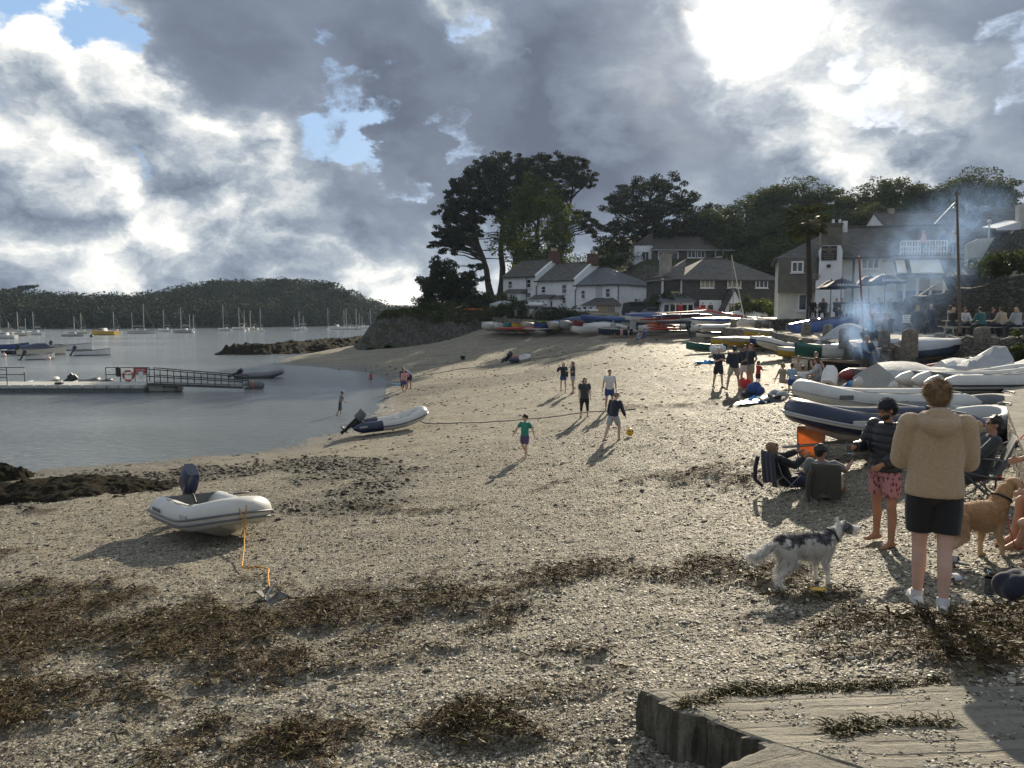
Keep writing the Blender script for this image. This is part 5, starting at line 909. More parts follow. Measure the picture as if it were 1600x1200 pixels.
def dinghy(label, loc, yaw, L=3.4, W=1.4, D=.5, col='white', trim='wood', inside=None, cover=None, coverh=.25, up=False, pitch=0.0, roll=0.0, motor=None, mast=None, thw=2, keel=True, lift=0.0, band=None, group='dinghies drawn up on the beach', name='dinghy', cat='dinghy', pram=.0, sheer=.16):
 e = empty(name, (loc[0], loc[1], loc[2] + lift + (D + .05 if up else .06)), 0, label, cat, group); e.rotation_euler = Euler((pitch, roll + (math.pi if up else 0), yaw), 'XYZ'); NS = 10; so_, si_ = [], []; gun = []
 for k in range(NS + 1):
  q = k / NS; b_ = W / 2 * (.80 + .20 * math.sin(min(1, q / .45) * math.pi / 2)) * (1 if q < .45 else (1 - ((q - .45) / .55) ** 2.2 * (1 - pram))); b_ = max(b_, .025); y = L * q; top = D + sheer * (q - .35) ** 2 * 2.2; kb = .04 + .30 * D * max(0, (q - .6) / .4) ** 2
  s1 = [(-b_, y, top), (-b_ * .93, y, lerp(kb, top, .55)), (-b_ * .66, y, lerp(kb, top, .18)), (0, y, kb - .02), (b_ * .66, y, lerp(kb, top, .18)), (b_ * .93, y, lerp(kb, top, .55)), (b_, y, top)]
  so_.append(s1); gun.append((b_, y, top)); i_ = .035; y2 = min(max(y, .04), L - .08); bb = max(b_ - i_, .005)
  si_.append([(-bb, y2, top - .002), (-bb * .93, y2, lerp(kb + .05, top, .55)), (-bb * .64, y2, lerp(kb + .05, top, .18)), (0, y2, kb + .03), (bb * .64, y2, lerp(kb + .05, top, .18)), (bb * .93, y2, lerp(kb + .05, top, .55)), (bb, y2, top - .002)])
 mb = MB(); mb.loft(so_, closed=False, caps=False); mb.add(so_[0], [tuple(range(7))], False); mb.build('hull', K[col], e)
 if not up: mb = MB(); mb.loft(si_, closed=False, caps=False); mb.add(si_[0], [tuple(range(6, -1, -1))], False); mb.build('inner_hull', K[inside or col], e)
 mb = MB(); gp = [Vector(g_) for g_ in gun]; lp = [Vector((-g_[0], g_[1], g_[2])) for g_ in gun]; mb.tube([lp[0]] + gp + lp[::-1][0:-1], .026, 6, closed=False); mb.build('gunwale', K[trim], e)
 if band:
  mb = MB()
  for s in (-1, 1): mb.tube([Vector((s * (a[5][0] + .006), a[5][1], a[5][2] + D * .16)) for a in so_[:-1]], .03, 6, side=(0, 0, 1), flat=.35)
  mb.build('painted_band', K[band], e)
 if keel: mb = MB(); mb.box((0, L * .4, .005), (.035, L * .75, .06)); mb.build('keel', K[trim], e)
 if not up and not cover:
  for k in range(thw): q = .28 + .3 * k; b_ = W / 2 * (.97 if q < .5 else .90); mb = MB(); mb.box((0, L * q, D * .68), (2 * b_ * .93, .22, .03)); mb.build('thwart', K['wood'] if trim == 'wood' else K['white'], e)
 if cover:
  g = random.Random(int(L * 77 + W * 31)); secs = []
  for k in range(NS + 1):
   a = so_[k]; q = k / NS; b_, y, top = a[6]; h = coverh * math.sin(math.pi * min(1, q * .9 + .12)) + g.uniform(-.03, .03)
   secs.append([(-b_ * 1.05 - .01, y + (.02 if k == NS else 0), top - .14 + g.uniform(-.03, .03)), (-b_ * 1.02 - .02, y, top + .03), (-b_ * .5, y, top + .02 + h * .62 + g.uniform(-.02, .02)), (0, y, top + .03 + h), (b_ * .5, y, top + .02 + h * .62 + g.uniform(-.02, .02)), (b_ * 1.02 + .02, y, top + .03), (b_ * 1.05 + .01, y, top - .14 + g.uniform(-.03, .03))])
  mb = MB(); mb.loft(secs, closed=False, caps=False); mb.add(secs[0], [tuple(range(7))], False); mb.build('cover', K[cover], e)
 if mast: mb = MB(); mb.tube([(0, L * .62, .1), (mast[1], L * .62 + mast[2], mast[0])], [.045, .028], 7); mb.build('mast', K['chrome'], e)
 if motor: outboard(e, -.03, D + .12, K[motor], .95, .9)
 return e
def kayak(label, loc, yaw, L=3.0, W=.72, col='red', D=.28, pitch=0.0, roll=0.0, name='kayak', group='kayaks and boards', board=False, cockpit=True):
 e = empty(name, loc, 0, label, 'paddleboard' if board else 'kayak', group); e.rotation_euler = Euler((pitch, roll, yaw), 'XYZ'); secs = []
 if board: D = .12
 for k in range(9): q = k / 8; b_ = max(.02, W / 2 * math.sin(math.pi * (q * .94 + .03)) ** (.45 if board else .7)); zc = .10 * (2 * q - 1) ** 2; h = D * (.35 + .65 * math.sin(math.pi * (q * .9 + .05))); secs.append([(-b_, L * q, zc + h * .55), (-b_ * .7, L * q, zc + h * .1), (0, L * q, zc), (b_ * .7, L * q, zc + h * .1), (b_, L * q, zc + h * .55), (b_ * .55, L * q, zc + h * .92), (0, L * q, zc + h), (-b_ * .55, L * q, zc + h * .92)])
 mb = MB(); mb.loft(secs); mb.build('hull', K[col], e)
 if not board and cockpit: mb = MB(); mb.ball((0, L * .47, D * .98), (W * .30, L * .16, .03), 12, 6); mb.build('cockpit', K['black'], e)
 return e
yachtp = {}
def yacht(label, px, ybase, ytop, Lm=9.0, col='white', yaw=1.3, band=None, cover='navy', ketch=False, name='sailing_yacht'):
 p = atz(px, ybase, 0); e = empty(name, p, yaw, label, 'yacht', 'boats moored on the river'); L = Lm * .62; W = L * .31; D = L * .10; secs = []
 for k in range(9):
  q = k / 8; b_ = max(.03, W / 2 * (.72 + .28 * math.sin(min(1, q / .5) * math.pi / 2)) * (1 if q < .5 else 1 - ((q - .5) / .5) ** 2.0)); y = L * (q - .5); top = D + .25 * (q - .3) ** 2 * 2 + L * .02; secs.append([(-b_, y, top), (-b_ * .9, y, top * .3), (-b_ * .3, y, -.4 + .38 * max(0, q - .6) / .4), (b_ * .3, y, -.4 + .38 * max(0, q - .6) / .4), (b_ * .9, y, top * .3), (b_, y, top)])
 mb = MB(); mb.loft(secs, smooth=False); mb.build('hull', K[col], e)
 mb = MB(); mb.add([(-W * .22, -L * .22, D), (W * .22, -L * .22, D), (W * .16, L * .2, D), (-W * .16, L * .2, D), (-W * .2, -L * .2, D + .65), (W * .2, -L * .2, D + .65), (W * .12, L * .1, D + .5), (-W * .12, L * .1, D + .5)], [(4, 5, 6, 7), (0, 1, 5, 4), (1, 2, 6, 5), (2, 3, 7, 6), (3, 0, 4, 7)], False); c = mb.build('cabin', K['white'], e)
 mb = MB(); mb.box((W * .19, -.2, D + .42), (.04, L * .22, .16)); mb.box((-W * .19, -.2, D + .42), (.04, L * .22, .16)); mb.build('cabin_windows', glassm, c)
 Hm = at(px, ytop, p.y).z; mb = MB(); mb.tube([(0, L * .08, D), (0, L * .08, Hm)], [.10, .07], 6); ms = mb.build('mast', K['chrome'] if col != 'cream' else K['cream'], e)
 mb = MB(); mb.tube([(0, L * .06, D + 1.3), (0, -L * .33, D + 1.25)], .07, 6); mb.build('boom', K['chrome'], e); mb = MB(); mb.tube([(0, L * .05, D + 1.46), (0, -L * .15, D + 1.5), (0, -L * .32, D + 1.42)], [.16, .2, .1], 7); mb.build('sail_cover', K[cover], e)
 mb = MB(); mb.tube([(0, L * .49, D + .2), (0, L * .08, Hm * .97)], .03, 3); mb.tube([(0, -L * .48, D), (0, L * .08, Hm * .99)], .022, 3)
 for s in (-1, 1): mb.tube([(s * W * .45, L * .04, D), (s * .7, L * .08, Hm * .55), (0, L * .08, Hm * .93)], .018, 3)
 mb.box((0, L * .08, Hm * .55), (1.5, .06, .05)); mb.build('rigging', K['dgrey'], e)
 if ketch: mb = MB(); mb.tube([(0, -L * .34, D), (0, -L * .34, Hm * .72)], [.09, .06], 6); mb.build('mizzen_mast', K['chrome'], e)
 if band: mb = MB(); mb.loft([[(a[0][0] * 1.01, a[0][1], a[0][2] * .75), (a[0][0] * 1.01, a[0][1], a[0][2] * .9)] for a in secs], closed=False, caps=False); mb.loft([[(a[5][0] * 1.01, a[5][1], a[5][2] * .75), (a[5][0] * 1.01, a[5][1], a[5][2] * .9)] for a in secs], closed=False, caps=False); mb.build('hull_band', K[band], e)
 return e
Y_ = [(4, 529, 476, 10, 'white', 1.5, 'white-hulled yacht cut by the left edge, tallest mast there'), (16, 527, 503, 6, 'blue', 1.4, 'small blue-hulled yacht right of the edge yacht'), (31, 524.5, 487, 9, 'cream', 1.3, 'cream yacht with a wheelhouse second from the left'), (55, 523, 487, 8.5, 'white', 1.3, 'white yacht with a clear gap on both sides at the left'), (114, 525.5, 494, 7.5, 'grey', -1.3, 'grey-hulled yacht in front of a cream one'), (129, 521, 489, 7, 'cream', 1.2, 'cream yacht with a brown mast behind the grey-hulled one'), (180, 520.5, 487, 7, 'white', 1.3, 'white yacht right of the low yellow launch'),
 (222, 521, 475, 11, 'white', -1.3, 'large two-masted white yacht with dark bottom'), (258, 518, 484, 8, 'white', 1.3, 'white yacht moored below the pale roofs on the hill'), (286, 520, 481, 10, 'grey', 1.4, 'pale yacht with twin masts left of the ridge top'), (303, 517.5, 491, 6, 'white', .6, 'small white yacht right of the twin-masted one'), (351, 517, 476, 8.5, 'white', 1.2, 'white yacht with a dark red waterline band'), (376, 515.5, 480, 9, 'white', 1.5, 'yacht in the close cluster, left one with the tall mast'), (382, 518, 484, 5, 'white', .2, 'yacht seen bow-on in front of the cluster'), (393, 515, 485, 7, 'cream', 1.5, 'cream yacht at the right of the cluster'), (408, 517.5, 480, 6.5, 'white', .7, 'white yacht alone right of the cluster'),
 (461, 517, 494, 6, 'grey', .9, 'short-masted grey yacht left of a taller pair'), (469, 515, 486, 6.5, 'white', 1.2, 'white yacht touching the short-masted grey one'), (475, 514, 493, 5, 'white', 1.0, 'small yacht just behind the white pair'), (513, 517, 481, 5.5, 'white', .3, 'slim white yacht seen end-on with nothing beside it'), (539, 514.5, 484, 6, 'grey', 1.2, 'grey yacht left of the tall pair off the rocks'), (543, 515, 481, 8, 'white', 1.3, 'tall-masted white yacht off the rocks'), (558, 515, 483, 7, 'cream', 1.0, 'cream yacht with a bare mast off the rocks'), (563, 513, 489, 6, 'white', 1.3, 'shorter yacht overlapping the cream one'), (567, 512, 493, 6, 'white', 1.3, 'tiny yacht behind the cream one'), (580, 513, 482, 7.5, 'white', 1.0, 'white yacht above the tip of the dark rocks'), (596, 510, 496, 9, 'white', 1.3, 'distant yacht left of the far motor cruiser'), (611, 510, 492, 9, 'white', 1.2, 'first of three distant masts near the headland'), (620, 510, 493, 9, 'grey', 1.4, 'middle of three distant masts near the headland'), (631, 509.5, 490, 9, 'white', 1.0, 'last of three distant masts near the headland')]
for q in Y_: yacht(q[6], q[0], q[1], q[2], q[3], q[4], q[5], band='navy' if q[0] in (222, 286) else ('redw' if q[0] == 351 else None), cover=('navy', 'tarpt', 'blue')[int(q[0]) % 3], ketch=q[0] in (222, 31, 286))
K['redw'] = K['redw']
def motorboat(label, px, py, L, col, yaw, cab=True, cover=None, motor='black', hull2=None, name='motor_boat', W=None):
 p = atz(px, py, 0); e = empty(name, (p.x, p.y, -.05), yaw, label, 'motor boat', 'boats moored on the river'); W = W or L * .36; D = L * .12 + .1; secs = []
 for k in range(8): q = k / 7; b_ = max(.03, W / 2 * (1 if q < .5 else 1 - ((q - .5) / .5) ** 2.2)); y = L * (q - .5); top = D + .35 * q * q; secs.append([(-b_, y, top), (-b_ * .92, y, .15), (0, y, -.2 + .2 * q), (b_ * .92, y, .15), (b_, y, top), (b_ * .8, y, top - .03), (0, y, top - .06), (-b_ * .8, y, top - .03)])
 mb = MB(); mb.loft(secs, smooth=False); mb.build('hull', K[col], e); mb = MB(); mb.tube([(a[0][0], a[0][1], a[0][2]) for a in secs] + [(a[4][0], a[4][1], a[4][2]) for a in secs[::-1]], .03, 5); mb.build('gunwale', K[hull2 or 'black'], e)
 if cab: mb = MB(); mb.add([(-W * .32, -L * .08, D), (W * .32, -L * .08, D), (W * .24, L * .3, D), (-W * .24, L * .3, D), (-W * .28, -L * .05, D + .8), (W * .28, -L * .05, D + .8), (W * .2, L * .14, D + .75), (-W * .2, L * .14, D + .75)], [(4, 5, 6, 7), (0, 1, 5, 4), (2, 3, 7, 6), (1, 2, 6, 5), (3, 0, 4, 7)], False); c = mb.build('cabin', K['white'], e); mb = MB(); mb.box((W * .27, L * .08, D + .5), (.05, L * .2, .3), ry=-.15); mb.box((-W * .27, L * .08, D + .5), (.05, L * .2, .3), ry=.15); mb.build('cabin_windows', glassm, c)
 if cover: mb = MB(); mb.loft([[(-W * .47 * a, L * b_, D + .1), (-W * .3 * a, L * b_, D + .1 + h), (0, L * b_, D + .15 + h * 1.15), (W * .3 * a, L * b_, D + .1 + h), (W * .47 * a, L * b_, D + .1)] for b_, a, h in ((-.45, .95, .2), (-.15, 1, .55), (.08, .95, .6), (.2, .85, .25), (.38, .5, .1))], closed=False, caps=False); mb.build('cover', K[cover], e)
 if motor: outboard(e, -L / 2 - .05, D + .15, K[motor], 1.15, .5)
 return e
motorboat('low yellow launch moored among the yachts', 163, 523, 7.0, 'yellow', 1.45, True, None, None); motorboat('white motor cruiser between the slim yacht and the pair', 527, 514.5, 6.5, 'white', 1.3, True, None, None); motorboat('small dark motor boat near the distant masts', 603, 511, 5.5, 'blue', .8, True, None, None)
motorboat('cream motor boat under a dark blue canopy near the pontoon', 66, 554, 5.4, 'cream', -1.15, False, 'tarpn'); motorboat('small white dinghy seen from astern below the canopied boat', 62, 561.5, 3.2, 'white', -.75, False, None, 'black', name='moored_dinghy'); motorboat('white motor boat with two raised white consoles', 112, 547, 5.4, 'white', -1.25, False, None, 'black'); motorboat('small white open boat right of the raised-console boat', 145, 555, 4.2, 'white', -1.25, False, None, 'black')
for x_ in (-.5, .1):
 o = bpy.data.objects['motor_boat.%03d' % 4] if False else None
dinghy('long blue rowing gig with a short mast at the left edge', atz(28, 543.5, 0), -1.45, 6.6, 1.7, .5, 'navy', 'white', mast=(3.2, 0, 0), lift=-.12, group='boats moored on the river', name='rowing_gig')
dinghy('blue rowing boat cut by the left edge of the water', atz(6, 553, 0), -1.5, 5.8, 1.7, .55, 'navy', 'white', lift=-.12, group='boats moored on the river', name='rowing_boat')
motorboat('dark launch almost hidden behind the left yachts', 20, 545.0, 4.6, 'blue', -1.4, False, None, None)
o = inflatable('black inflatable riding on the water beyond the gangway', atz(371, 591, 0), R(-78), 3.7, 1.7, .23, 'dgrey', .38, 'black', hull='dgrey', motor='black', mtilt=1.1, lift=-.18, cone=None, group='boats moored on the river');
for px, py, r_, m_, lb in [(40, 551, .3, 'orange', 'orange mooring buoy beside the canopied boat'), (88, 552, .28, 'white', 'white mooring buoy right of the canopied boat'), (52, 542.5, .25, 'white', 'white mooring buoy above the canopied boat'), (143, 526.5, .4, 'black', 'dark mooring buoy left of the yellow launch'), (158, 553.5, .25, 'pink', 'pink buoy at the bow of the small open boat'), (6, 557, .3, 'pink', 'pale pink buoy at the left edge'), (241, 520.5, .4, 'white', 'white buoy right of the two-masted yacht'), (50, 523, .35, 'orange', 'orange buoy between the two left yachts'), (302, 521, .4, 'white', 'white buoy below the small white yacht'), (75, 562, .3, 'pink', 'pink fender buoy beside the astern dinghy')]:
 p = atz(px, py, 0); mb = MB(); mb.ball((0, 0, r_ * .35), r_, 12, 8); mb.tube([(0, 0, r_ * 1.2), (0, 0, r_ * 1.55)], .05, 6); mb.tube([(.09 * math.cos(a), 0, r_ * 1.6 + .09 * math.sin(a)) for a in [k * math.pi / 4 for k in range(8)]], .02, 4, closed=True); o = mb.build('mooring_buoy', K[m_], None, p); tag(o, lb, 'buoy', 'mooring buoys')
# ------------------------------------------------------------------ pontoon and gangway
PP = empty('pontoon', (atz(118, 614, 0).x, atz(118, 614, 0).y, 0), R(0), 'long low floating pontoon with rails, at the left edge', 'pontoon'); ox, oy = PP.location.x, PP.location.y
pxx = lambda px, py, z: atz(px, py, z) - Vector((ox, oy, 0))
x0, x1 = pxx(-60, 614, 0).x, pxx(224, 614, 0).x; n = 15; w_ = (x1 - x0) / n
mb = MB(); mb.box(((x0 + x1) / 2, 1.3, .05), (x1 - x0, 2.5, .5)); mb.build('float', pm('pontoon_side', (.10, .115, .11), .6, .2, 3), PP);
for i in range(n): mb = MB(); mb.box((x0 + w_ * (i + .5), 1.3, .42), (w_ - .05, 2.7, .24), bev=.03); mb.build('deck_section', pm('pontoon_deck', (.46, .46, .42), .8, .12, 2, dirt=.3), PP)
mb = MB(); mb.box((x1 + .6, 1.3, .25), (1.1, 1.6, .5), bev=.08); mb.build('end_float', pm('float_block', (.25, .25, .22), .7), PP); mb = MB(); mb.box((x1 + 1.5, 1.2, .2), (.9, 1.3, .45), bev=.12); mb.build('end_float', MATS['float_block'], PP)
def rail(parent, x0, x1, y, z0, h=.95, posts=3, name='railing'):
 mb = MB()
 for i in range(posts): x = x0 + (x1 - x0) * i / (posts - 1); mb.tube([(x, y, z0), (x, y, z0 + h)], .03, 5)
 for q in (.5, 1): mb.tube([(x0, y, z0 + h * q), (x1, y, z0 + h * q)], .028, 5)
 return mb.build(name, K['black'], parent)
X = lambda px, y: (px - 800) / F * (oy + y) - ox
rail(PP, X(163, 2.4), X(231, 2.4), 2.45, .54, 1.0, 4); rail(PP, X(-20, 2.4), X(35, 2.4), 2.45, .54, 1.0, 3); rail(PP, X(-20, .2), X(8, .2), .2, .54, 1.0, 2)
mb = MB(); mb.box((X(183, 2.3), 2.3, 1.25), (.32, .25, .68), bev=.07); mb.build('bin', K['black'], PP)
mb = MB(); c = Vector((X(199, 2.3), 2.25, .98)); mb.tube([c + Vector((.34 * math.cos(a), 0, .34 * math.sin(a))) for a in [k * math.pi / 12 for k in range(24)]], .075, 8, closed=True); lb = mb.build('lifebuoy', pm('lifebuoy_red', (.45, .06, .04), .5), PP)
for k in range(4): mb = MB(); a0 = k * math.pi / 2 + .6; mb.tube([c + Vector((.34 * math.cos(a0 + q * .12), 0, .34 * math.sin(a0 + q * .12))) for q in range(4)], .079, 8); mb.build('white_band', K['white'], lb)
mb = MB(); mb.box((X(217, 2.3), 2.38, 1.32), (.95, .04, .42)); sgn = mb.build('notice_board', K['redw'], PP); text_mesh('lettering', 'DANGER', .16, K['white'], sgn, (X(217, 2.3), 2.355, 1.38), (math.pi / 2, 0, 0)); text_mesh('lettering', 'NO DIVING', .11, K['white'], sgn, (X(217, 2.3), 2.355, 1.22), (math.pi / 2, 0, 0))
mb = MB(); mb.box((X(218, 2.2), 2.25, 1.0), (.3, .03, .55)); mb.build('white_notice', K['white'], PP); mb = MB(); mb.box((X(28, 2.3), 2.38, 1.35), (.7, .03, .25)); mb.build('white_notice', K['white'], PP)
mb = MB(); mb.box((X(88, .3), .4, .62), (.5, .3, .14), bev=.03); mb.build('cleat', K['black'], PP)
ga, gb = at(236, 604, oy + 1.0), at(384, 606.5, oy + .2); GW = empty('gangway', ga, 0, 'black-railed hinged gangway sloping from the pontoon to the water', 'gangway'); d = gb - ga; gy_ = Vector((0, .55, 0)); mb = MB()
gz0 = Vector((0, 0, .12)); ends = (Vector((0, 0, .25)), d + Vector((0, 0, .12)))
for s in (-1, 1):
 for h in (0, .5, 1.0): mb.tube([ends[0] + gy_ * s + Vector((0, 0, h)), ends[1] + gy_ * s + Vector((0, 0, h * .7))], .035, 5)
 for k in range(8): p = ends[0].lerp(ends[1], k / 7) + gy_ * s; mb.tube([p, p + Vector((0, 0, 1.0 - .3 * k / 7))], .03, 5)
mb.build('railing', K['black'], GW); mb = MB(); mb.add([tuple(ends[0] - gy_), tuple(ends[0] + gy_), tuple(ends[1] + gy_), tuple(ends[1] - gy_), tuple(ends[0] - gy_ - gz0), tuple(ends[0] + gy_ - gz0), tuple(ends[1] + gy_ - gz0), tuple(ends[1] - gy_ - gz0)], [(0, 3, 2, 1), (4, 5, 6, 7), (0, 1, 5, 4), (1, 2, 6, 5), (2, 3, 7, 6), (3, 0, 4, 7)], False); mb.build('walkway', pm('gang_deck', (.12, .12, .12), .8), GW)
p = atz(397, 607, 0); e = empty('mooring_float', (p.x, p.y, 0), .2, 'dark cylindrical float with an orange strap at the foot of the gangway', 'float'); mb = MB(); mb.capsule((-.38, 0, .22), (.42, 0, .22), .34, .30, 14); mb.build('drum', K['dgrey'], e); mb = MB(); mb.tube([(-.07, 0, .22), (.02, 0, .22)], .352, 14); mb.build('strap', K['orange'], e); mb = MB(); mb.tube([(.42, 0, .4), (.6, 0, .45), (.72, 0, .2)], .03, 6); mb.build('rope', K['ropeg'], e)
for px, lb, c_ in ((41, 'white inflatable bow showing above the pontoon at the left', 'lgrey'), (92, 'small dark tender moored behind the middle of the pontoon', 'dgrey'), (112, 'low dark inflatable moored behind the pontoon', 'dgrey')):
 inflatable(lb, (at(px, 600, oy + 4.2).x, oy + 4.2 + (px == 92) * 1.2, -.12), R(-80), 2.2 if px != 112 else 2.8, 1.4, .2, c_, .5 if px == 41 else .3, 'black', motor='black' if px != 41 else None, group='boats moored on the river', detail=0)
# ------------------------------------------------------------------ the three dinghies out on the beach
g0 = G(330, 846); bz = (g0.x, g0.y, g0.z)
bow = G(384, 846); hd = Vector((math.sin(R(44)), -math.cos(R(44)), 0)); st = bow - hd * 2.8
b1 = inflatable('large white inflatable with black outboard lying on the shingle, roped to an anchor', (st.x, st.y, (H(st.x, st.y) + bow.z) / 2 - .11), R(222), 2.95, 1.66, .25, 'lgrey', .34, 'dgrey', 'dgrey', hull='cream', pitch=R(3), roll=R(-3), motor='navy', mtilt=.55, patch=('grey', .72, .3), text=('WAVELINE', .10, 'dgrey'), vk=.30, msc=1.1)
g1 = G(560, 682); inflatable('white and navy inflatable at the water edge on a long rope', (G(556, 683).x, G(556, 683).y + .3, g1.z + .05), R(-68), 3.1, 1.5, .22, 'lgrey', .42, 'navy', hull='grey', pitch=R(4), motor='dgrey', mtilt=.9, sternc='navy', text=('TENDER', .09, 'white', .05))
g2 = G(800, 569); inflatable('small white inflatable with a black motor high on the beach', (g2.x - .35, g2.y, g2.z + .02), R(-58), 2.2, 1.4, .22, 'lgrey', .35, 'navy', hull='grey', motor='black', sternc='navy', mtilt=.9); mb = MB(); mb.box((0, 0, 0), (.7, .5, .3), bev=.08, rz=.4); tag(mb.build('red_bag', K['redw'], None, (g2.x + .25, g2.y + .55, g2.z + .5)), 'red bag lying inside the small beached inflatable', 'bag')
# anchor and painter of the big dinghy
ga_ = G(418, 945); e = empty('anchor', ga_, .3, 'dull grey folding anchor lying in the shingle at the end of the orange rope', 'anchor'); mb = MB()
for k, (a, l, tz) in enumerate(((.1, .30, .04), (2.5, .26, .10), (3.3, .22, .02), (5.2, .24, .0))):
 ca, sa = math.cos(a), math.sin(a); q = [Vector((0, 0, .05)), Vector((ca * l * .5 - sa * .07, sa * l * .5 + ca * .07, .10 + tz)), Vector((ca * l, sa * l, .03 + tz)), Vector((ca * l * .5 + sa * .07, sa * l * .5 - ca * .07, .04 + tz))]; mb.add(q + [p - Vector((0, 0, .02)) for p in q], [(0, 1, 2, 3), (7, 6, 5, 4), (0, 4, 5, 1), (1, 5, 6, 2), (2, 6, 7, 3), (3, 7, 4, 0)], False)
mb.build('fluke', pm('rusty_grey', (.14, .13, .115), .7, .4, 12, .01), e); mb = MB(); mb.tube([(0, 0, .04), (.02, .04, .16), (.08, .1, .22)], .018, 6); mb.tube([Vector((.09 + .03 * math.cos(a), .1, .24 + .03 * math.sin(a))) for a in [k * math.pi / 4 for k in range(8)]], .007, 5, closed=True); mb.build('shank', K['chrome'], e)
pa = at(372, 792, bow.y + .0); gA, gB = G(378, 888), G(420, 892)
Mb = Matrix.LocRotScale(b1.location, b1.rotation_euler, None); bw = lambda x, y, z: Mb @ Vector((x, y, z)); hr = Vector((gA.x, gA.y, gA.z + .03)); k1 = bw(.02, 2.99, .42)
mb = MB(); pts = [bw(-.18, 2.45, .66), bw(-.12, 2.68, .86), bw(-.05, 2.92, .78), bw(.0, 3.0, .58), k1, k1.lerp(hr, .5) + Vector((.02, 0, -.02)), hr, G(388, 891) + Vector((0, 0, .025)), G(400, 887) + Vector((0, 0, .03)), G(412, 890) + Vector((0, 0, .03)), gB + Vector((0, 0, .03)), G(419, 905) + Vector((0, 0, .03)), G(421, 922) + Vector((0, 0, .04)), ga_ + Vector((.08, .09, .23))]; mb.tube(pts, .012, 6); o = mb.build('mooring_rope', K['rope']); tag(o, 'orange rope from the white inflatable down to the anchor', 'rope')
mb = MB(); mb.tube([bw(.16, 2.6, .84), bw(.1, 2.9, .78), bw(.06, 3.0, .6), k1 + Vector((.03, -.02, -.05)), k1 + Vector((-.06, -.04, -.2)), k1 + Vector((.0, -.03, -.06)), k1 + Vector((.07, -.05, -.18))], .013, 6); o = mb.build('bow_rope', K['rope']); tag(o, 'orange rope looped over the bow of the white inflatable', 'rope')
def ground_rope(name, pix, r, m_, label, lift=.02):
 mb = MB(); P = [G(*p) for p in pix]; pts = []
 for i in range(len(P) - 1):
  for k in range(10): q = P[i].lerp(P[i + 1], k / 10); pts.append(Vector((q.x, q.y, float(gz(np.array([q.x]), np.array([q.y]))[0]) + lift)))
 mb.tube(pts, r, 5); return tag(mb.build(name, m_), label, 'rope')
ground_rope('mooring_line', [(652, 655), (668, 664), (700, 664), (800, 657), (935, 645), (1000, 640)], .018, K['dgrey'], 'long dark line running from the shore inflatable across the beach'); ground_rope('mooring_line', [(828, 561), (870, 557), (900, 549), (950, 545)], .025, K['dgrey'], 'dark line from the small beached inflatable to its anchor'); ground_rope('mooring_line', [(645, 590), (720, 577), (790, 570)], .03, K['dgrey'], 'thin dark line lying left of the small beached inflatable')
p = G(723, 562); e = empty('bucket', p, 0, 'black bucket left alone on the upper beach', 'bucket'); mb = MB(); mb.tube([(0, 0, 0), (0, 0, .36)], [.17, .24], 12); mb.build('pail', K['black'], e); mb = MB(); mb.tube([(-.23, 0, .35), (-.1, .05, .46), (.1, .05, .46), (.23, 0, .35)], .012, 4); mb.build('handle', K['chrome'], e)
# ------------------------------------------------------------------ the boats drawn up along the top of the beach
def spot(px, py, yaw, L, quay=False, Y=None):
 p = at(px, py, Y) if Y else (qpt(px, py) if quay else G(px, py))
 d = Vector((-math.sin(yaw), math.cos(yaw), 0)); q = p - d * L / 2; return (q.x, q.y, p.z)
def dg(label, px, py, yaw, L, W, quay=False, Y=None, trol=False, **k):
 yw = R(yaw); loc = spot(px, py, yw, L, quay, Y)
 if trol: trolley('launch trolley under the ' + ' '.join(label.split()[:11]), (loc[0], loc[1], loc[2]), yw, L, W, .17); k['lift'] = k.get('lift', 0) + .25
 return dinghy(label, loc, yw, L, W, **k)
def inf(label, px, py, yaw, L, W, quay=False, Y=None, trol=False, rim=None, **k):
 yw = R(yaw); loc = spot(px, py, yw, L, quay, Y)
 if trol: trolley('launch trolley under the ' + ' '.join(label.split()[:11]), loc, yw, L, W, k.pop('wr', .2), rim); k['lift'] = k.get('lift', 0) + .30
 return inflatable(label, loc, yw, L, W, k.pop('tr', .2), **k)
# far row, tight together below the ramp wall
far = [(768, 523, 'white', None, 'white dinghy at the sea end of the far row'), (784, 524, 'white', 'black', 'white dinghy with a black band second from the sea end'), (799, 525, 'teal', None, 'teal-hulled dinghy in the far row'), (811, 524.5, 'yellow', None, 'yellow dinghy in the far row'), (825, 523.5, 'cream', 'yellow', 'cream dinghy with a yellow band beside the yellow one'), (846, 524, 'blue', None, 'bright blue dinghy in the far row'), (868, 523, 'cream', None, 'cream covered dinghy right of the bright blue one'), (888, 523, 'grey', None, 'grey dinghy right of the cream covered one'), (905, 523, 'maroon', None, 'dark red dinghy at the right end of the far row')]
for i, (px, py, c, band, lb) in enumerate(far): dg(lb, px, py, 140 + (i * 11) % 24, 3.6, 1.5, D=.72, pitch=R(5 + i % 3), col=c, band=band, cover='tarpw' if i in (0, 6) else ('tarp' if i == 7 else None), roll=R((-6, 4, 8, -5, 3, -8, 5, 2, -3)[i]), lift=.22)
for i, (px, z, c, lb) in enumerate([(798, 3.55, 'red', 'red kayak lying across the far row'), (830, 3.65, 'blue', 'blue and white kayak on top of the far row'), (838, 3.6, 'white', 'pale board resting on the far row dinghies'), (885, 3.4, 'maroon', 'dark red kayak on the right of the far row'), (818, 3.3, 'redw', 'short red kayak half under the blue one')]):
 p = at(px, 517, 81 + i % 2); kayak(lb, (p.x - 1.5, p.y, p.z + .12), R(-82), 3.2, .7, c, board=c == 'white')
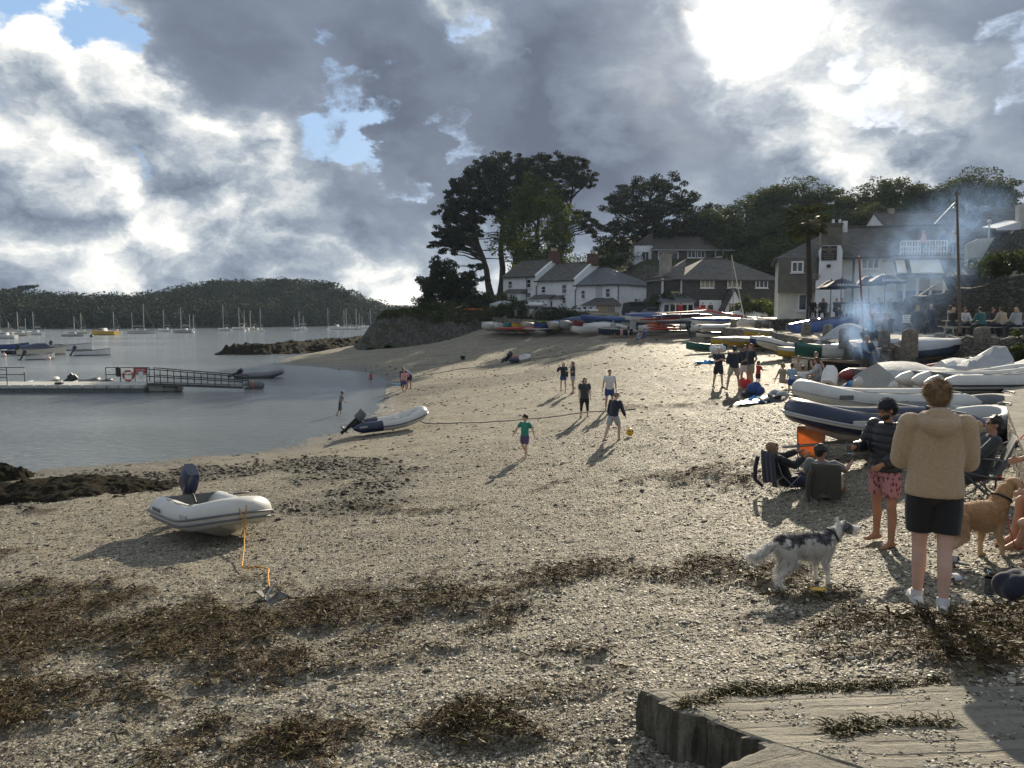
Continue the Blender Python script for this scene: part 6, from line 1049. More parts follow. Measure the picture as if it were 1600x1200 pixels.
# boats on the ramp above
ramp = [(822, 494, 110, 3.4, 'white', dict(up=True, roll=.5), 'upturned white dinghy lying on its side on the ramp'), (852, 489, 100, 3.6, 'white', dict(cover='tarpw'), 'white dinghy under a white sheet high on the ramp'), (803, 484, 95, 3.2, 'white', dict(cover='tarp'), 'grey-covered dinghy left on the ramp top'), (785, 481, 80, 3.2, 'grey', dict(cover='tarp', coverh=.5), 'grey-sheeted boat nearest the parked small car'), (872, 491, 95, 4.0, 'white', dict(up=True), 'long white upturned hull along the ramp'), (893, 493, 85, 4.2, 'cream', dict(), 'cream open dinghy in front of the porch shrubs'), (835, 480, 60, 3.0, 'grey', dict(cover='tarpw'), 'pale covered boat beside the low granite bollards'), (866, 499, 110, 3.2, 'grey', dict(up=True), 'small grey upturned tender on the lower ramp'), (905, 489, 92, 4.4, 'cream', dict(cover='tarpw', coverh=.1), 'long cream boat below the boarded porch'), (940, 493, 92, 4.0, 'cream', dict(), 'flat cream punt in front of the boarded porch')]
for px, py, yw, L, c, k, lb in ramp: dg(lb, px, py + 3, yw, L, 1.4, Y=95.5 if px < 900 else 91, col=c, **k)
for px, py, yw, c, L, bd, lb in [(843, 501, 70, 'lime', 2.6, True, 'lime green paddleboard lying on the ramp'), (852, 507, 60, 'white', 2.8, True, 'white paddleboard beside the lime one'), (875, 508, 92, 'white', 3.4, True, 'white sailboard lying flat on the lower ramp'), (885, 514, 92, 'grey', 3.2, True, 'grey sailboard just behind the far row'), (725, 478, 80, 'orange', 3.2, False, 'orange kayak on the headland grass beside the white pole'), (744, 480, 100, 'orange', 3.0, False, 'second orange kayak on the headland nearest the car')]:
 z_ = 4.4 if px > 800 else 6.1; p = at(px, py + 2, 90) if px > 800 else at(px, py, 97); kayak(lb, (p.x + L / 2 * math.sin(R(yw)), p.y, p.z if px > 800 else float(hill_h(p.x, 97)) + .1), R(yw), L, .75, c, board=bd)
p = at(712, 478, 98); dinghy('small blue upturned boat on the headland grass', (p.x, p.y, float(hill_h(p.x, 98))), R(60), 2.6, 1.3, .45, 'sky', up=True); mb = MB(); a, b_ = at(700, 486, 95.5), at(722, 478, 97); mb.tube([a, b_], .05, 6); tag(mb.build('pole', K['cream']), 'pale pole leaning on the headland grass', 'pole')
# middle group
dg('blue-covered dinghy on its trolley in the middle of the upper beach', 938, 507, 100, 4.2, 1.6, Y=79, col='blue', cover='blue', coverh=.12, pitch=R(4), trim='sky'); dg('boat wrapped in a dark blue tarpaulin behind the open blue one', 905, 508, 95, 3.4, 1.6, Y=82, col='blue', cover='tarpb', coverh=.35); dg('pale blue dinghy with a white rim left of the dark trailer', 974, 506, 100, 3.8, 1.5, Y=80, col='sky', trim='white', inside='white', pitch=R(3))
dg('white-wrapped dinghy in front of the blue boats', 940, 521, 105, 4.0, 1.5, col='white', cover='tarpw', coverh=.35, lift=.25); dg('cream hull under the blue-covered dinghy', 918, 521, 95, 3.6, 1.4, col='cream'); inf('small grey inflatable beside the paddling family', 975, 524, 100, 2.6, 1.4, col='grey', detail=0, group='inflatable dinghies'); inf('white-nosed inflatable behind the paddling family', 990, 519, 80, 2.8, 1.4, col='lgrey', detail=0)
# dark trailer stack with fish boxes
p = G(1012, 519); e = empty('boat_trailer', p, R(-10), 'tall dark wheeled trailer cage beside the orange kayaks', 'trailer'); mb = MB()
for x in (-1.1, 1.1):
 for y in (-.7, .7): mb.box((x, y, 1.25), (.09, .09, 2.3))
for z in (.35, 1.3, 2.35):
 for y in (-.7, .7): mb.box((0, y, z), (2.3, .08, .08))
 for x in (-1.1, 1.1): mb.box((x, 0, z), (.08, 1.4, .08))
mb.build('frame', K['black'], e); mb = MB(); mb.box((-.1, 0, 1.2), (1.9, 1.2, 1.3), bev=.15); mb.build('load', pm('dark_net', (.035, .04, .045), .9, .5, 20, .05), e); mb = MB(); mb.box((-1.45, -.2, 1.1), (.6, .9, 1.9)); mb.build('panel', K['grey'], e)
for s in (-.9, .9): wheel(e, (s * 1.0, 0, .3), .32, .2, K['dgrey'])
# kayak rack
for i, (px, py, L, c, rz, lb, bd, W) in enumerate([(1065, 489, 5.0, 'red', -80, 'long red board on top of the kayak rack', True, .7), (1052, 496, 5.4, 'blue', -82, 'silver-blue sailing hull lying on the rack', False, .9), (1045, 500, 5.2, 'red', -84, 'red hull under the silver-blue one', False, .85), (1070, 504, 5.0, 'navy', -80, 'dark blue canoe low on the rack', False, .8), (1035, 510, 2.8, 'orange', -78, 'orange kayak at the bottom of the stack', False, .75), (1032, 505, 2.6, 'orange', -84, 'orange kayak second up in the stack', False, .75), (1038, 514, 2.8, 'redw', -86, 'red kayak lying flat at the foot of the stack', False, .75), (1062, 516, 3.0, 'navy', -88, 'dark board lying on the shingle below the rack', True, .7), (1082, 493, 4.2, 'maroon', -78, 'dark red canoe end behind the silver-blue hull', False, .8)]):
 p = at(px, py, 70 + (i % 3) * .6); kayak(lb, (p.x - L / 2, p.y, p.z - .12), R(rz), L, W, c, pitch=R(3 if i in (0, 1, 2) else 0), board=bd)
e = empty('kayak_rack', at(1060, 516, 71), R(8), 'metal rack carrying the stacked kayaks and boards', 'rack'); mb = MB()
for x in (-1.8, 0, 1.8):
 for y in (-.5, .9): mb.box((x, y, .75), (.06, .06, 1.7))
for z in (.35, .85, 1.35):
 for x in (-1.8, 0, 1.8): mb.box((x, .2, z), (.05, 1.4, .05))
for z in (.35, .85, 1.35): mb.box((0, .88, z), (3.66, .05, .05))
mb.build('frame', K['chrome'], e)
dg('red-gunwaled white dinghy with its bow raised behind the rack', 1122, 503, 70, 5.0, 1.7, Y=76, col='white', trim='red', pitch=R(9), cover='red', coverh=.05); dg('dinghy with a white cover and yellow hull below the cottage porch gable', 1160, 504, 85, 4.4, 2.0, quay=True, col='yellow', cover='tarpw', coverh=.45, trim='white', lift=.15); dg('dark blue covered dinghy between the rack and the leaning mast', 1118, 509, 90, 4.4, 1.6, Y=70, col='white', cover='blue', coverh=.18)
dg('white dinghy, first bow of the row left of the outboard', 1052, 519, 108, 3.8, 1.5, col='white', cover='tarpw', coverh=.15, trim='white', trol=True); dg('white clinker dinghy with a pale cover second in the row', 1078, 523, 112, 4.4, 1.65, col='white', cover='tarpw', coverh=.12, trim='white', trol=True); dg('white dinghy with a black outboard on its stern', 1103, 526, 112, 4.0, 1.6, col='white', trim='white', motor=None, trol=True)
dg('white dinghy with a black gunwale band nearest the group of four', 1115, 533, 112, 3.6, 1.5, col='white', trim='black', band='black', cover='black', coverh=.06, lift=.15)
inf('long grey inflatable with a dark stripe behind the leaning mast', 1138, 519, -82, 5.0, 1.9, Y=62, col='lgrey', stripe='black', bowlift=.6, seats=3, tr=.25)
outb = empty('outboard_stand', G(1076, 531), R(30), 'black outboard motor clamped upright on a stand in the boat row', 'outboard motor'); outboard(outb, 0, .95, K['black'], 1.1, .3)
dg('small dark green dinghy lying on the shingle by the blue sheet', 1102, 552, 95, 2.7, 1.2, col='green', trim='green', inside='green', pitch=R(2)); dg('long wooden boat under a tan cover with an ochre hull', 1172, 548, 95, 5.6, 1.9, col='yellow', cover='tarpt', coverh=.22, trim='black', lift=.2); dg('white boat with a dark blue bottom beside the ochre hull', 1232, 548, 96, 5.4, 1.9, col='blue', cover='tarpw', coverh=.15, trim='white', lift=.25, band='white')
dg('long tan-covered boat running up to the granite posts', 1235, 538, 80, 6.2, 1.9, Y=52, col='yellow', cover='tarpt', coverh=.2, pitch=R(3))
inf('white catamaran-nosed inflatable with a dark outboard', 1228, 560, 105, 3.6, 1.7, col='lgrey', motor='black', mtilt=.7, tr=.24, bowlift=.5, trol=True); dg('yellow and white canoe lying between the white inflatable and the green cover', 1262, 562, 100, 3.6, .9, col='yellow', trim='yellow', cover='tarpw', coverh=.06)
dg('dinghy under a dark green cover, its high bow toward the beach', 1290, 571, 118, 4.4, 1.8, D=.65, col='green', cover='green', coverh=.1, pitch=R(4), trim='teal'); dg('grey tarpaulin tent pitched over a dinghy boom', 1318, 566, 100, 3.6, 1.8, col='grey', cover='tarp', coverh=1.25, lift=.15); dg('long green-covered hull rising to the leaning red mast', 1325, 548, -75, 5.2, 1.7, Y=42, col='green', cover='tarpt', coverh=.15, pitch=R(5))
dg('blue upturned hull tilted against a granite post', 1285, 520, -78, 4.2, 1.5, quay=True, col='blue', up=True, roll=R(20), pitch=R(-9)); dg('dark upturned hull tilted up toward the smoke', 1318, 518, -80, 4.2, 1.5, quay=True, col='navy', up=True, roll=R(14), pitch=R(-10)); dg('glossy pale pink upturned dinghy shining in the sun', 1243, 512, 92, 3.9, 1.9, quay=True, col='pink', up=True, trim='maroon'); dg('slim blue and white hull left of the shining pink one', 1207, 508, 88, 4.4, 1.2, quay=True, col='blue', cover='tarpw', coverh=.05); dg('low white dinghy on the quay behind the squat posts', 1200, 512, 90, 4.6, 1.3, quay=True, col='white', trim='white')
dg('dark dinghy between the green cover and the smoking barbecue', 1330, 592, 100, 3.8, 1.6, col='black', inside='dgrey', trim='wood', lift=.1); dg('cream-sided open boat behind the seated family', 1305, 583, 95, 4.0, 1.5, col='cream', trim='black', inside='dgrey')
dg('big dinghy under a silver-blue cover in front of the stone wall', 1428, 582, -82, 4.6, 1.8, D=.6, col='navy', cover='tarp', coverh=.3, pitch=R(3), lift=.35); inf('dark red inflatable with a pale stripe below the silver-blue cover', 1428, 604, -80, 4.4, 1.8, col='maroon', stripe='white', stripe2='black', tr=.25, bowlift=.35, seats=3); dg('navy-covered boat behind the barbecue smoke', 1385, 568, -85, 3.8, 1.7, col='navy', cover='tarpn', coverh=.3, lift=.2); dg('low dark punt against the foot of the quay wall', 1400, 558, -88, 3.6, 1.3, Y=38, col='dgrey', cover='tarpn', coverh=.1)
inf('large inflatable slumped under a grey cover, its pale bow up to the right', 1472, 618, -76, 4.6, 2.0, col='lgrey', cover='tarp', tr=.27, bowlift=.55, stripe=None, group='inflatable dinghies'); inf('white inflatable with pale stern cones on a red-wheeled trolley', 1530, 632, -84, 3.6, 1.7, col='lgrey', stripe='dgrey', tr=.23, trol=True, wr=.24, seats=2); inf('white inflatable with twin dark stripes reaching the right edge', 1568, 636, -86, 3.8, 1.7, col='lgrey', stripe='black', stripe2='black', tr=.24, trol=True, wr=.26); inf('white-covered inflatable farthest right behind the striped one', 1560, 610, -84, 3.8, 1.8, col='lgrey', cover='tarpw', tr=.24)
# nearest trolley boats
inf('long pale grey inflatable with wooden seats and white outboard on red wheels', 1365, 668, 93, 3.9, 1.65, col='lgrey', stripe='grey', tr=.22, bowlift=.35, seats=3, trol=True, wr=.2, patch=('dgrey', .78, .32), motor=None, vk=.22)
inf('navy and grey inflatable on black-wheeled trolley behind the orange chair', 1362, 716, 96, 3.4, 1.65, col='navy', stripe='grey', hull='grey', tr=.23, bowlift=.32, seats=2, trol=True, wr=.24, rim=K['dgrey'], patch=('lgrey', .72, .26), band='lgrey', vk=.26)
inf('dark grey inflatable with yellow-tipped tubes lying beyond the fleece wearer', 1492, 668, -70, 3.4, 1.6, col='dgrey', stripe='yellow', tr=.21, bowlift=.2, seats=2); inf('grey inflatable half hidden behind the fleece wearer', 1478, 690, -72, 3.2, 1.5, col='grey', stripe='dgrey', tr=.2, bowlift=.2)
e = empty('outboard_stand', G(1296, 648), R(-35), 'white outboard motor tilted beside the seated family', 'outboard motor'); e.location.y += .2; outboard(e, 0, .72, K['white'], 1.25, .75)
# masts and poles
def mastobj(a, b_, r, m_, label, name='mast'): mb = MB(); mb.tube([a, b_], [r, r * .6], 8); return tag(mb.build(name, m_), label, 'mast')
a = G(1170, 560); mastobj(at(1169, 530, 62), at(1143, 398, 63), .06, K['cream'], 'pale leaning dinghy mast above the boat row'); mastobj(at(1148, 512, 66), at(1143, 400, 63.5), .045, K['chrome'], 'thin grey spar beside the pale leaning mast'); mastobj(at(1352, 560, 34), at(1342, 400, 33), .06, pm('red_mast', (.22, .07, .05), .5), 'tall reddish mast rising out of the barbecue smoke'); mastobj(at(1500, 520, 36), at(1495, 298, 36), .075, pm('brown_pole', (.12, .085, .06), .6), 'tall brown flag pole in front of the veranda', 'flag_pole')
o = mastobj(at(1460, 350, 62), at(1492, 316, 62), .04, K['white'], 'thin pole with white marks above the inn roof', 'aerial')
# bollards by the cottages
for i, px in enumerate((806, 826, 834, 860, 896)): mb = MB(); mb.box((0, 0, .35), (.28, .28, .8), bev=.06); o = mb.build('bollard', granite, None, at(px, 494 + i, 91)); tag(o, ['low granite bollard beside the grey-covered boats', 'low granite bollard above the upturned white hull', 'low granite bollard touching the previous pair', 'low granite bollard in front of the white porch', 'low granite bollard by the cream punt'][i], 'bollard', 'bollards above the ramp')
# vehicles by the cottages
def car(label, px, D, yaw, col, L=3.6, W=1.6, Hh=1.5, z=None, name='parked_car', van=False):
 p = at(px, 490, D); z = z if z is not None else max(float(hill_h(p.x, D)), 4.7); e = empty(name, (p.x, p.y, z), R(yaw), label, 'car'); h = Hh; secs = []
 prof = [(0, .45, .75), (.04, .35, .95 if not van else 1.3), (.2, .3, 1.0 if not van else h * .98), (.34, .3, h * .97 if not van else h), (.5, .3, h), (.78, .3, h * .98), (.96, .33, .95 if not van else h * .9), (1, .45, .8)]
 for q, zb, zt_ in prof: k_ = .86 if zt_ > 1.05 else 1; secs.append([(-W / 2, L * (q - .5), zb), (-W / 2, L * (q - .5), min(zt_, .92)), (-W / 2 * k_, L * (q - .5), zt_), (W / 2 * k_, L * (q - .5), zt_), (W / 2, L * (q - .5), min(zt_, .92)), (W / 2, L * (q - .5), zb)])
 mb = MB(); mb.loft(secs, smooth=False); b0 = mb.build('body', col, e)
 for s in (-1, 1): mb = MB(); mb.box((s * (W / 2 * .93 + .01), L * .06, h * .80), (.03, L * .42, h * .22), ry=s * .12); mb.build('side_window', glassm, b0)
 for s in (-1, 1): mb = MB(); mb.box((0, s * L * (.31 if s < 0 else .40) + (0), h * .80), (W * .74, .04, h * .24), rx=-s * .5 if s < 0 else .35); mb.build('windscreen', glassm, b0)
 for sx in (-1, 1):
  for sy in (-.32, .30): wheel(e, (sx * (W / 2 - .08), L * sy, .3), .3, .2, K['chrome'])
 for sx in (-1, 1): mb = MB(); mb.ball((sx * W * .36, -L * .5 + .03, .68), (.13, .05, .1), 8, 6); mb.build('headlight', K['chrome'], b0)
 return e
car('pale blue small car parked on the headland above the beach', 743, 103, 150, K['grey'], z=float(hill_h(-4.9, 103))); car('dark off-road car parked against the blank cottage wall', 1000, 90, 80, K['black'], 4.2, 1.8, 1.95, 4.75, van=True); car('dark car half hidden behind the white covered boats', 858, 94, 95, K['dgrey'], 4.0, 1.7, 1.45, 4.7)
car('dark estate car parked beside the glazed conservatory', 1028, 86, 70, K['dgrey'], 4.0, 1.7, 1.5, 4.5)
# ------------------------------------------------------------------ slipway slab and low wall in the right foreground
m, t, b = newmat('slip_concrete'); tc = t.new('ShaderNodeTexCoord').outputs['Object']; sp = t.new('ShaderNodeSeparateXYZ', Vector=tc)
n = t.noise(tc, 1.6, 9, .68); n2 = t.noise(tc, 26, 6, .7); wv = t.m('SINE', t.m('MULTIPLY', t.m('ADD', t.m('ADD', sp.outputs[1], t.m('MULTIPLY', sp.outputs[0], .06)), t.m('MULTIPLY', t.noise(t.v('MULTIPLY', tc, (1, 3, 1)), 1.3, 5, .6), .06)), 44.0))
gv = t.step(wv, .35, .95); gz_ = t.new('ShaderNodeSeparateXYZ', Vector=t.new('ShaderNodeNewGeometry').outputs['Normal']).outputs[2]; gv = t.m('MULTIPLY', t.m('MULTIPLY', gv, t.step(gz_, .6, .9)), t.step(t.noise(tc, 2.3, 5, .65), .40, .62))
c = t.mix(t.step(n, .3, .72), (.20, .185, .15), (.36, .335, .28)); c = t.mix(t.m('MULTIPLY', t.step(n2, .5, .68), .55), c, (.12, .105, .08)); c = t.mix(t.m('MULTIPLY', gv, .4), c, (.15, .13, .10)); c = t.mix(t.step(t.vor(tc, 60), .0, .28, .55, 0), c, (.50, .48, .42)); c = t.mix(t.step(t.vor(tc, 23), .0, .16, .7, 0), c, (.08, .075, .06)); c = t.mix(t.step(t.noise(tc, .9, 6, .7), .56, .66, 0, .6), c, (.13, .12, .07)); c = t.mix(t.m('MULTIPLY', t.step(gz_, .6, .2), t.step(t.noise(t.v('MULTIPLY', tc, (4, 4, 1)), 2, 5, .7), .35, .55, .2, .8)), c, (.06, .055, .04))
t.put(b.inputs['Base Color'], c); b.inputs['Roughness'].default_value = .85; b.inputs['Specular IOR Level'].default_value = .25
bn = t.new('ShaderNodeBump', Height=t.add([t.m('MULTIPLY', n2, 1.1), t.m('MULTIPLY', n, .8), t.m('MULTIPLY', gv, -.9)])); bn.inputs['Strength'].default_value = 1; bn.inputs['Distance'].default_value = .03; t.put(b.inputs['Normal'], bn.outputs[0]); slipm = m
def slab(name, pix, zs, th_, label, seed, sub=26, cat='slipway', mat=None):
 """thick weathered slab over a quadrilateral of photo pixels with given heights"""
 P = [atz(px, py, z) for (px, py), z in zip(pix, zs)]; n_ = sub; u, v_ = np.meshgrid(np.linspace(0, 1, n_), np.linspace(0, 1, n_)); A = [np.array(p) for p in P]
 S = (A[0][None, None] * ((1 - u) * (1 - v_))[..., None] + A[1][None, None] * (u * (1 - v_))[..., None] + A[2][None, None] * (u * v_)[..., None] + A[3][None, None] * ((1 - u) * v_)[..., None])
 ed = np.minimum(np.minimum(u, 1 - u), np.minimum(v_, 1 - v_)); wob = (fbm(S[..., 0] * 1.0, S[..., 1], .35, 3, seed) - .5); S[..., 2] += wob * .035 - np.clip(.03 - ed, 0, 1) * .8
 S[..., 1] += np.where((v_ <= 0) | (v_ >= 1), (fbm(S[..., 0], S[..., 1] * 0 + seed, .22, 4, seed, .7) - .5) * .16, 0); S[..., 0] += np.where(u <= 0, (fbm(S[..., 0] * 0, S[..., 1], .16, 4, seed + 1, .7) - .5) * .16, 0)
 i = np.arange(n_ * n_).reshape(n_, n_); top = S.reshape(-1, 3); loop = np.concatenate([i[0, :], i[1:, -1], i[-1, -2::-1], i[-2:0:-1, 0]]); m1 = top[loop] - np.array([0, 0, th_ * .45]); m1[:, :2] += (np.random.RandomState(seed).rand(len(loop), 2) - .5) * .035; bt = top[loop] - np.array([0, 0, th_])
 nL = len(loop); V = np.concatenate([top, m1, bt]); F4 = [(i[r, c], i[r, c + 1], i[r + 1, c + 1], i[r + 1, c]) for r in range(n_ - 1) for c in range(n_ - 1)]; b0 = n_ * n_
 for k in range(nL): k2 = (k + 1) % nL; F4 += [(loop[k], b0 + k, b0 + k2, loop[k2]), (b0 + k, b0 + nL + k, b0 + nL + k2, b0 + k2)]
 F4 = np.array(F4); o = np_mesh(name, V, F4, mat or slipm, smooth=False); return tag(o, label, cat, kind='structure')
slab('slipway', [(988, 1075), (1660, 1066), (1760, 1330), (1215, 1165)], [2.95, 3.22, 3.5, 3.24], .34, 'pale ridged concrete slipway slab at the lower right', 7, 60)
slab('slipway_step', [(1080, 1215), (1215, 1158), (1340, 1195), (1500, 1500)], [3.12, 3.26, 3.34, 3.5], .5, 'rounded lower slab of the slipway at the bottom edge', 9, 30)
# low sea wall at the right edge
wl0 = [at(1556, 640, 19.5), at(1560, 680, 15.5), at(1578, 745, 11.5), at(1606, 800, 9.2), at(1650, 800, 7.2)]; pts = [(p.x + .45, p.y) for p in wl0]; zt = [at(1558, 606, 19.5).z, at(1575, 640, 15.5).z, at(1590, 700, 11.5).z, at(1612, 760, 9.2).z, 3.3]
wallrun('low_sea_wall', pts, 2.0, zt, .6, rub1, 'low rough sea wall with a broad concrete top at the right edge', seed=11, bumpy=.04, step=.25)
mb = MB(); vs = []
for (x, y), z in zip(pts, zt): vs += [(x - .32, y, z + .07), (x + 4.5, y + 1.5, z + .45)]
nn = len(pts); top = vs; bot = [(x, y, z - .14) for x, y, z in vs]; mb.add(top + bot, [(2 * i, 2 * i + 2, 2 * i + 3, 2 * i + 1)[::-1] for i in range(nn - 1)] + [(2 * i, 2 * nn + 2 * i, 2 * nn + 2 * i + 2, 2 * i + 2) for i in range(nn - 1)] + [(0, 1, 2 * nn + 1, 2 * nn)], False); o = mb.build('wall_top', slipm); tag(o, 'broad sunlit concrete top of the low sea wall', 'pavement', kind='structure')
mb = MB(); q = [Vector((x + .75, y, z + .2)) for (x, y), z in zip(pts, zt)]; mb.tube(q, .03, 6); o = mb.build('rail', K['dgrey']); tag(o, 'dark cable lying along the concrete wall top', 'cable')
extra = [(1020, 524, 112, 3.2, 'white', 'tarpw', 'white-sheeted dinghy at the foot of the orange kayak stack'), (1088, 515, 96, 4.4, 'white', 'tarp', 'grey-sheeted dinghy behind the row of white bows'), (1068, 512, 94, 4.6, 'cream', None, 'cream open dinghy behind the second white bow'), (1150, 527, 100, 4.0, 'navy', 'tarpn', 'navy-sheeted dinghy below the long grey inflatable'), (1185, 530, 98, 4.4, 'sky', 'tarpw', 'pale blue dinghy with a white sheet before the squat posts'), (1205, 524, 92, 4.2, 'white', 'blue', 'white dinghy with a bright blue sheet near the squat posts'), (1262, 542, 96, 4.4, 'red', 'tarpt', 'red dinghy with a tan sheet below the blue upturned hull'), (1345, 572, 98, 4.0, 'white', 'tarpw', 'white-sheeted dinghy in the drifting smoke'), (1372, 548, 92, 4.2, 'teal', 'tarp', 'teal dinghy close under the lone granite post'), (960, 528, 104, 3.2, 'navy', None, 'small navy dinghy left of the sitting pair'), (915, 527, 112, 3.0, 'white', None, 'white dinghy at the landward end of the far row'), (1012, 508, 88, 4.4, 'white', 'blue', 'blue-sheeted dinghy behind the dark trailer'), (880, 516, 100, 3.8, 'navy', 'tarpb', 'blue-sheeted dinghy behind the grey one of the far row')]
for px, py, yw, L, c, cv, lb in extra: dg(lb, px, py, yw, L, 1.6, D=.62, col=c, cover=cv, coverh=.26 + (px % 3) * .08, trim='white', roll=R(px % 9 - 4), pitch=R(px % 5), lift=.12 + (px % 4) * .06, Y=74 if px == 1012 else None)
# ------------------------------------------------------------------ people
SK = pm('skin', (.46, .27, .19), .55, .12, 6, spec=.4); SKp = pm('skin_pale', (.55, .36, .28), .55, .1, 6, spec=.4); SKt = pm('skin_tan', (.36, .19, .12), .5, .12, 6, spec=.4)
def cl(name, c, r=.85, **k): return pm('cloth_' + name, c, r, .14, 14, .004, bscale=40, sheen=.2, **k)
CL = dict(navy=cl('navy', (.014, .018, .035)), black=cl('black', (.010, .010, .011)), white=cl('white', (.60, .60, .60)), grey=cl('grey', (.16, .17, .18)), lgrey=cl('light_grey', (.34, .35, .37)), green=cl('green', (.02, .22, .15)), charcoal=cl('charcoal', (.035, .038, .042)), red=cl('red', (.45, .03, .03)), pink=cl('pink', (.62, .28, .28)), sky=cl('sky', (.25, .38, .50)), khaki=cl('khaki', (.30, .26, .19)), sand=cl('sand', (.40, .34, .26)), blue=cl('blue', (.03, .06, .20)), orange=cl('orange', (.95, .42, .16), trans=.45), brown=cl('brown', (.09, .06, .04)), teal=cl('teal', (.03, .12, .12)), olive=cl('olive', (.05, .05, .04)), purple=cl('purple', (.10, .06, .16)))
HR = dict(brown=pm('hair_brown', (.055, .032, .018), .6, .4, 20), dark=pm('hair_dark', (.015, .011, .009), .55, .3, 20), blond=pm('hair_blond', (.38, .26, .13), .6, .3, 20), fair=pm('hair_fair', (.22, .14, .07), .6, .3, 20), grey=pm('hair_grey', (.35, .33, .30), .6, .3, 20), ginger=pm('hair_ginger', (.20, .07, .025), .6, .3, 20))
m, t, b = newmat('cloth_floral'); tc = t.new('ShaderNodeTexCoord').outputs['Object']; t.put(b.inputs['Base Color'], t.mix(t.step(t.vor(tc, 16), .22, .3), (.5, .42, .36), (.02, .02, .03))); b.inputs['Roughness'].default_value = .9; CL['floral'] = m
m, t, b = newmat('cloth_pink_print'); tc = t.new('ShaderNodeTexCoord').outputs['Object']; t.put(b.inputs['Base Color'], t.mix(t.step(t.vor(t.v('MULTIPLY', tc, (1, 1, .6)), 26), .34, .42), (.14, .045, .06), (.42, .20, .20))); b.inputs['Roughness'].default_value = .85; CL['pinkprint'] = m
m, t, b = newmat('fleece'); tc = t.new('ShaderNodeTexCoord').outputs['Object']; n = t.noise(tc, 55, 5, .7); t.put(b.inputs['Base Color'], t.mix(t.step(n, .3, .7), (.40, .285, .17), (.50, .37, .235))); b.inputs['Roughness'].default_value = .95; b.inputs['Sheen Weight'].default_value = .5
bn = t.new('ShaderNodeBump', Height=t.add([n, t.m('MULTIPLY', t.noise(tc, 9, 4, .6), 1.0)])); bn.inputs['Strength'].default_value = 1; bn.inputs['Distance'].default_value = .007; t.put(b.inputs['Normal'], bn.outputs[0]); CL['fleece'] = m
m, t, b = newmat('quilted'); tc = t.new('ShaderNodeTexCoord').outputs['Object']; b.inputs['Base Color'].default_value = (.011, .012, .017, 1); b.inputs['Roughness'].default_value = .42; bn = t.new('ShaderNodeBump', Height=t.add([t.m('POWER', t.m('ABSOLUTE', t.m('SINE', t.m('MULTIPLY', t.m('ADD', t.new('ShaderNodeSeparateXYZ', Vector=tc).outputs[2], t.m('MULTIPLY', t.noise(tc, 5, 3, .6), .02)), 34.0))), .5), t.m('MULTIPLY', t.noise(tc, 22, 4, .6), .5)])); bn.inputs['Strength'].default_value = 1; bn.inputs['Distance'].default_value = .012; t.put(b.inputs['Normal'], bn.outputs[0]); CL['quilt'] = m
def fur(o, name, n, L, wd, mat, parent, seed=1, droop=.6, keep=None, back=(0, 0, 0)):
 """short hairs rooted over a surface"""
 me = o.data; me.calc_loop_triangles(); T = np.zeros(len(me.loop_triangles) * 3, dtype=np.int32); me.loop_triangles.foreach_get('vertices', T); T = T.reshape(-1, 3)
 co = np.zeros(len(me.vertices) * 3, dtype=np.float32); me.vertices.foreach_get('co', co); co = co.reshape(-1, 3); A, B, C_ = co[T[:, 0]], co[T[:, 1]], co[T[:, 2]]; nr = np.cross(B - A, C_ - A); ar = np.linalg.norm(nr, axis=1); nr /= ar[:, None] + 1e-12
 g = np.random.RandomState(seed); k = g.choice(len(T), n, p=ar / ar.sum()); u, v_ = g.rand(n), g.rand(n); f = u + v_ > 1; u[f], v_[f] = 1 - u[f], 1 - v_[f]; p = A[k] + (B[k] - A[k]) * u[:, None] + (C_[k] - A[k]) * v_[:, None]; N = nr[k]
 if keep is not None: q = keep(p) > g.rand(n); p, N = p[q], N[q]; n = len(p)
 d = N * .55 + np.array([back[0], back[1], back[2] - droop]) + g.normal(size=(n, 3)) * .22; d /= np.linalg.norm(d, axis=1)[:, None]; s = np.cross(d, N + g.normal(size=(n, 3)) * .4); s /= np.linalg.norm(s, axis=1)[:, None] + 1e-9
 l = (L * (.5 + g.rand(n)))[:, None]; w_ = wd; V = np.stack([p - s * w_ - N * .003, p + s * w_ - N * .003, p + d * l * .6 + s * w_ * .6, p + d * l * 1.0], 1).reshape(-1, 3)
 return np_mesh(name, V, np.arange(n * 4).reshape(-1, 4), mat, parent, smooth=True)
STAND = dict(legs=((2, 5, 3), (-2, 5, 2)), arms=((4, 8, 12, 0), (2, 8, 12, 0)))
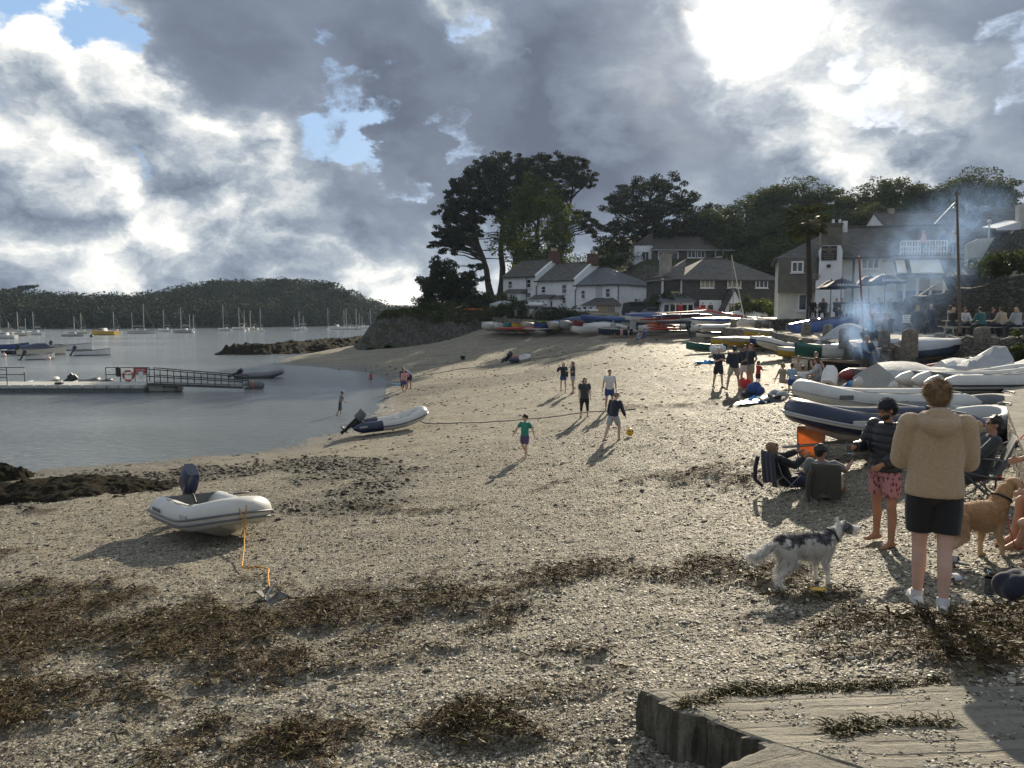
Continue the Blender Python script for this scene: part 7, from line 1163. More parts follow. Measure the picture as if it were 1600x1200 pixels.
def person(label, loc, yaw, h=1.75, pose=None, skin=None, hair='brown', hs='short', top=('navy', 'long'), bot=('khaki', 'shorts'), shoes=None, vox=.022, group=None, head=(0, 0), lean=0.0, twist=0.0, fem=False, hi=False, big=1.0, hood=False, cap=None, glasses=False, dz=0.0, hem=.90, ground=True, thick=1.0, fingers=None, beard=None, tl=0):
 e = empty('person', loc, R(yaw), label, 'person', group); S = h / 1.75; po = dict(STAND); po.update(pose or {}); skin = skin or SK; child = h < 1.5; hk = big * (1.0 if not child else 1.0 + (1.5 - h) * .45); wk = (.90 if fem else 1.0) * (.94 if child else 1)
 PZ_ = .95; T = Matrix.Translation((0, 0, PZ_)) @ Matrix.Rotation(R(twist), 4, 'Z') @ Matrix.Rotation(-R(lean), 4, 'X') @ Matrix.Rotation(R(tl), 4, 'Y') @ Matrix.Translation((0, 0, -PZ_)); t3 = T.to_3x3(); P = lambda x, y, z: T @ Vector((x, y, z))
 LJ = []
 for i, s in enumerate((-1, 1)):
  a, b_, kn = [R(q) for q in po['legs'][i][:3]]; hip = Vector((s * .092 * wk, 0, .92)); d1 = Vector((s * math.sin(b_), math.sin(a) * math.cos(b_), -math.cos(a) * math.cos(b_))); k = hip + d1 * .43; a2 = a - kn; d2 = Vector((s * math.sin(b_) * .5, math.sin(a2), -math.cos(a2))).normalized(); an = k + d2 * .42
  fa = max(-.2, min(1.0, -(a2) * .6)); ft = R(po['legs'][i][3]) if len(po['legs'][i]) > 3 else 0; fd = Vector((s * .12, math.cos(ft), math.sin(ft))).normalized(); LJ.append((hip, k, an, fd, d2))
 AJ = []
 for i, s in enumerate((-1, 1)):
  a, b_, el, inw = [R(q) for q in po['arms'][i]]; sh = P(s * .185 * wk, 0, 1.425); d1 = t3 @ Vector((s * math.sin(b_), math.sin(a) * math.cos(b_), -math.cos(a) * math.cos(b_))); eb = sh + d1 * .29; a2 = a + el; d2 = t3 @ Vector((s * math.sin(b_) * .4 - s * math.sin(inw), math.sin(a2) * math.cos(inw), -math.cos(a2) * math.cos(inw))).normalized(); wr = eb + d2 * .255; AJ.append((sh, eb, wr, d2))
 zs = [q[2].z - .075 for q in LJ] + [LJ[i][2].z + LJ[i][3].z * .17 - .04 for i in (0, 1)] + [.95 - .13]; off = -min(zs) if ground else 0
 O = Matrix.Scale(S, 4) @ Matrix.Translation((0, 0, off + dz / S))
 def new(): q = MB(); q.M = O; return q
 neck = P(0, -.01, 1.46); hc = P(0, .025, 1.46) + t3 @ Vector((0, .0, .165 * hk)); hm = (t3 @ Matrix.Rotation(R(head[0]), 3, 'Z') @ Matrix.Rotation(-R(head[1]), 3, 'X')); Hp = lambda x, y, z: hc + hm @ Vector((x * hk, y * hk, z * hk))
 mb = new()
 def tor(q, rows, cap0=False): q.tube([P(0, y, z) for z, a, b_, y in rows], [(a, b_) for z, a, b_, y in rows], 16, side=t3 @ Vector((1, 0, 0)))
 tor(mb, [(.84, .10 * wk, .07, 0), (.88, .155 * wk, .10, 0), (.97, .155 * wk, .105, 0), (1.08, .13 * wk, .09, .005), (1.22, .15 * wk, .10, .01), (1.36, .165 * wk, .10, 0), (1.43, .14 * wk, .08, -.01), (1.475, .06, .055, -.01)])
 mb.capsule(neck - t3 @ Vector((0, 0, .03)), hc - hm @ Vector((0, .01, .06)), .056, .052); mb.ball(Hp(0, -.012, .03), (.074 * hk, .092 * hk, .092 * hk), 14, 10, hm); mb.ball(Hp(0, .022, -.045), (.054 * hk, .062 * hk, .062 * hk), 12, 8, hm); mb.ball(Hp(0, .06, -.088), (.026 * hk, .022 * hk, .02 * hk), 8, 6, hm)
 mb.capsule(Hp(0, .083, .01), Hp(0, .103, -.03), .009 * hk, .014 * hk, 8); mb.capsule(Hp(-.02, .080, -.062), Hp(.02, .080, -.062), .009 * hk, .009 * hk, 6); mb.capsule(Hp(-.035, .075, .028), Hp(.035, .075, .028), .012 * hk, .012 * hk, 6)
 for s in (-1, 1): mb.ball(Hp(s * .076, -.01, -.008), (.010 * hk, .020 * hk, .032 * hk), 8, 6, hm)
 for i, s in enumerate((-1, 1)):
  sh, eb, wr, d2 = AJ[i]; k_ = .92 if fem or child else 1.05; mb.ball(sh, .058 * k_, 10, 8); mb.capsule(sh, eb, .050 * k_, .040 * k_); mb.capsule(eb, wr, .041 * k_, .027 * k_)
  hn = hm if False else None; pn = Vector((-s, 0, 0)); pn = (pn - d2 * pn.dot(d2)); pn = pn.normalized() if pn.length > .05 else Vector((0, 0, -1)); sd_ = d2.cross(pn)
  if hi or vox < .016:
   mb.tube([wr - d2 * .01, wr + d2 * .03, wr + d2 * .085, wr + d2 * .10], [(.026, .018), (.036, .017), (.042, .014), (.036, .010)], 10, side=sd_); cu = fingers or .35
   for f in range(4):
    o0 = wr + d2 * .092 + sd_ * (.030 - .020 * f); lf = (.030, .036, .033, .025)[f]; a_ = cu + .06 * f; p1 = o0 + (d2 * math.cos(a_) + pn * math.sin(a_)) * lf; p2 = p1 + (d2 * math.cos(a_ * 2.2) + pn * math.sin(a_ * 2.2)) * lf * .8; p3 = p2 + (d2 * math.cos(a_ * 3.2) + pn * math.sin(a_ * 3.2)) * lf * .55; mb.capsule(o0, p1, .0088, .0085, 7, 2); mb.capsule(p1, p2, .0085, .008, 7, 2); mb.capsule(p2, p3, .008, .0068, 7, 2)
   th_ = wr + d2 * .035 + sd_ * .030; p1 = th_ + (d2 * .7 + sd_ * .6 + pn * .35).normalized() * .036; p2 = p1 + (d2 * .85 + sd_ * .15 + pn * .5).normalized() * .03; mb.capsule(th_, p1, .013, .0105, 7, 2); mb.capsule(p1, p2, .0105, .0085, 7, 2)
  else:
   mb.ball(wr + d2 * .05, (.026, .030, .052), 8, 6, d2.to_track_quat('Z', 'X').to_matrix());
   for f in (-1, 0, 1): mb.capsule(wr + d2 * .08 + sd_ * .018 * f, wr + d2 * .145 + sd_ * .024 * f + pn * .02, .013, .010, 6, 2)
   mb.capsule(wr + d2 * .03 + sd_ * .02, wr + d2 * .075 + sd_ * .05, .013, .011, 6, 2)
  hip, kn, an, fd, dd = LJ[i]; q_ = .92 if fem or child else 1.0; mb.capsule(hip, kn, .082 * q_, .055 * q_, 12); cm = kn.lerp(an, .32) - Vector((0, .018, 0)) * (1 if dd.z < -.5 else 0); mb.capsule(kn, cm, .052 * q_, .054 * q_, 12); mb.capsule(cm, an, .054 * q_, .034 * q_, 12)
  heel = an - fd * .045 + dd * .035; toe = an + fd * .15 + dd * .045; mb.capsule(an, heel, .036, .033, 8); mb.capsule(heel, toe, .033, .026, 10); mb.capsule(an + fd * .02, toe - fd * .05, .036, .034, 8)
  if hi and not shoes:
   for f in range(5): o0 = toe - fd * .01 + Vector((fd.y, -fd.x, 0)) * ((f - 2) * .014 * 1); mb.capsule(o0, o0 + fd * (.034 - .004 * abs(f - (1 if s > 0 else 3))) - Vector((0, 0, .008)), .010, .008, 6, 2)
 body = remesh(mb.build('body', skin, e), vox * S if child else vox, 2)
 v2 = max(vox * 1.1, .012)
 # shirt
 if top:
  tm, sl = top[0], top[1]; t_ = thick; g_ = .014 * t_; mb = new(); hz = hem
  tor(mb, [(hz, .165 * wk + g_ * 1.3, .118 + g_ * 1.3, 0), (hz + .03, .166 * wk + g_ * 1.5, .118 + g_ * 1.5, 0), (1.10, .146 * wk + g_ * 1.6, .108 + g_ * 1.5, .005), (1.22, .158 * wk + g_ * 1.5, .112 + g_ * 1.3, .01), (1.36, .170 * wk + g_, .105 + g_, 0), (1.43, .155 * wk + g_, .088 + g_, -.01), (1.47, .080 + g_, .066 + g_, -.01), (1.485, .062 + g_ * .6, .058 + g_ * .6, -.01)])
  for i, s in enumerate((-1, 1)):
   sh, eb, wr, d2 = AJ[i]; mb.ball(sh, .064 + g_, 12, 8)
   if sl == 'none': continue
   if sl == 'short': c_ = sh.lerp(eb, .66); mb.tube([sh, sh.lerp(eb, .3), c_], [.062 + g_, .062 + g_, .064 + g_], 12)
   else:
    c_ = eb.lerp(wr, .93 if sl == 'long' else .15); mb.tube([sh, sh.lerp(eb, .5), eb], [.060 + g_, .056 + g_ * 1.3, .052 + g_], 12); mb.ball(eb, .052 + g_, 10, 8); mb.tube([eb, eb.lerp(c_, .5), c_], [.052 + g_, .050 + g_ * 1.1, .036 + g_], 12)
  if hood:
   mb.tube([P(-.10, -.03, 1.47), P(-.085, -.115, 1.44), P(0, -.15, 1.42), P(.085, -.115, 1.44), P(.10, -.03, 1.47)], [.045, .06, .072, .06, .045], 10); mb.tube([P(.10 * math.cos(a), .10 * math.sin(a) - .03, 1.50) for a in [k * math.pi / 5 for k in range(10)]], .034, 8, closed=True)
   mb.ball(P(0, -.09, 1.50), (.105, .06, .07), 12, 8)
  o = remesh(mb.build('jacket' if sl == 'long' and thick > 1.4 else 'shirt', CL[tm], e), v2, 2)
 if bot:
  bm_, kind = bot; mb = new(); pk = .018
  mb.tube([Vector((0, 0, z)) for z in (1.0, .95, .88, .84)], [(.150 * wk + pk * .6, .105 + pk * .6), (.158 * wk + pk, .112 + pk), (.165 * wk + pk, .115 + pk), (.13, .095)], 16, side=(1, 0, 0))
  if kind == 'skirt': a0 = (LJ[0][1] + LJ[1][1]) / 2; mb.tube([Vector((0, 0, .92)), Vector((0, 0, .8)).lerp(a0, .3), a0 + Vector((0, 0, -.05))], [(.165, .125), (.19, .15), (.24, .19)], 18, side=(1, 0, 0))
  else:
   for i, s in enumerate((-1, 1)):
    hip, kn, an, fd, dd = LJ[i]; L_ = {'shorts': .74, 'tiny': .45, 'knee': 1.0, 'long': 1.0, 'leggings': 1.0}[kind]; c_ = hip.lerp(kn, L_); mb.tube([hip + Vector((0, 0, .02)), hip.lerp(c_, .5), c_], [.090 + pk, .088 + pk * 1.2, (.078 if kind in ('shorts', 'tiny') else .062) + pk * (1.2 if kind != 'leggings' else .3)], 14)
    if kind in ('knee', 'long', 'leggings'): c2 = kn.lerp(an, .30 if kind == 'knee' else (.5 if kind == 'leggings' else .97)); mb.ball(kn, .062 + pk * (.2 if kind == 'leggings' else .7), 10, 8); mb.tube([kn, kn.lerp(c2, .5), c2], [.060 + pk * (.2 if kind == 'leggings' else .7), .06 + pk * .4, (.05 if kind != 'long' else .045) + pk * .4], 12)
  remesh(mb.build('skirt' if kind == 'skirt' else ('trousers' if kind == 'long' else 'shorts'), CL[bm_], e), v2, 2)
 if hs:
  mb = new(); mb.ball(Hp(0, -.022, .048), (.083 * hk, .096 * hk, .086 * hk), 14, 10, hm); mb.ball(Hp(0, -.055, .0), (.074 * hk, .062 * hk, .080 * hk), 12, 8, hm)
  if hs in ('long', 'bob'):
   dn = .34 if hs == 'long' else .12
   for s in (-.6, 0, .6): mb.capsule(Hp(s * .07, -.05, .02), Hp(s * .09, -.085, -.05 - dn * .5), .045 * hk, .042 * hk); mb.capsule(Hp(s * .09, -.085, -.05 - dn * .5), Hp(s * .07, -.095, -.08 - dn), .042 * hk, .018 * hk)
   for s in (-1, 1): mb.capsule(Hp(s * .068, .01, .03), Hp(s * .075, -.01, -.10), .024 * hk, .022 * hk)
  if hs == 'bun': mb.ball(Hp(0, -.10, .10), .045 * hk)
  if hs in ('curly', 'thick'):
   g = random.Random(int(loc[0] * 100)); n_ = 34 if hs == 'curly' else 26
   for k in range(n_): a, z_ = g.uniform(0, 6.28), g.uniform(-.35, 1); r_ = math.sqrt(max(0, 1 - z_ * z_)); y_ = math.sin(a) * r_; mb.ball(Hp(.082 * math.cos(a) * r_, min(.05, .095 * y_ - .02), .045 + .085 * z_), (.034 if hs == 'curly' else .022) * hk * g.uniform(.7, 1.2), 7, 5)
  ho = remesh(mb.build('hair', HR[hair], e), max(.009, v2 * .8), 1)
  if hi: fur(ho, 'hair_strands', 5200, .028, .0012, HR[hair], e, 3, .25)
 if cap:
  mb = new(); mb.ball(Hp(0, -.015, .055), (.088 * hk, .104 * hk, .084 * hk), 16, 10, hm); c = remesh(mb.build('cap', CL[cap[0]], e), .01, 1); mb = new(); s = cap[1]; mb.loft([[Hp(-.07 * q, s * (.085 + .075 * (1 - abs(q)) ** .6) if False else s * (.08), .03) for q in (-1, 0, 1)], [Hp(-.055 * q, s * .135, .012) for q in (-1, 0, 1)], [Hp(-.035 * q, s * .155, .004) for q in (-1, 0, 1)]], closed=False, caps=False); o = mb.build('cap_peak', CL[cap[0]], c); sm = o.modifiers.new('s', 'SOLIDIFY'); sm.thickness = .008
 if glasses:
  mb = new()
  for s in (-1, 1): mb.ball(Hp(s * .032, .088, .012), (.026 * hk, .006 * hk, .020 * hk), 10, 6, hm); mb.tube([Hp(s * .056, .082, .018), Hp(s * .078, .0, .012)], .004, 5)
  mb.tube([Hp(-.01, .094, .014), Hp(.01, .094, .014)], .004, 5); mb.build('sunglasses', K['black'], e)
 elif hi:
  for s in (-1, 1): mb = new(); mb.ball(Hp(s * .030, .079, .006), (.012, .007, .006), 8, 6, hm); mb.build('eye', HR['dark'], e)
 if beard: mb = new(); mb.ball(Hp(0, .030, -.062), (.058 * hk, .062 * hk, .050 * hk), 12, 8, hm); remesh(mb.build('beard', HR[beard], e), .008, 1)
 if shoes:
  sm_, sock = shoes if isinstance(shoes, tuple) else (shoes, None)
  for i in (0, 1):
   hip, kn, an, fd, dd = LJ[i]; mb = new(); heel = an - fd * .05 + dd * .03; toe = an + fd * .165 + dd * .04; mb.capsule(heel, toe, .038, .033, 12); mb.capsule(an + dd * .01, an + fd * .07 + dd * .03, .041, .036, 10); mb.tube([heel + dd * .03 - fd * .03, toe + dd * .022 + fd * .02], [(.041, .016), (.038, .014)], 12, side=Vector((fd.y, -fd.x, 0))); remesh(mb.build('shoe', CL[sm_], e), .010, 1)
   if sock: mb = new(); mb.tube([an - dd * .05, an + dd * .01], [.046, .044], 12); mb.build('sock', CL[sock], e)
 e['hand_l'] = tuple(O @ AJ[0][2]); e['hand_r'] = tuple(O @ AJ[1][2]); return e
def onb(px, py, dz=0.0): p = G(px, py); return (p.x, p.y, float(gz(np.array([p.x]), np.array([p.y]))[0]) + dz)
WALK = dict(legs=((22, 3, 8), (-18, 3, 14)), arms=((-20, 8, 15, 0), (22, 8, 25, 5)))
SITC = dict(legs=((82, 8, 78), (80, 8, 84)), arms=((30, 12, 50, 10), (35, 12, 45, 10)))
SITG = dict(legs=((75, 12, 110), (82, 14, 118)), arms=((50, 10, 20, 20), (45, 10, 30, 20)))
SITF = dict(legs=((86, 8, 18), (88, 10, 30)), arms=((-25, 15, 5, 0), (40, 10, 30, 20)))
KNEEL = dict(legs=((55, 8, 140), (60, 10, 145)), arms=((45, 8, 30, 15), (50, 8, 30, 15)))
A_IN = (20, 14, 78, 42)
# the two men standing on the right
tan = person('person in a tan hooded fleece and black shorts seen from behind, white trainers', onb(1450, 967), -20, 1.80, dict(legs=((5, -1.5, 2), (-6, -1.5, 5)), arms=((14, 9, 72, 40), (16, 9, 74, 42))), SKp, 'fair', 'thick', ('fleece', 'long'), ('black', 'shorts'), ('white', 'white'), .011, head=(-6, 22), hi=True, hood=True, thick=2.0, hem=.885, lean=2, dz=.035)
for i, (x, l) in enumerate([(0, 0)]):
 jk = [c for c in tan.children if c.name.startswith('jacket')][0]; fur(jk, 'fleece_pile', 40000, .0035, .0012, CL['fleece'], tan, 5, .1)
drk = person('person in a black puffer jacket, backward cap and pink patterned shorts holding a glass', onb(1378, 849), 112, 1.80, dict(legs=((4, 6, 3), (-5, 7, 2)), arms=((6, 10, 55, 18), (18, 12, 78, 22))), SKt, 'dark', 'short', ('quilt', 'long'), ('pinkprint', 'shorts'), None, .012, head=(-8, 16), hi=True, thick=2.0, hem=.90, beard='dark', cap=('navy', -1), fingers=.75)
hx = Matrix.LocRotScale(drk.location, drk.rotation_euler, None) @ Vector(drk['hand_r']); fw = Vector((-math.sin(R(112)), math.cos(R(112)), 0))
m, t, b = newmat('clear_glass'); b.inputs['Base Color'].default_value = (.8, .85, .85, 1); b.inputs['Roughness'].default_value = .05; b.inputs['Transmission Weight'].default_value = .92; b.inputs['IOR'].default_value = 1.2; glassc = m
m, t, b = newmat('cola'); b.inputs['Base Color'].default_value = (.09, .03, .01, 1); b.inputs['Roughness'].default_value = .1; cola = m
def tumbler(label, p, fill=None, h=.14, r=.04, tilt=0): e = empty('glass', p, 0, label, 'glass'); e.rotation_euler = (tilt, 0, 0); mb = MB(); mb.tube([(0, 0, 0), (0, 0, h), (0, 0, h), (0, 0, .01)], [r * .8, r, r * .93, r * .74], 18); mb.build('tumbler', glassc, e); mb = MB(); mb.tube([(0, 0, .012), (0, 0, h * .72)], [r * .72, r * .85], 16); (mb.build('drink', fill, e) if fill else None); return e
tumbler('glass of dark drink held by the person in the puffer jacket', hx + fw * .085 + Vector((0, 0, -.07)) + Vector((.0, -.02, 0)), cola)
mb = MB(); mb.box((0, 0, 0), (.09, .004, .05), bev=.0); jp = drk.location + Vector((math.cos(R(112)), math.sin(R(112)), 0)) * .0
# emblem on the chest
ml = MB();
for k, r_ in enumerate((.048, .036, .024)): ml.tube([Vector((r_ * math.cos(a), 0, r_ * .8 * math.sin(a))) for a in [q * math.pi / 12 for q in range(1, 7)]], .005, 5, flat=.4)
# near camp chairs
alu = K['chrome']
def campchair(label, loc, yaw, cm, frame=None, S=1.0, drape=None, lean=12, arms=True, lowz=.0):
 e = empty('camping_chair', loc, R(yaw), label, 'camping chair', 'camping chairs'); fr = frame or alu; mb = MB(); mb.M = Matrix.Scale(S, 4); r = .011; la = math.sin(R(lean)) * .5
 for s in (-1, 1):
  x = s * .27; mb.tube([(x, .22, .0), (x, -.24, .42)], r, 6); mb.tube([(x, -.22, 0), (x, .22, .40)], r, 6); mb.tube([(x, -.22, .38), (x, -.24 - la, .88)], r, 6)
  if arms: mb.tube([(x * 1.1, -.30, .60), (x * 1.1, .20, .62), (x, .22, .40)], r * 1.2, 6)
 for y in (-.22, .22): mb.tube([(-.27, y, .02), (.27, y, .40)], r, 6); mb.tube([(.27, y, .02), (-.27, y, .40)], r, 6)
 mb.build('frame', fr, e); mb = MB(); mb.M = Matrix.Scale(S, 4); secs = []
 for k in range(7): q = k / 6; x = -.26 + .52 * q; sg = -.05 * math.sin(math.pi * q); secs.append([(x, .22, .41 + sg * .4), (x, .0, .37 + sg), (x, -.20, .36 + sg), (x, -.25 + sg * .5, .42), (x, -.24 - la * .5 + sg, .66), (x, -.24 - la + sg * .4, .90 - .02 * math.sin(math.pi * q)), (x, -.25 - la + sg * .4, .90), (x, -.26 - la * .5 + sg, .66), (x, -.27 + sg * .5, .41), (x, -.20, .345 + sg), (x, .0, .355 + sg), (x, .22, .395 + sg * .4)])
 mb.loft(secs, closed=True); mb.build('seat_fabric', CL[cm], e)
 if drape:
  mb = MB(); mb.M = Matrix.Scale(S, 4); g = random.Random(int(loc[0] * 50)); secs = []
  for k in range(11): q = k / 10; x = -.31 + .62 * q; w_ = .018 * math.sin(q * 23) + g.uniform(-.012, .012); bt = .12 + g.uniform(-.05, .06) + (.10 if 3 < k < 7 else 0); secs.append([(x, -.20 - la * .8, .62 + w_), (x, -.21 - la, .90), (x * .98, -.25 - la, .945 + w_), (x, -.30 - la + w_, .90), (x * 1.03, -.33 - la * .6 + w_ * 1.6, .55), (x * 1.08, -.36 - la * .2 + w_ * 2, bt)])
  mb.loft(secs, closed=False, caps=False); o = mb.build('draped_jacket', CL[drape], None, (0, 0, 0)); sm = o.modifiers.new('s', 'SOLIDIFY'); sm.thickness = .02; sb = o.modifiers.new('u', 'SUBSURF'); sb.levels = 1; sb.render_levels = 1; o.location = loc; o.rotation_euler = (0, 0, R(yaw)); o.name = 'jacket'; tag(o, {'navy': 'navy blue jacket hung over the back of the left camping chair', 'olive': 'dark grey-brown jacket draped over the middle camping chair back'}.get(drape, 'jacket hung on a chair'), 'jacket')
  if True:
   mb = MB(); mb.M = Matrix.Scale(S, 4); mb.tube([(-.30, -.34 - la, .78), (-.36, -.36 - la, .5), (-.35, -.37 - la, .22), (-.33, -.37, .05)], [.05, .05, .045, .04], 8); mb.build('sleeve', CL[drape], o)
 return e
c1 = onb(1226, 766); campchair('camping chair with a navy back holding the blonde sitter', c1, -78, 'navy', S=.76, drape='navy', lean=22, arms=False); person('seated blonde person with sunglasses and dark top, arm stretched toward the empty chair', (c1[0] + .02, c1[1] + .02, c1[2]), -82, 1.66, dict(legs=((100, 6, 82), (96, 8, 88)), arms=((62, 10, 18, 5), (40, 8, 60, 10))), SKt, 'fair', 'bob', ('black', 'long'), ('navy', 'long'), 'black', .016, lean=-26, glasses=True, fem=True, head=(0, -12), ground=False, dz=-.72)
c2 = onb(1268, 738); campchair('empty bright orange camping chair facing the sitters', c2, 165, 'orange', K['dgrey'], .9, lean=14)
c3 = onb(1290, 782); campchair('camping chair under the dark draped jacket', c3, -25, 'navy', K['dgrey'], .70, drape='olive', lean=16); person('seated person with short dark hair seen from behind, pale shorts and raised knee', (c3[0] + .0, c3[1] + .10, c3[2]), -38, 1.76, dict(legs=((118, 10, 118), (112, 12, 110)), arms=((25, 22, 60, 10), (48, 22, 40, 5))), SKt, 'dark', 'thick', ('grey', 'short'), ('sand', 'shorts'), None, .016, lean=-18, ground=False, dz=-.80, head=(-30, 8))
c4 = onb(1526, 778); campchair('grey camping chair by the low wall with a dark-haired sitter', c4, 62, 'grey', K['dgrey'], 1.0, lean=20); person('seated person in a dark top and sunglasses beside the low wall', (c4[0], c4[1], c4[2]), 78, 1.8, dict(legs=((78, 8, 75), (74, 8, 70)), arms=((30, 12, 60, 15), (26, 12, 66, 15))), SKt, 'dark', 'thick', ('charcoal', 'long'), ('charcoal', 'long'), 'black', .016, lean=-16, glasses=True, ground=False, dz=-.60, head=(0, 8)); c5 = onb(1512, 768); campchair('teal camping chair half hidden behind the fleece wearer', c5, 70, 'teal', K['dgrey'], .9); person('fair-haired child seated behind the fleece wearer', (c5[0], c5[1], c5[2]), 60, 1.35, SITC, SKp, 'blond', 'bob', ('teal', 'long'), ('navy', 'long'), None, .018, ground=False, dz=-.30, lean=-8)
# sitter on the wall, legs in view only
lp = onb(1590, 862); person('barelegged person sitting on the wall at the right edge, cut by the frame', (lp[0] + .52, lp[1] + .05, lp[2]), 84, 1.8, dict(legs=((62, 4, 44, -8), (58, 8, 52, -12)), arms=((25, 10, 50, 15), (30, 10, 50, 15))), SK, 'brown', 'short', ('grey', 'short'), ('navy', 'shorts'), None, .012, hi=True); wp = onb(1625, 905); person('second barelegged person sitting low at the right edge beside the navy bag', (wp[0] + .42, wp[1] + .1, wp[2]), 80, 1.75, dict(legs=((80, 6, 96), (78, 8, 100)), arms=((30, 10, 50, 15), (30, 10, 50, 15))), SK, 'dark', 'short', ('white', 'short'), ('navy', 'shorts'), None, .016)
# beach players
person('child in a green shirt running across the middle of the beach', onb(820, 717), 150, 1.24, dict(legs=((12, 3, 4), (-8, 5, 38)), arms=((-18, 30, 10, 0), (14, 38, 14, 0))), SKp, 'dark', 'curly', ('green', 'short'), ('purple', 'shorts'), None, .014, head=(-10, 5), lean=-3, hem=.92)
person('child in a navy top and grey shorts kicking the yellow ball', onb(958, 688), -42, 1.5, dict(legs=((-14, 8, 10), (26, 4, 30)), arms=((8, 14, 12, 5), (26, 16, 22, 5))), SKp, 'fair', 'short', ('navy', 'long'), ('lgrey', 'shorts'), 'grey', .014, head=(-10, 28), lean=14)
person('child in a white printed shirt and navy shorts with arms at the sides', onb(952, 642), 176, 1.55, dict(arms=((3, 14, 8, 0), (3, 16, 8, 0))), SK, 'brown', 'short', ('white', 'short'), ('blue', 'shorts'), None, .016, hem=.88)
person('child in a loose dark shirt and black leggings standing by the line', onb(913, 652), 186, 1.5, dict(arms=((2, 10, 8, 0), (2, 10, 8, 0))), SKp, 'brown', 'long', ('charcoal', 'short'), ('black', 'leggings'), 'black', .016, hem=.82, thick=1.8)
person('long-haired girl in a dark jacket lifting one hand to her face', onb(880, 613), 178, 1.55, dict(arms=((4, 10, 10, 0), (40, 35, 128, 30))), SKp, 'blond', 'long', ('navy', 'long'), ('blue', 'tiny'), None, .018, fem=True); person('long-haired girl in pale shorts turned toward her friend', onb(895, 614), 100, 1.62, dict(arms=((15, 8, 88, 30), (12, 8, 92, 35))), SK, 'fair', 'long', ('charcoal', 'short'), ('lgrey', 'tiny'), None, .018, fem=True)
p = G(984, 681); fb = empty('football', (p.x, p.y, p.z + .12), .4, 'yellow football with black patches at the kicker feet', 'ball'); m, t, b = newmat('football_skin'); tc = t.new('ShaderNodeTexCoord').outputs['Object']; t.put(b.inputs['Base Color'], t.mix(t.step(t.vor(tc, 9.5), .26, .30), (.02, .02, .02), (.72, .42, .02))); b.inputs['Roughness'].default_value = .4; mb = MB(); mb.ball((0, 0, 0), .115, 24, 16); mb.build('cover', m, fb)
person('boy in grey wading ankle-deep at the water edge', (atz(532, 648, 0).x, atz(532, 648, 0).y, -.06), -60, 1.3, dict(legs=((10, 3, 12), (-16, 3, 10)), arms=((20, 8, 50, 10), (35, 10, 40, 10))), SKt, 'dark', 'short', ('grey', 'short'), ('charcoal', 'knee'), None, .02, lean=12, head=(0, 12))
person('child crouching in the shallows at the curve of the shore', (atz(580, 592, 0).x, atz(580, 592, 0).y, -.3), 60, 1.1, SITG, SKt, 'dark', 'short', ('red', 'short'), ('black', 'shorts'), None, .025)
person('child in a pink top at the shore, hand raised', onb(632, 612), 190, 1.45, dict(arms=((50, 30, 110, 20), (6, 10, 20, 5))), SK, 'fair', 'bob', ('pink', 'long'), ('purple', 'shorts'), None, .022); person('adult in navy bending down beside the pink-topped child', onb(641, 608), 60, 1.7, dict(legs=((20, 5, 20), (12, 5, 16)), arms=((40, 10, 30, 5), (45, 10, 30, 5))), SKt, 'dark', 'short', ('blue', 'short'), ('navy', 'shorts'), None, .025, lean=55); person('dark-clad child half hidden behind the pink-topped child', onb(629, 607), 150, 1.4, None, SK, 'dark', 'short', ('charcoal', 'long'), ('black', 'long'), None, .025)
p = G(624, 603); kayak('small pale bodyboard on the sand by the pink-topped child', (p.x - .6, p.y, p.z + .03), R(-85), 1.2, .5, 'sky', board=True)
# group of four and child
person('bespectacled adult with folded arms, jumper tied at the waist', onb(1122, 607), 190, 1.72, dict(legs=((8, 5, 2), (-6, 7, 4)), arms=((22, 8, 95, 50), (20, 8, 98, 50))), SKp, 'grey', 'short', ('navy', 'short'), ('navy', 'shorts'), 'brown', .02, hem=.82); person('tall adult in a navy jacket and sand shorts standing with legs apart', onb(1146, 612), 8, 1.8, dict(legs=((2, 16, 2), (0, 12, 2)), arms=((10, 14, 60, 35), (10, 14, 60, 35))), SK, 'dark', 'short', ('navy', 'long'), ('sand', 'shorts'), None, .02, thick=1.6); person('adult in pale shorts mostly hidden behind the navy polo wearer', onb(1163, 606), 150, 1.75, dict(arms=((10, 10, 70, 30), (10, 10, 70, 30))), SKt, 'dark', 'short', ('navy', 'short'), ('white', 'shorts'), None, .022); person('adult in a navy polo and khaki shorts, hand behind the back', onb(1172, 608), 100, 1.8, dict(arms=((-25, 10, 40, 30), (5, 10, 60, 20))), SK, 'ginger', 'short', ('navy', 'short'), ('khaki', 'shorts'), 'brown', .02)
person('small child in red holding a red toy spade', onb(1184, 607), -70, 1.05, dict(arms=((40, 8, 40, 10), (45, 8, 40, 10))), SKp, 'brown', 'short', ('red', 'short'), ('navy', 'shorts'), None, .018)
fam = [(1236, 619, 5, 1.15, None, 'sky', 'short', 'blue', 'standing small child in a pale blue shirt at the picnic circle', 'brown'), (1254, 614, -10, 1.45, KNEEL, 'white', 'long', 'navy', 'kneeling person in a white top seen from behind at the picnic circle', 'brown'), (1246, 607, 160, 1.6, SITG, 'sand', 'short', 'khaki', 'person sitting at the back left of the picnic circle', 'fair'), (1270, 605, 190, 1.7, SITG, 'brown', 'none', 'brown', 'person leaning forward at the back of the picnic circle', 'fair'), (1281, 611, 80, 1.6, SITG, 'lgrey', 'long', 'grey', 'long-haired person in grey sitting beside the white outboard', 'brown'), (1222, 608, -80, 1.5, SITF, 'khaki', 'short', 'khaki', 'barelegged person stretched out at the left of the picnic circle', 'fair')]
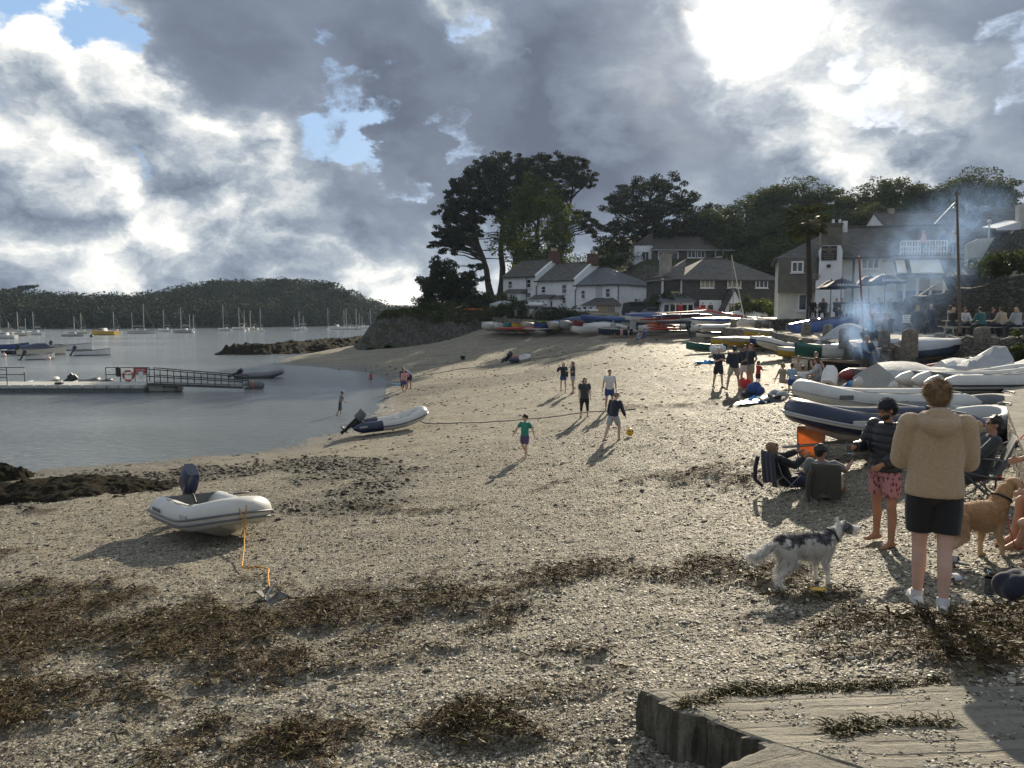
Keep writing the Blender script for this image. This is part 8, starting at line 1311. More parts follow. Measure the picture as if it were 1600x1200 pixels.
for px, py, yw, h_, po, c_, sl, bc, lb, hr in fam: person(lb, onb(px, py), yw, h_, po, SK, hr, 'bob' if 'long-haired' in lb else 'short', (c_, sl), (bc, 'shorts'), None, .022, lean=12 if po in (SITG, KNEEL) else 0, group='people picnicking on the beach')
# people scattered further off
far_p = [(958, 529, 170, 1.7, None, 'lgrey', 'sand', 'adult in a pale top at the head of the beach', 'fair'), (971, 530, 200, 1.05, None, 'pink', 'sand', 'toddler in pale pink between the adults at the head of the beach', 'blond'), (982, 528, 90, 1.4, dict(arms=((40, 10, 60, 10), (40, 10, 60, 10))), 'brown', 'sand', 'child in brown beside the inflatable nose', 'brown'), (998, 535, 80, 1.65, SITF, 'sky', 'grey', 'fair-haired person sitting on the upper beach', 'fair'), (1007, 536, 60, 1.65, SITG, 'blue', 'blue', 'person in blue sitting next to the fair-haired one', 'dark')]
for px, py, yw, h_, po, c_, bc, lb, hr in far_p: person(lb, onb(px, py), yw, h_, po, SK, hr, 'short', (c_, 'short'), (bc, 'shorts'), None, .03)
p = at(583, 520, 110); person('person in dark red standing on the rock spit', (p.x, p.y, 1.4), 170, 1.75, None, SK, 'dark', 'short', ('red', 'long'), ('black', 'long'), None, .035)
def pp(label, px, py, Y, yw, h_=1.7, po=None, c='navy', bc='navy', hr='brown', hs='short', bk='long', sl='long', **k):
 p = at(px, py, Y); return person(label, (p.x, p.y, k.pop('z', p.z)), yw, h_, po, k.pop('skin', SK), hr, hs, (c, sl), (bc, bk), k.pop('shoes', None), k.pop('vox', .028), **k)
pp('blonde person in a long dark coat walking along the quay road', 1432, 530, 37.5, -60, 1.7, WALK, 'charcoal', 'charcoal', 'blond', 'bob', thick=2.2, hem=.6, z=PZ + .02); pp('person in dark clothes just behind the blonde walker', 1453, 526, 41, 10, 1.8, WALK, 'navy', 'navy', 'grey', z=PZ + .05); pp('long-haired person in a grey top and floral skirt on the quay road', 1484, 524, 38, 20, 1.72, WALK, 'lgrey', 'floral', 'brown', 'long', 'skirt', fem=True, z=PZ + .03)
pp('person in coral pink raising an arm behind the smoke', 1360, 528, 46, 150, 1.65, dict(arms=((60, 30, 110, 20), (10, 8, 30, 0))), 'pink', 'lgrey', 'dark', 'bob', z=PZ + .12); pp('pale-shirted person partly veiled by smoke beside the reddish mast', 1346, 528, 44, 20, 1.75, None, 'lgrey', 'lgrey', 'blond', z=PZ + .1)
for i, (px, lb, c_, hr) in enumerate([(1368, 'white-haired person sitting in the smoke by the quay edge', 'sky', 'grey'), (1378, 'grey-haired person sitting second in the smoky row', 'lgrey', 'grey'), (1388, 'person in red-brown sitting by the granite post', 'brown', 'brown'), (1396, 'person in navy with pale hair sitting last before the road', 'navy', 'grey')]): p = qpt(px, 538); person(lb, (p.x, p.y + .4, p.z + .02), 20 + 30 * (i % 3), 1.7, SITG, SK, hr, 'short', (c_, 'long'), ('navy', 'long'), None, .028, group='people sitting on the quay edge')
p = onb(1352, 598); person('person in dark clothes tending the smoking barbecue', p, 190, 1.78, dict(arms=((30, 10, 50, 10), (35, 10, 45, 10))), SK, 'grey', 'short', ('navy', 'long'), ('maroonc', 'long') if 'maroonc' in CL else ('brown', 'long'), None, .024)
terr = [(1268, 487, 49.5, 170, 'black', 'dark-haired person at the left end of the inn terrace'), (1286, 486, 49.5, 150, 'charcoal', 'lone person behind the first slatted bench'), (1305, 487, 49.2, 200, 'black', 'person leaning in under the second parasol'), (1316, 487, 49.5, 120, 'navy', 'person sitting beside the leaning one under the parasol'), (1327, 486, 50, 160, 'navy', 'person behind the middle of the long slatted bench'), (1338, 486, 50, 190, 'charcoal', 'person at the centre of the terrace next to the pipe'), (1352, 486, 50, 170, 'blue', 'seated person behind the long bench in the smoke'), (1372, 484, 48, 160, 'navy', 'taller person at the terrace table under the last parasol'), (1390, 484, 48, 200, 'charcoal', 'person facing the taller one across the table'), (1404, 482, 46.5, 150, 'navy', 'sunlit-haired person above the stair rail'), (1414, 480, 46.5, 180, 'blue', 'person with sunlit hair right of the previous one')]
for i, (px, py, Y, yw, c_, lb) in enumerate(terr): p = at(px, py, Y); person(lb, (p.x, p.y, TERR + .02), yw, 1.72, SITC, SK, ('dark', 'brown', 'fair')[i % 3], 'bob' if i % 3 == 1 else 'short', (c_, 'long'), ('black', 'long'), None, .03, group='people sitting on the inn terrace', lean=8)
for px, yw, c_, lb, hr in ((1442, 40, 'pink', 'pale-haired person in pink leaning at the terrace rail above the veranda', 'blond'), (1473, 170, 'blue', 'white-haired person in blue behind the rail above the veranda', 'grey'), (1488, 190, 'lgrey', 'white-haired person in grey at the end of the upper rail', 'grey')): p = at(px, 400, 52.2); person(lb, (p.x, p.y, TZ), yw, 1.68, None, SK, hr, 'short', (c_, 'long'), ('navy', 'long'), None, .03)
for px, py, Y, c_, lb in ((990, 492, 93, 'blue', 'person in blue standing by the blank cottage wall'), (1063, 490, 82, 'red', 'person in red by the glazed conservatory'), (1098, 489, 80, 'red', 'person in red beside the gabled porch'), (1110, 489, 80, 'brown', 'person in brown right of the gabled porch')): pp(lb, px, py, Y, 160, 1.7, None, c_, 'navy', vox=.035, z=4.75)
# picnic tables and sitters
def picnic(label, px, py, Y, yaw):
 p = at(px, py, Y); e = empty('picnic_table', (p.x, p.y, PZ + .22), R(yaw), label, 'picnic table', 'picnic tables on the quay road'); W_ = pm('pale_timber', (.36, .35, .30), .7, .2, 5)
 mb = MB()
 for k in range(5): mb.box((0, -.32 + .16 * k, .73), (1.8, .14, .045))
 mb.build('table_top', W_, e)
 for s in (-1, 1): mb = MB(); mb.box((0, s * .70 - .07, .44), (1.8, .13, .045)); mb.box((0, s * .70 + .07, .44), (1.8, .13, .045)); mb.build('bench', W_, e)
 for s in (-1, 1):
  mb = MB(); mb.tube([(s * .68, -.62, 0), (s * .68, -.18, .72)], .045, 4); mb.tube([(s * .68, .62, 0), (s * .68, .18, .72)], .045, 4); mb.box((s * .68, 0, .40), (.05, 1.6, .09)); mb.box((s * .68, 0, .69), (.05, .75, .06)); mb.build('leg_frame', W_, e)
 return e
mb = MB(); q0, q1 = at(1462, 520, 37), at(1640, 520, 33); mb.add([(q0.x, 36.6, PZ + .2), (q1.x + 3, 32.9, PZ + .2), (q1.x + 5, 41, PZ + .2), (q0.x + 1, 44, PZ + .2), (q0.x, 36.6, PZ - .1), (q1.x + 3, 32.9, PZ - .1)], [(0, 1, 2, 3), (4, 5, 1, 0)], False); o = mb.build('pavement', paving); tag(o, 'raised kerbed pavement carrying the picnic tables', 'pavement', kind='structure')
picnic('picnic table nearest the quay road walkers', 1506, 519, 37.6, -8); picnic('middle picnic table with a teal-jacketed sitter', 1552, 521, 36.6, -10); picnic('picnic table cut by the right edge', 1603, 522, 35.6, -10)
sit_ = [(1485, 520, 37.4, -70, 'black', 'blond', 'sunlit blonde person in black at the near end of the first table'), (1504, 516, 38.6, 180, 'white', 'brown', 'long-haired person in white behind the first table'), (1534, 520, 36.2, 10, 'teal', 'dark', 'broad-backed person in a teal jacket with back to the beach'), (1548, 516, 37.8, 175, 'charcoal', 'brown', 'person in charcoal facing the teal jacket'), (1560, 515, 38.0, 185, 'orange', 'dark', 'dark-haired person in orange behind the middle table'), (1567, 520, 35.8, 15, 'sand', 'brown', 'person in a sand top between the two right tables'), (1590, 521, 35.0, 10, 'lgrey', 'blond', 'blonde person in a pale grey jacket at the last table'), (1602, 516, 37, 170, 'brown', 'brown', 'person in brown at the right edge of the last table')]
for px, py, Y, yw, c_, hr, lb in sit_: p = at(px, py, Y); person(lb, (p.x, p.y, PZ + .22), yw, 1.75, SITC, SK, hr, 'bob' if hr == 'blond' else 'short', (c_, 'long'), ('navy', 'long'), 'black', .026, group='people at the picnic tables', lean=12)
# slatted benches, parasols, palm, signs on the terrace
def slat_bench(label, x0, x1, y0, Y):
 a, b_ = at(x0, y0, Y), at(x1, y0, Y); L = b_.x - a.x; e = empty('slatted_bench', (a.x, a.y, TERR), 0, label, 'bench', 'benches along the terrace wall'); mb = MB(); n_ = int(L / .22)
 for i in range(n_ + 1): mb.box((L * i / n_, 0, .72), (.12, .03, .55))
 mb.box((L / 2, .025, .98), (L, .04, .07)); mb.box((L / 2, .025, .47), (L, .04, .07)); mb.build('backrest', pm('bench_paint', (.42, .43, .38), .6), e); mb = MB(); mb.box((L / 2, .3, .44), (L, .45, .04)); mb.build('seat', MATS['bench_paint'], e)
 for i in (0, 1): mb = MB(); mb.box((.05 + i * (L - .1), .25, .22), (.07, .5, .44)); mb.build('leg', MATS['bench_paint'], e)
slat_bench('shorter slatted bench at the left of the terrace wall', 1268, 1297, 485, 49.6); slat_bench('long slatted bench behind the terrace wall in the smoke', 1316, 1369, 485, 48.9)
def parasol(label, px, ytop, ybot, Y, wpx, text=None, yaw=0.0, seed=0):
 p = at(px, 490, Y); zt, zb = at(px, ytop, Y).z, at(px, ybot, Y).z; r = wpx / 2 / F * Y; e = empty('parasol', (p.x, p.y, TERR), yaw, label, 'parasol', 'navy parasols on the inn terrace'); mb = MB(); h0, h1 = zb - TERR, zt - TERR
 mb.tube([(0, 0, 0), (0, 0, h1 + .1)], .03, 8); mb.build('pole', woodm, e); n_ = 8; mb = MB(); rings = []
 for q, hh in ((0, 1), (.35, .80), (.7, .42), (1.0, .10), (1.0, .0)): rings.append([(r * q * math.cos(a + .39) * (1 if k % 2 == 0 or q < .5 else .985), r * q * math.sin(a + .39), lerp(h0, h1, hh)) for k, a in enumerate([2 * math.pi * k / n_ for k in range(n_)])])
 mb.loft(rings, caps=False, smooth=False); cp_ = mb.build('canopy', pm('parasol_navy', (.018, .018, .045), .75, .15, 5, trans=.12), e)
 for k in range(n_): a = 2 * math.pi * k / n_ + .39; m2 = MB(); m2.tube([(0, 0, lerp(h0, h1, .45)), (r * .95 * math.cos(a), r * .95 * math.sin(a), h0 + .08)], .014, 4); m2.build('rib', woodm, e)
 if text: text_mesh('lettering', text, .34, K['white'], cp_, (0, -r * .80 - .04, lerp(h0, h1, .25)), (math.pi / 2 - .75, 0, 0), .004, bold=.004)
 mb = MB(); mb.box((0, 0, .06), (.5, .5, .12), bev=.03); mb.build('base', K['dgrey'], e); return e
parasol('navy parasol at the left end, partly behind the lettered one', 1297, 437, 452, 53.5, 46); parasol('navy parasol with white lettering before the white chimney breast', 1313, 435, 450, 51, 60, 'HAVANA'); parasol('navy parasol in the middle of the terrace half lost in smoke', 1356, 430, 446, 53.5, 50); parasol('navy parasol with white lettering beside the veranda', 1381, 427, 443, 50, 62, 'HAVANA')
e = empty('palm_tree', (at(1263, 487, 50.5).x, 50.5, TERR - .6), 0, 'tall palm with a shaggy crown in front of the inn', 'tree'); hp = at(1255, 345, 50.5).z - TERR + .6; mb = MB(); mb.tube([(.1, 0, 0), (.0, 0, hp * .4), (-.15, 0, hp * .8), (-.3, 0, hp)], [.2, .16, .15, .17], 10); mb.build('trunk', bark, e); g = random.Random(8); mb = MB()
for k in range(54):
 a = g.uniform(0, 6.28); up = g.uniform(-.9, 1.1); L_ = g.uniform(.75, 1.1); c0 = Vector((-.3, 0, hp)); d = Vector((math.cos(a) * math.cos(up), math.sin(a) * math.cos(up), math.sin(up))); tip = c0 + d * L_; sdv = d.cross(Vector((0, 0, 1))).normalized() if abs(d.z) < .99 else Vector((1, 0, 0))
 mb.tube([c0, tip], .012, 3)
 for j in range(13): an = (j - 6) * .22; v = (d * math.cos(an) + sdv * math.sin(an)); q = tip + v * .55 - Vector((0, 0, .16)); w_ = v.cross(Vector((0, 0, 1))).normalized() * .02; mb.add([tip - w_, tip + w_, tip + v * .32 + w_, q, tip + v * .32 - w_], [(0, 1, 2, 3, 4)], False)
mb.build('crown', leafmat('palm_leaves', (.03, .035, .010), (.13, .12, .03), .35, .5), e)
p = at(1437, 500, 44); e = empty('notice', (at(1437, 512, 40.6).x, 40.6, PZ + .1), 0, 'small pale notice board on a post beside the terrace stair', 'sign'); mb = MB(); mb.tube([(0, .03, 0), (0, .03, 1.3)], .03, 6); mb.build('post', K['dgrey'], e); mb = MB(); mb.box((-.72, 0, .93), (.42, .03, .42)); nb = mb.build('panel', whitep, e); mb = MB(); mb.tube([(-.72, .03, .93), (0, .03, .93)], .02, 5); mb.build('bracket', K['dgrey'], e)
for k, tx in enumerate(('PRIVATE', 'SLIPWAY', 'NO PARKING')): text_mesh('lettering', tx, .075, K['black'], nb, (-.72, -.018, 1.05 - k * .12), (math.pi / 2, 0, 0))
e = empty('handrail', at(1395, 492, 46), 0, 'sloping timber handrail of the stair beside the terrace', 'handrail'); d = at(1462, 448, 44) - at(1395, 492, 46); mb = MB(); mb.tube([(0, 0, .1), tuple(d + Vector((0, 0, .1)))], .05, 6); mb.build('rail', pm('pale_rail', (.30, .27, .22), .6), e); mb = MB(); mb.box((d.x * .5, d.y * .5, d.z * .5 - .5), (.08, .08, 1.2)); mb.build('post', woodm, e)
# ------------------------------------------------------------------ dogs
def dogcoat(name, fn): m, t, b = newmat(name); tc = t.new('ShaderNodeTexCoord').outputs['Object']; t.put(b.inputs['Base Color'], fn(t, tc, t.new('ShaderNodeSeparateXYZ', Vector=tc).outputs)); b.inputs['Roughness'].default_value = .8; b.inputs['Sheen Weight'].default_value = .3; return m
def merle(t, tc, s):
 z = t.m('ADD', s[2], t.m('MULTIPLY', t.m('SUBTRACT', t.noise(tc, 9, 5, .65), .5), .34)); k = t.m('MULTIPLY', t.step(z, .435, .475), t.step(t.noise(tc, 6.5, 3, .6), .40, .50)); k = t.m('MAXIMUM', k, t.m('MULTIPLY', t.step(s[1], .385, .41), t.step(t.m('ABSOLUTE', s[0]), .018, .03)))
 k = t.m('MULTIPLY', k, t.m('SUBTRACT', 1, t.m('MULTIPLY', t.step(s[1], .29, .31), t.step(s[1], .38, .37)))); k = t.m('MULTIPLY', k, t.step(s[1], .54, .50)); return t.mix(k, (.78, .76, .70), t.mix(t.step(t.noise(tc, 20, 4, .7), .45, .6), (.015, .015, .018), (.13, .13, .15)))
def golden(t, tc, s): return t.mix(t.m('ADD', t.step(s[2], .30, .55), t.m('MULTIPLY', t.m('SUBTRACT', t.noise(tc, 7, 5, .7), .5), .9)), (.62, .45, .27), (.42, .24, .10))
def dog(label, loc, yaw, S, coat, up, tail, furL, fn, open_mouth=False, drop=False, step=0.0):
 e = empty('dog', loc, R(yaw), label, 'dog'); mb = MB(); mb.M = Matrix.Scale(S, 4); hx, hz = .43 - up * .25, .545 + up; TR = ((-.345, .43, .02, .03), (-.33, .43, .06, .075), (-.26, .43, .095, .115), (-.12, .42, .09, .108), (.0, .41, .102, .128), (.12, .395, .105, .142), (.21, .40, .095, .13), (.27, .43, .06, .09))
 mb.tube([(0, y, z) for y, z, a, b_ in TR], [(a, b_) for y, z, a, b_ in TR], 16, side=(1, 0, 0))
 mb.capsule((0, .20, .43), (0, hx - .08, hz - .045), .095, .062, 14); mb.ball((0, hx, hz), (.062, .078, .060), 14, 10); mb.capsule((0, hx + .05, hz - .012), (0, hx + .165, hz - .028), .040, .025, 12)
 if open_mouth: mb.capsule((0, hx + .04, hz - .045), (0, hx + .135, hz - .085), .026, .016, 10)
 for s in (-1, 1):
  if drop: mb.tube([(s * .052, hx - .02, hz + .035), (s * .072, hx - .015, hz - .01), (s * .070, hx + .005, hz - .055)], [(.022, .012), (.034, .010), (.016, .007)], 10, side=(0, 1, 0))
  else: mb.tube([(s * .040, hx - .03, hz + .04), (s * .052, hx - .035, hz + .085), (s * .066, hx - .02, hz + .083)], [(.026, .013), (.018, .009), (.007, .005)], 10, side=(0, 1, 0))
  f = s * step; mb.capsule((s * .055, .20, .40), (s * .068, .165 + f * .3, .26), .062, .036, 12); mb.capsule((s * .068, .165 + f * .3, .26), (s * .066, .185 + f, .12), .034, .022, 10); mb.capsule((s * .066, .185 + f, .12), (s * .066, .19 + f, .035), .021, .022, 10); mb.capsule((s * .066, .19 + f, .022), (s * .068, .235 + f, .018), .024, .020, 10)
  h = -s * step * 1.2; mb.capsule((s * .055, -.25, .41), (s * .075, -.185 + h * .4, .25), .082, .048, 12); mb.capsule((s * .075, -.185 + h * .4, .25), (s * .075, -.315 + h, .135), .042, .021, 10); mb.capsule((s * .075, -.315 + h, .135), (s * .075, -.295 + h, .035), .020, .021, 10); mb.capsule((s * .075, -.295 + h, .022), (s * .077, -.25 + h, .018), .023, .019, 10)
 for i in range(len(tail) - 1): mb.capsule(tail[i], tail[i + 1], .030, .030 if i < len(tail) - 2 else .012, 8)
 o = remesh(mb.build('body', coat, e), .0095 * S, 2); fur(o, 'coat', fn, furL * .55, .0016, coat, e, 2, .5, back=(0, -.5, 0), keep=lambda p: np.where(p[:, 2] < .16 * S, .25, np.where(p[:, 1] > (hx - .03) * S, .12, 1.0))); fur(o, 'feathering', fn // 3, furL * 1.6, .0016, coat, e, 4, .9, back=(0, -.8, 0), keep=lambda p: ((p[:, 1] < -.33 * S) | ((p[:, 1] > .18 * S) & (p[:, 1] < .30 * S) & (p[:, 2] < .48 * S) & (p[:, 2] > .27 * S)) | ((p[:, 2] > .25 * S) & (p[:, 2] < .34 * S) & (p[:, 1] < .15 * S))) * 1.0)
 if len(tail) > 3: fur(o, 'tail_brush', 9000, .10 * S, .0018, coat, e, 6, .5, back=(0, -.6, 0), keep=lambda p: (p[:, 1] < -.37 * S) * 1.0)
 mb = MB(); mb.M = Matrix.Scale(S, 4); mb.ball((0, hx + .188, hz - .018), (.015, .012, .012), 10, 6); mb.build('nose', K['black'], e)
 for s in (-1, 1): mb = MB(); mb.M = Matrix.Scale(S, 4); mb.ball((s * .034, hx + .055, hz + .018), .010, 8, 6); mb.build('eye', K['black'], e)
 if open_mouth: mb = MB(); mb.M = Matrix.Scale(S, 4); mb.capsule((0, hx + .06, hz - .052), (0, hx + .15, hz - .078), .013, .010, 8); mb.build('tongue', CL['pink'], e)
 c0, c1_ = Vector((0, .20, .43)), Vector((0, hx - .08, hz - .045)); c = c0.lerp(c1_, .62); ax = (c1_ - c0).normalized(); u = ax.cross(Vector((1, 0, 0))); mb = MB(); mb.M = Matrix.Scale(S, 4); mb.tube([c + Vector((1, 0, 0)) * (.082 * math.cos(a)) + u * (.082 * math.sin(a)) for a in [k * math.pi / 12 for k in range(24)]], .011, 6, closed=True); mb.build('collar', K['black'], e); return e
d1 = onb(1258, 912); dog('white collie-type dog with black and grey patches standing on the weed line', d1, -76, 1.02, dogcoat('merle_coat', merle), .015, [(0, -.32, .45), (0, -.40, .43), (0, -.49, .36), (0, -.57, .34), (0, -.63, .36)], .05, 34000, True, step=.02)
d2 = onb(1522, 872); dog('golden retriever-type dog with dark collar behind the fleece wearer', d2, -74, 1.2, dogcoat('golden_coat', golden), .12, [(0, -.32, .44), (0, -.40, .38), (0, -.44, .28)], .035, 30000, drop=True, step=.05)
mb = MB(); a = Vector(d2) + Vector((.33, .05, .60)); mb.tube([a, a + Vector((.04, -.03, -.25)), a + Vector((.10, -.06, -.48)), a + Vector((.4, -.1, -.42))], .007, 5); tag(mb.build('dog_lead', CL['red']), 'thin red lead hanging from the golden dog collar', 'lead')
# ------------------------------------------------------------------ small things on the beach
def slider(label, px, py, rz, c): e = empty('sliding_sandal', onb(px, py, .03), rz, label, 'sandal', 'sandals dropped on the shingle'); mb = MB(); mb.tube([(0, -.13, .01), (0, -.06, .015), (0, .06, .015), (0, .13, .02)], [(.034, .012), (.042, .014), (.050, .014), (.034, .012)], 14, side=(1, 0, 0)); mb.build('sole', K['dgrey'], e); mb = MB(); mb.loft([[(x * (1 + (k == 1) * .08), y, .02 + .055 * math.sqrt(max(0, 1 - (x / .058) ** 2))) for x in (-.057, -.045, -.02, 0, .02, .045, .057)] for k, y in enumerate((-.02, .03, .075))], closed=False, caps=False); o = mb.build('strap', CL[c], e); q = o.modifiers.new('s', 'SOLIDIFY'); q.thickness = .006
slider('grey sandal lying on its side behind the striped one', 1492, 884, 1.0, 'lgrey'); slider('sandal with pale stripes nearest the white trainers', 1487, 911, -1.2, 'white')
gp = onb(1545, 925); tumbler('empty clear glass standing on the shingle', gp, None, .17, .045); tumbler('second empty glass lying behind the standing one', onb(1540, 893, .04), None, .12, .035, 1.5)
def lump(name, label, cat, pos, size, m_, seed, rz=0.0): # soft bag or cloth heap
 g = random.Random(seed); mb = MB();
 for k in range(7): mb.ball((g.uniform(-.5, .5) * size[0], g.uniform(-.5, .5) * size[1], size[2] * g.uniform(.3, .7)), (size[0] * g.uniform(.3, .55), size[1] * g.uniform(.3, .55), size[2] * g.uniform(.3, .5)), 10, 8, Euler((g.uniform(-.5, .5), g.uniform(-.5, .5), g.uniform(0, 3))).to_matrix())
 o = mb.build(name, m_); remesh(o, max(.012, min(size) * .09), 3); o.location = pos; o.rotation_euler = (0, 0, rz); return tag(o, label, cat)
lump('rucksack', 'bulging navy bag at the bottom of the right edge', 'bag', onb(1594, 945), (.22, .2, .30), CL['navy'], 3); p = at(1592, 690, 12.0); lump('jacket', 'black, red and white striped jacket thrown on the sea wall', 'jacket', (p.x, p.y, p.z - .12), (.22, .30, .16), CL['black'], 4)
for i, c in enumerate(('red', 'white', 'white')): mb = MB(); mb.tube([(p.x - .20 + i * .05, p.y - .22, p.z + .0 - i * .02), (p.x + .0 + i * .05, p.y - .10, p.z + .12), (p.x + .16 + i * .03, p.y + .1, p.z + .10)], .012, 5); o = mb.build('stripe', CL[c], [q for q in bpy.data.objects if q.name.startswith('jacket') and q.get('label', '').startswith('black, red')][0]); o.matrix_parent_inverse = Matrix.Translation((p.x, p.y, p.z - .12)).inverted()
lump('rucksack', 'royal blue rucksack by the blue mat', 'bag', onb(1180, 620), (.38, .3, .5), CL['blue'], 5); lump('bag', 'crimson bag behind the blue rucksack', 'bag', onb(1163, 608), (.34, .26, .38), CL['red'], 6); lump('bag', 'dark navy bag left of the royal blue rucksack', 'bag', onb(1168, 621), (.34, .25, .22), CL['navy'], 7); lump('cloth_heap', 'bright blue plastic sheet crumpled on the upper beach', 'sheet', onb(1100, 568), (1.0, .45, .16), pm('blue_plastic', (.04, .28, .55), .3), 8); lump('bag', 'grey and red holdall beside the picnic circle', 'bag', onb(1216, 622), (.5, .32, .26), CL['lgrey'], 9); lump('clothes_heap', 'dark heap of clothes spread behind the blue mat', 'clothes', onb(1205, 628), (.8, .35, .12), CL['charcoal'], 10); lump('towels', 'blue and yellow towels heaped beside the barbecue', 'towels', onb(1328, 612), (.7, .45, .3), CL['blue'], 11); lump('bag', 'bright turquoise ball-shaped bag among the towels', 'bag', onb(1334, 614, .2), (.2, .2, .22), MATS['blue_plastic'], 12); lump('carrier_bag', 'white plastic bag beside the small green dinghy', 'bag', onb(1122, 555), (.7, .5, .6), CL['white'], 13); lump('sandals', 'dark shoes and red cloth below the seated right-hand pair', 'clothes', onb(1548, 748), (.25, .2, .08), CL['red'], 14)
mb = MB(); c = [onb(1146, 636), onb(1196, 632), onb(1218, 624), onb(1178, 622)]; n = 14; secs = []
for i in range(n + 1):
 row = []
 for j in range(9): u, v_ = i / n, j / 8; q = Vector(c[0]).lerp(Vector(c[1]), u).lerp(Vector(c[3]).lerp(Vector(c[2]), u), v_); row.append((q.x, q.y, H(q.x, q.y) + .08 + .05 * math.sin(i * 1.9 + j * 1.3) * math.sin(j * 2.1)))
 secs.append(row)
mb.loft(secs, closed=False, caps=False); o = mb.build('picnic_mat', pm('mat_blue', (.03, .26, .62), .45, .3, 3)); tag(o, 'bright blue picnic mat spread in front of the rucksacks', 'mat')
e = empty('barbecue', onb(1352, 606), 0, 'small smoking barbecue among the boats', 'barbecue'); mb = MB(); mb.tube([(0, 0, .30), (0, 0, .50)], [.16, .28], 14); mb.build('bowl', K['black'], e)
for k in range(3): a = k * 2.09; mb = MB(); mb.tube([(.12 * math.cos(a), .12 * math.sin(a), .32), (.26 * math.cos(a), .26 * math.sin(a), 0)], .014, 5); mb.build('leg', K['chrome'], e)
p = onb(1384, 612); e = empty('cool_box', p, .2, 'white cool box standing beside the barbecue smoke', 'cool box'); mb = MB(); mb.box((0, 0, .22), (.62, .38, .42), bev=.04); mb.build('body', K['white'], e); mb = MB(); mb.box((0, 0, .465), (.65, .41, .07), bev=.02); mb.build('lid', K['white'], e)
mb = MB(); mb.ball((0, 0, 0), (.085, .05, .012), 8, 4); tag(mb.build('orange_peel', K['yellow'], None, onb(1278, 938, .06)), 'bright yellow scrap on dark weed below the collie', 'litter')
mb = MB(); ml.M = Matrix.Identity(4)
# emblem patch on the back shoulder of the puffer jacket
jk = [c for c in drk.children if c.name.startswith('jacket')][0]; co = np.array([v.co[:] for v in jk.data.vertices]); nr_ = np.array([v.normal[:] for v in jk.data.vertices]); k = np.argmin(((co - np.array([-.10, -.14, 1.36])) ** 2).sum(1)); pos, nv = Vector(co[k]), Vector(nr_[k]); o = ml.build('emblem', CL['white'], jk, pos + nv * .006); o.rotation_mode = 'QUATERNION'; o.rotation_quaternion = nv.to_track_quat('-Y', 'Z')
# weed lying on the slab
slabz = lambda x, y: np.full(x.shape, 3.0) + np.clip((x - 1.0) * .12, 0, .3) + .0
SB = [[(atz(px, py, 3.08).x, atz(px, py, 3.08).y, r_) for px, py, r_ in b_] for b_ in ([(1085, 1090, .10), (1150, 1078, .10), (1300, 1078, .05)], [(1310, 1078, .04), (1400, 1080, .06), (1460, 1078, .03)], [(1310, 1188, .06), (1400, 1180, .07), (1480, 1185, .04)])]
def slabkeep(x, y): return np.where(np.min([seg_dist(x, y, b_) for b_ in SB], 0) < .9 + (fbm(x, y, .16, 4, 5) - .5) * 3.2, .75, -1) * 1.0
_sb = bpy.data.objects['slipway'].data; _sv = np.array([v.co[:] for v in _sb.vertices])[:3600]
def slabz(x, y): return np.array([_sv[np.argmin((_sv[:, 0] - a) ** 2 + (_sv[:, 1] - b_) ** 2), 2] for a, b_ in zip(x, y)]) if len(x) else x
strands('slab_weed', 60000, 31, .06, .0035, 5.5, weed2_m, 'brown weed caught along the slipway slab', near=3.2, keep=slabkeep, hgt=.04, px=(1040, 1560), zf=slabz)
def onslab(x, y):
 r = []
 for a, b_ in zip(x, y): d = (_sv[:, 0] - a) ** 2 + (_sv[:, 1] - b_) ** 2; k = int(np.argmin(d)); r.append(d[k] < .01 and 1 < k % 60 < 58 and 1 < k // 60 < 58)
 return np.array(r)
flakes('slab_grit', 26000, 33, .008, 5.5, lambda x, y: np.clip((fbm(x, y, .25, 5, 6, .65) - .53) * 4, 0, .5) * onslab(x, y), chip_m, flat=.3, px=(1040, 1640), near=3.2, zf=slabz, label='grit and chips washed onto the slipway slab', cat='pebbles')
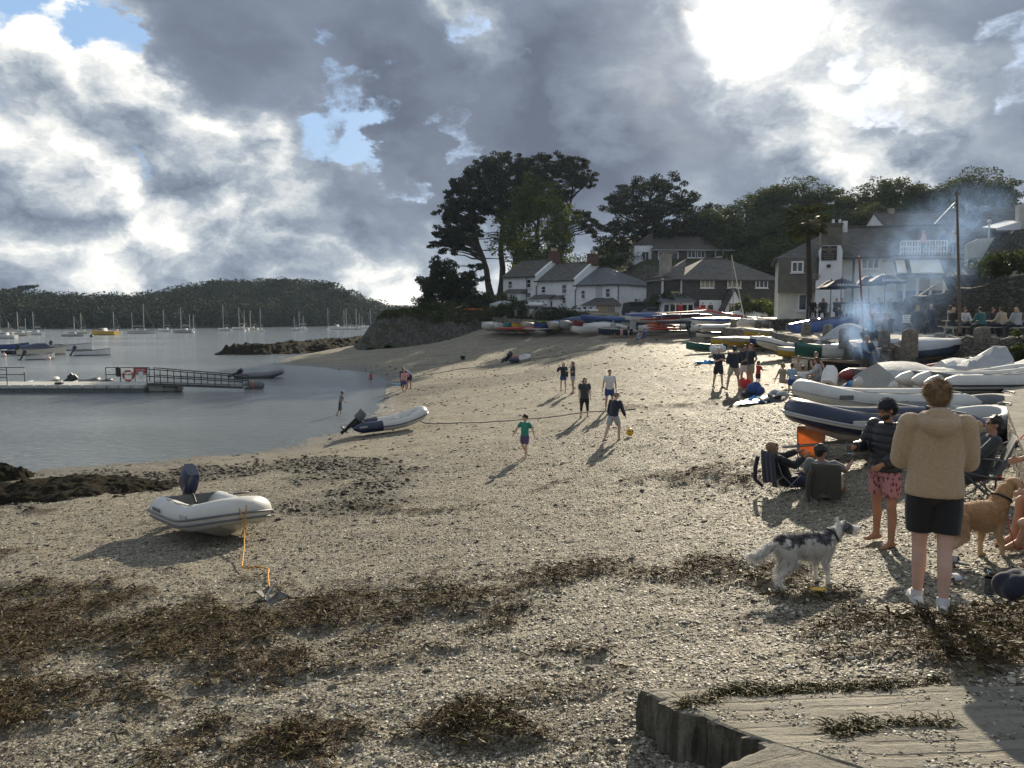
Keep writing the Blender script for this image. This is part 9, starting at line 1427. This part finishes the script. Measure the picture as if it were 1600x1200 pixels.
# ------------------------------------------------------------------ smoke and air
def smoke(name, label, pts, dens, seed, col=(.36, .56, .95)):
 """blue wood smoke: one closed hull along the drift, its density broken up by noise"""
 P = [Vector(p[:3]) for p in pts]; mb = MB(); mb.tube(P, [p[3] for p in pts], 14); o = mb.build(name, []); m = bpy.data.materials.new(name); m.use_nodes = True; t = NT(m.node_tree); t.n.clear(); out = t.new('ShaderNodeOutputMaterial'); tc = t.new('ShaderNodeTexCoord').outputs['Object']
 n = t.noise(t.v('MULTIPLY', tc, (1, 1, .8)), 1.1, 5, .62, .8); d = t.m('MULTIPLY', t.step(n, .44, .70), dens); fall = None
 for a, b_ in zip(pts[:-1], pts[1:]):
  A, B = Vector(a[:3]), Vector(b_[:3]); AB = B - A; v_ = t.v('SUBTRACT', tc, tuple(A)); h = t.m('DIVIDE', t.v('DOT_PRODUCT', v_, tuple(AB)), AB.length_squared, clamp=True); r_ = t.m('ADD', a[3], t.m('MULTIPLY', h, b_[3] - a[3])); dd = t.m('DIVIDE', t.v('LENGTH', t.v('SUBTRACT', v_, t.scale(tuple(AB), h))), r_); f = t.step(dd, .96, .15); fall = f if fall is None else t.m('MAXIMUM', fall, f)
 v = t.new('ShaderNodeVolumePrincipled'); v.inputs['Color'].default_value = (*col, 1); v.inputs['Anisotropy'].default_value = .45; t.put(v.inputs['Density'], t.m('MULTIPLY', d, fall)); t.l.new(v.outputs[0], out.inputs['Volume']); o.data.materials.append(m); return tag(o, label, 'smoke', kind='stuff')
b0 = Vector(onb(1352, 604)); q = lambda px, py, Y, r_: (*at(px, py, Y), r_)
yb = b0.y
smoke('smoke', 'blue barbecue smoke rising and drifting right across the boats and inn', [q(1352, 596, yb, .25), q(1362, 575, yb + .3, .6), q(1350, 552, yb + 1, .8), q(1340, 525, yb + 2, 1.4), q(1362, 490, yb + 5, 2.3), q(1395, 450, yb + 9, 3.0), q(1440, 405, yb + 13, 3.4), q(1500, 360, yb + 18, 3.6), q(1545, 335, yb + 22, 2.6)], .11, 1)
smoke('smoke', 'thin low smoke spreading right along the stone wall', [q(1362, 560, yb + .5, .6), q(1400, 555, yb + 2, 1.3), q(1450, 535, yb + 4, 1.7), q(1500, 545, yb + 4.5, .9)], .06, 2)
smoke('smoke', 'dense blue-white plume curling up from the barbecue', [q(1354, 600, yb, .2), q(1366, 582, yb + .2, .45), q(1372, 562, yb + .5, .5), q(1350, 545, yb + .8, .6), q(1338, 520, yb + 1.3, .8), q(1352, 490, yb + 2.5, 1.1)], 1.0, 3)
mb = MB(); mb.box((60, 235, 14), (900, 560, 44)); o = mb.build('haze', []); m = bpy.data.materials.new('haze'); m.use_nodes = True; t = NT(m.node_tree); t.n.clear(); out = t.new('ShaderNodeOutputMaterial'); v = t.new('ShaderNodeVolumePrincipled'); v.inputs['Color'].default_value = (.62, .78, 1, 1); v.inputs['Density'].default_value = .00013; v.inputs['Anisotropy'].default_value = .3; t.l.new(v.outputs[0], out.inputs['Volume']); o.data.materials.append(m); tag(o, 'thin afternoon haze over the river', 'haze', kind='stuff')
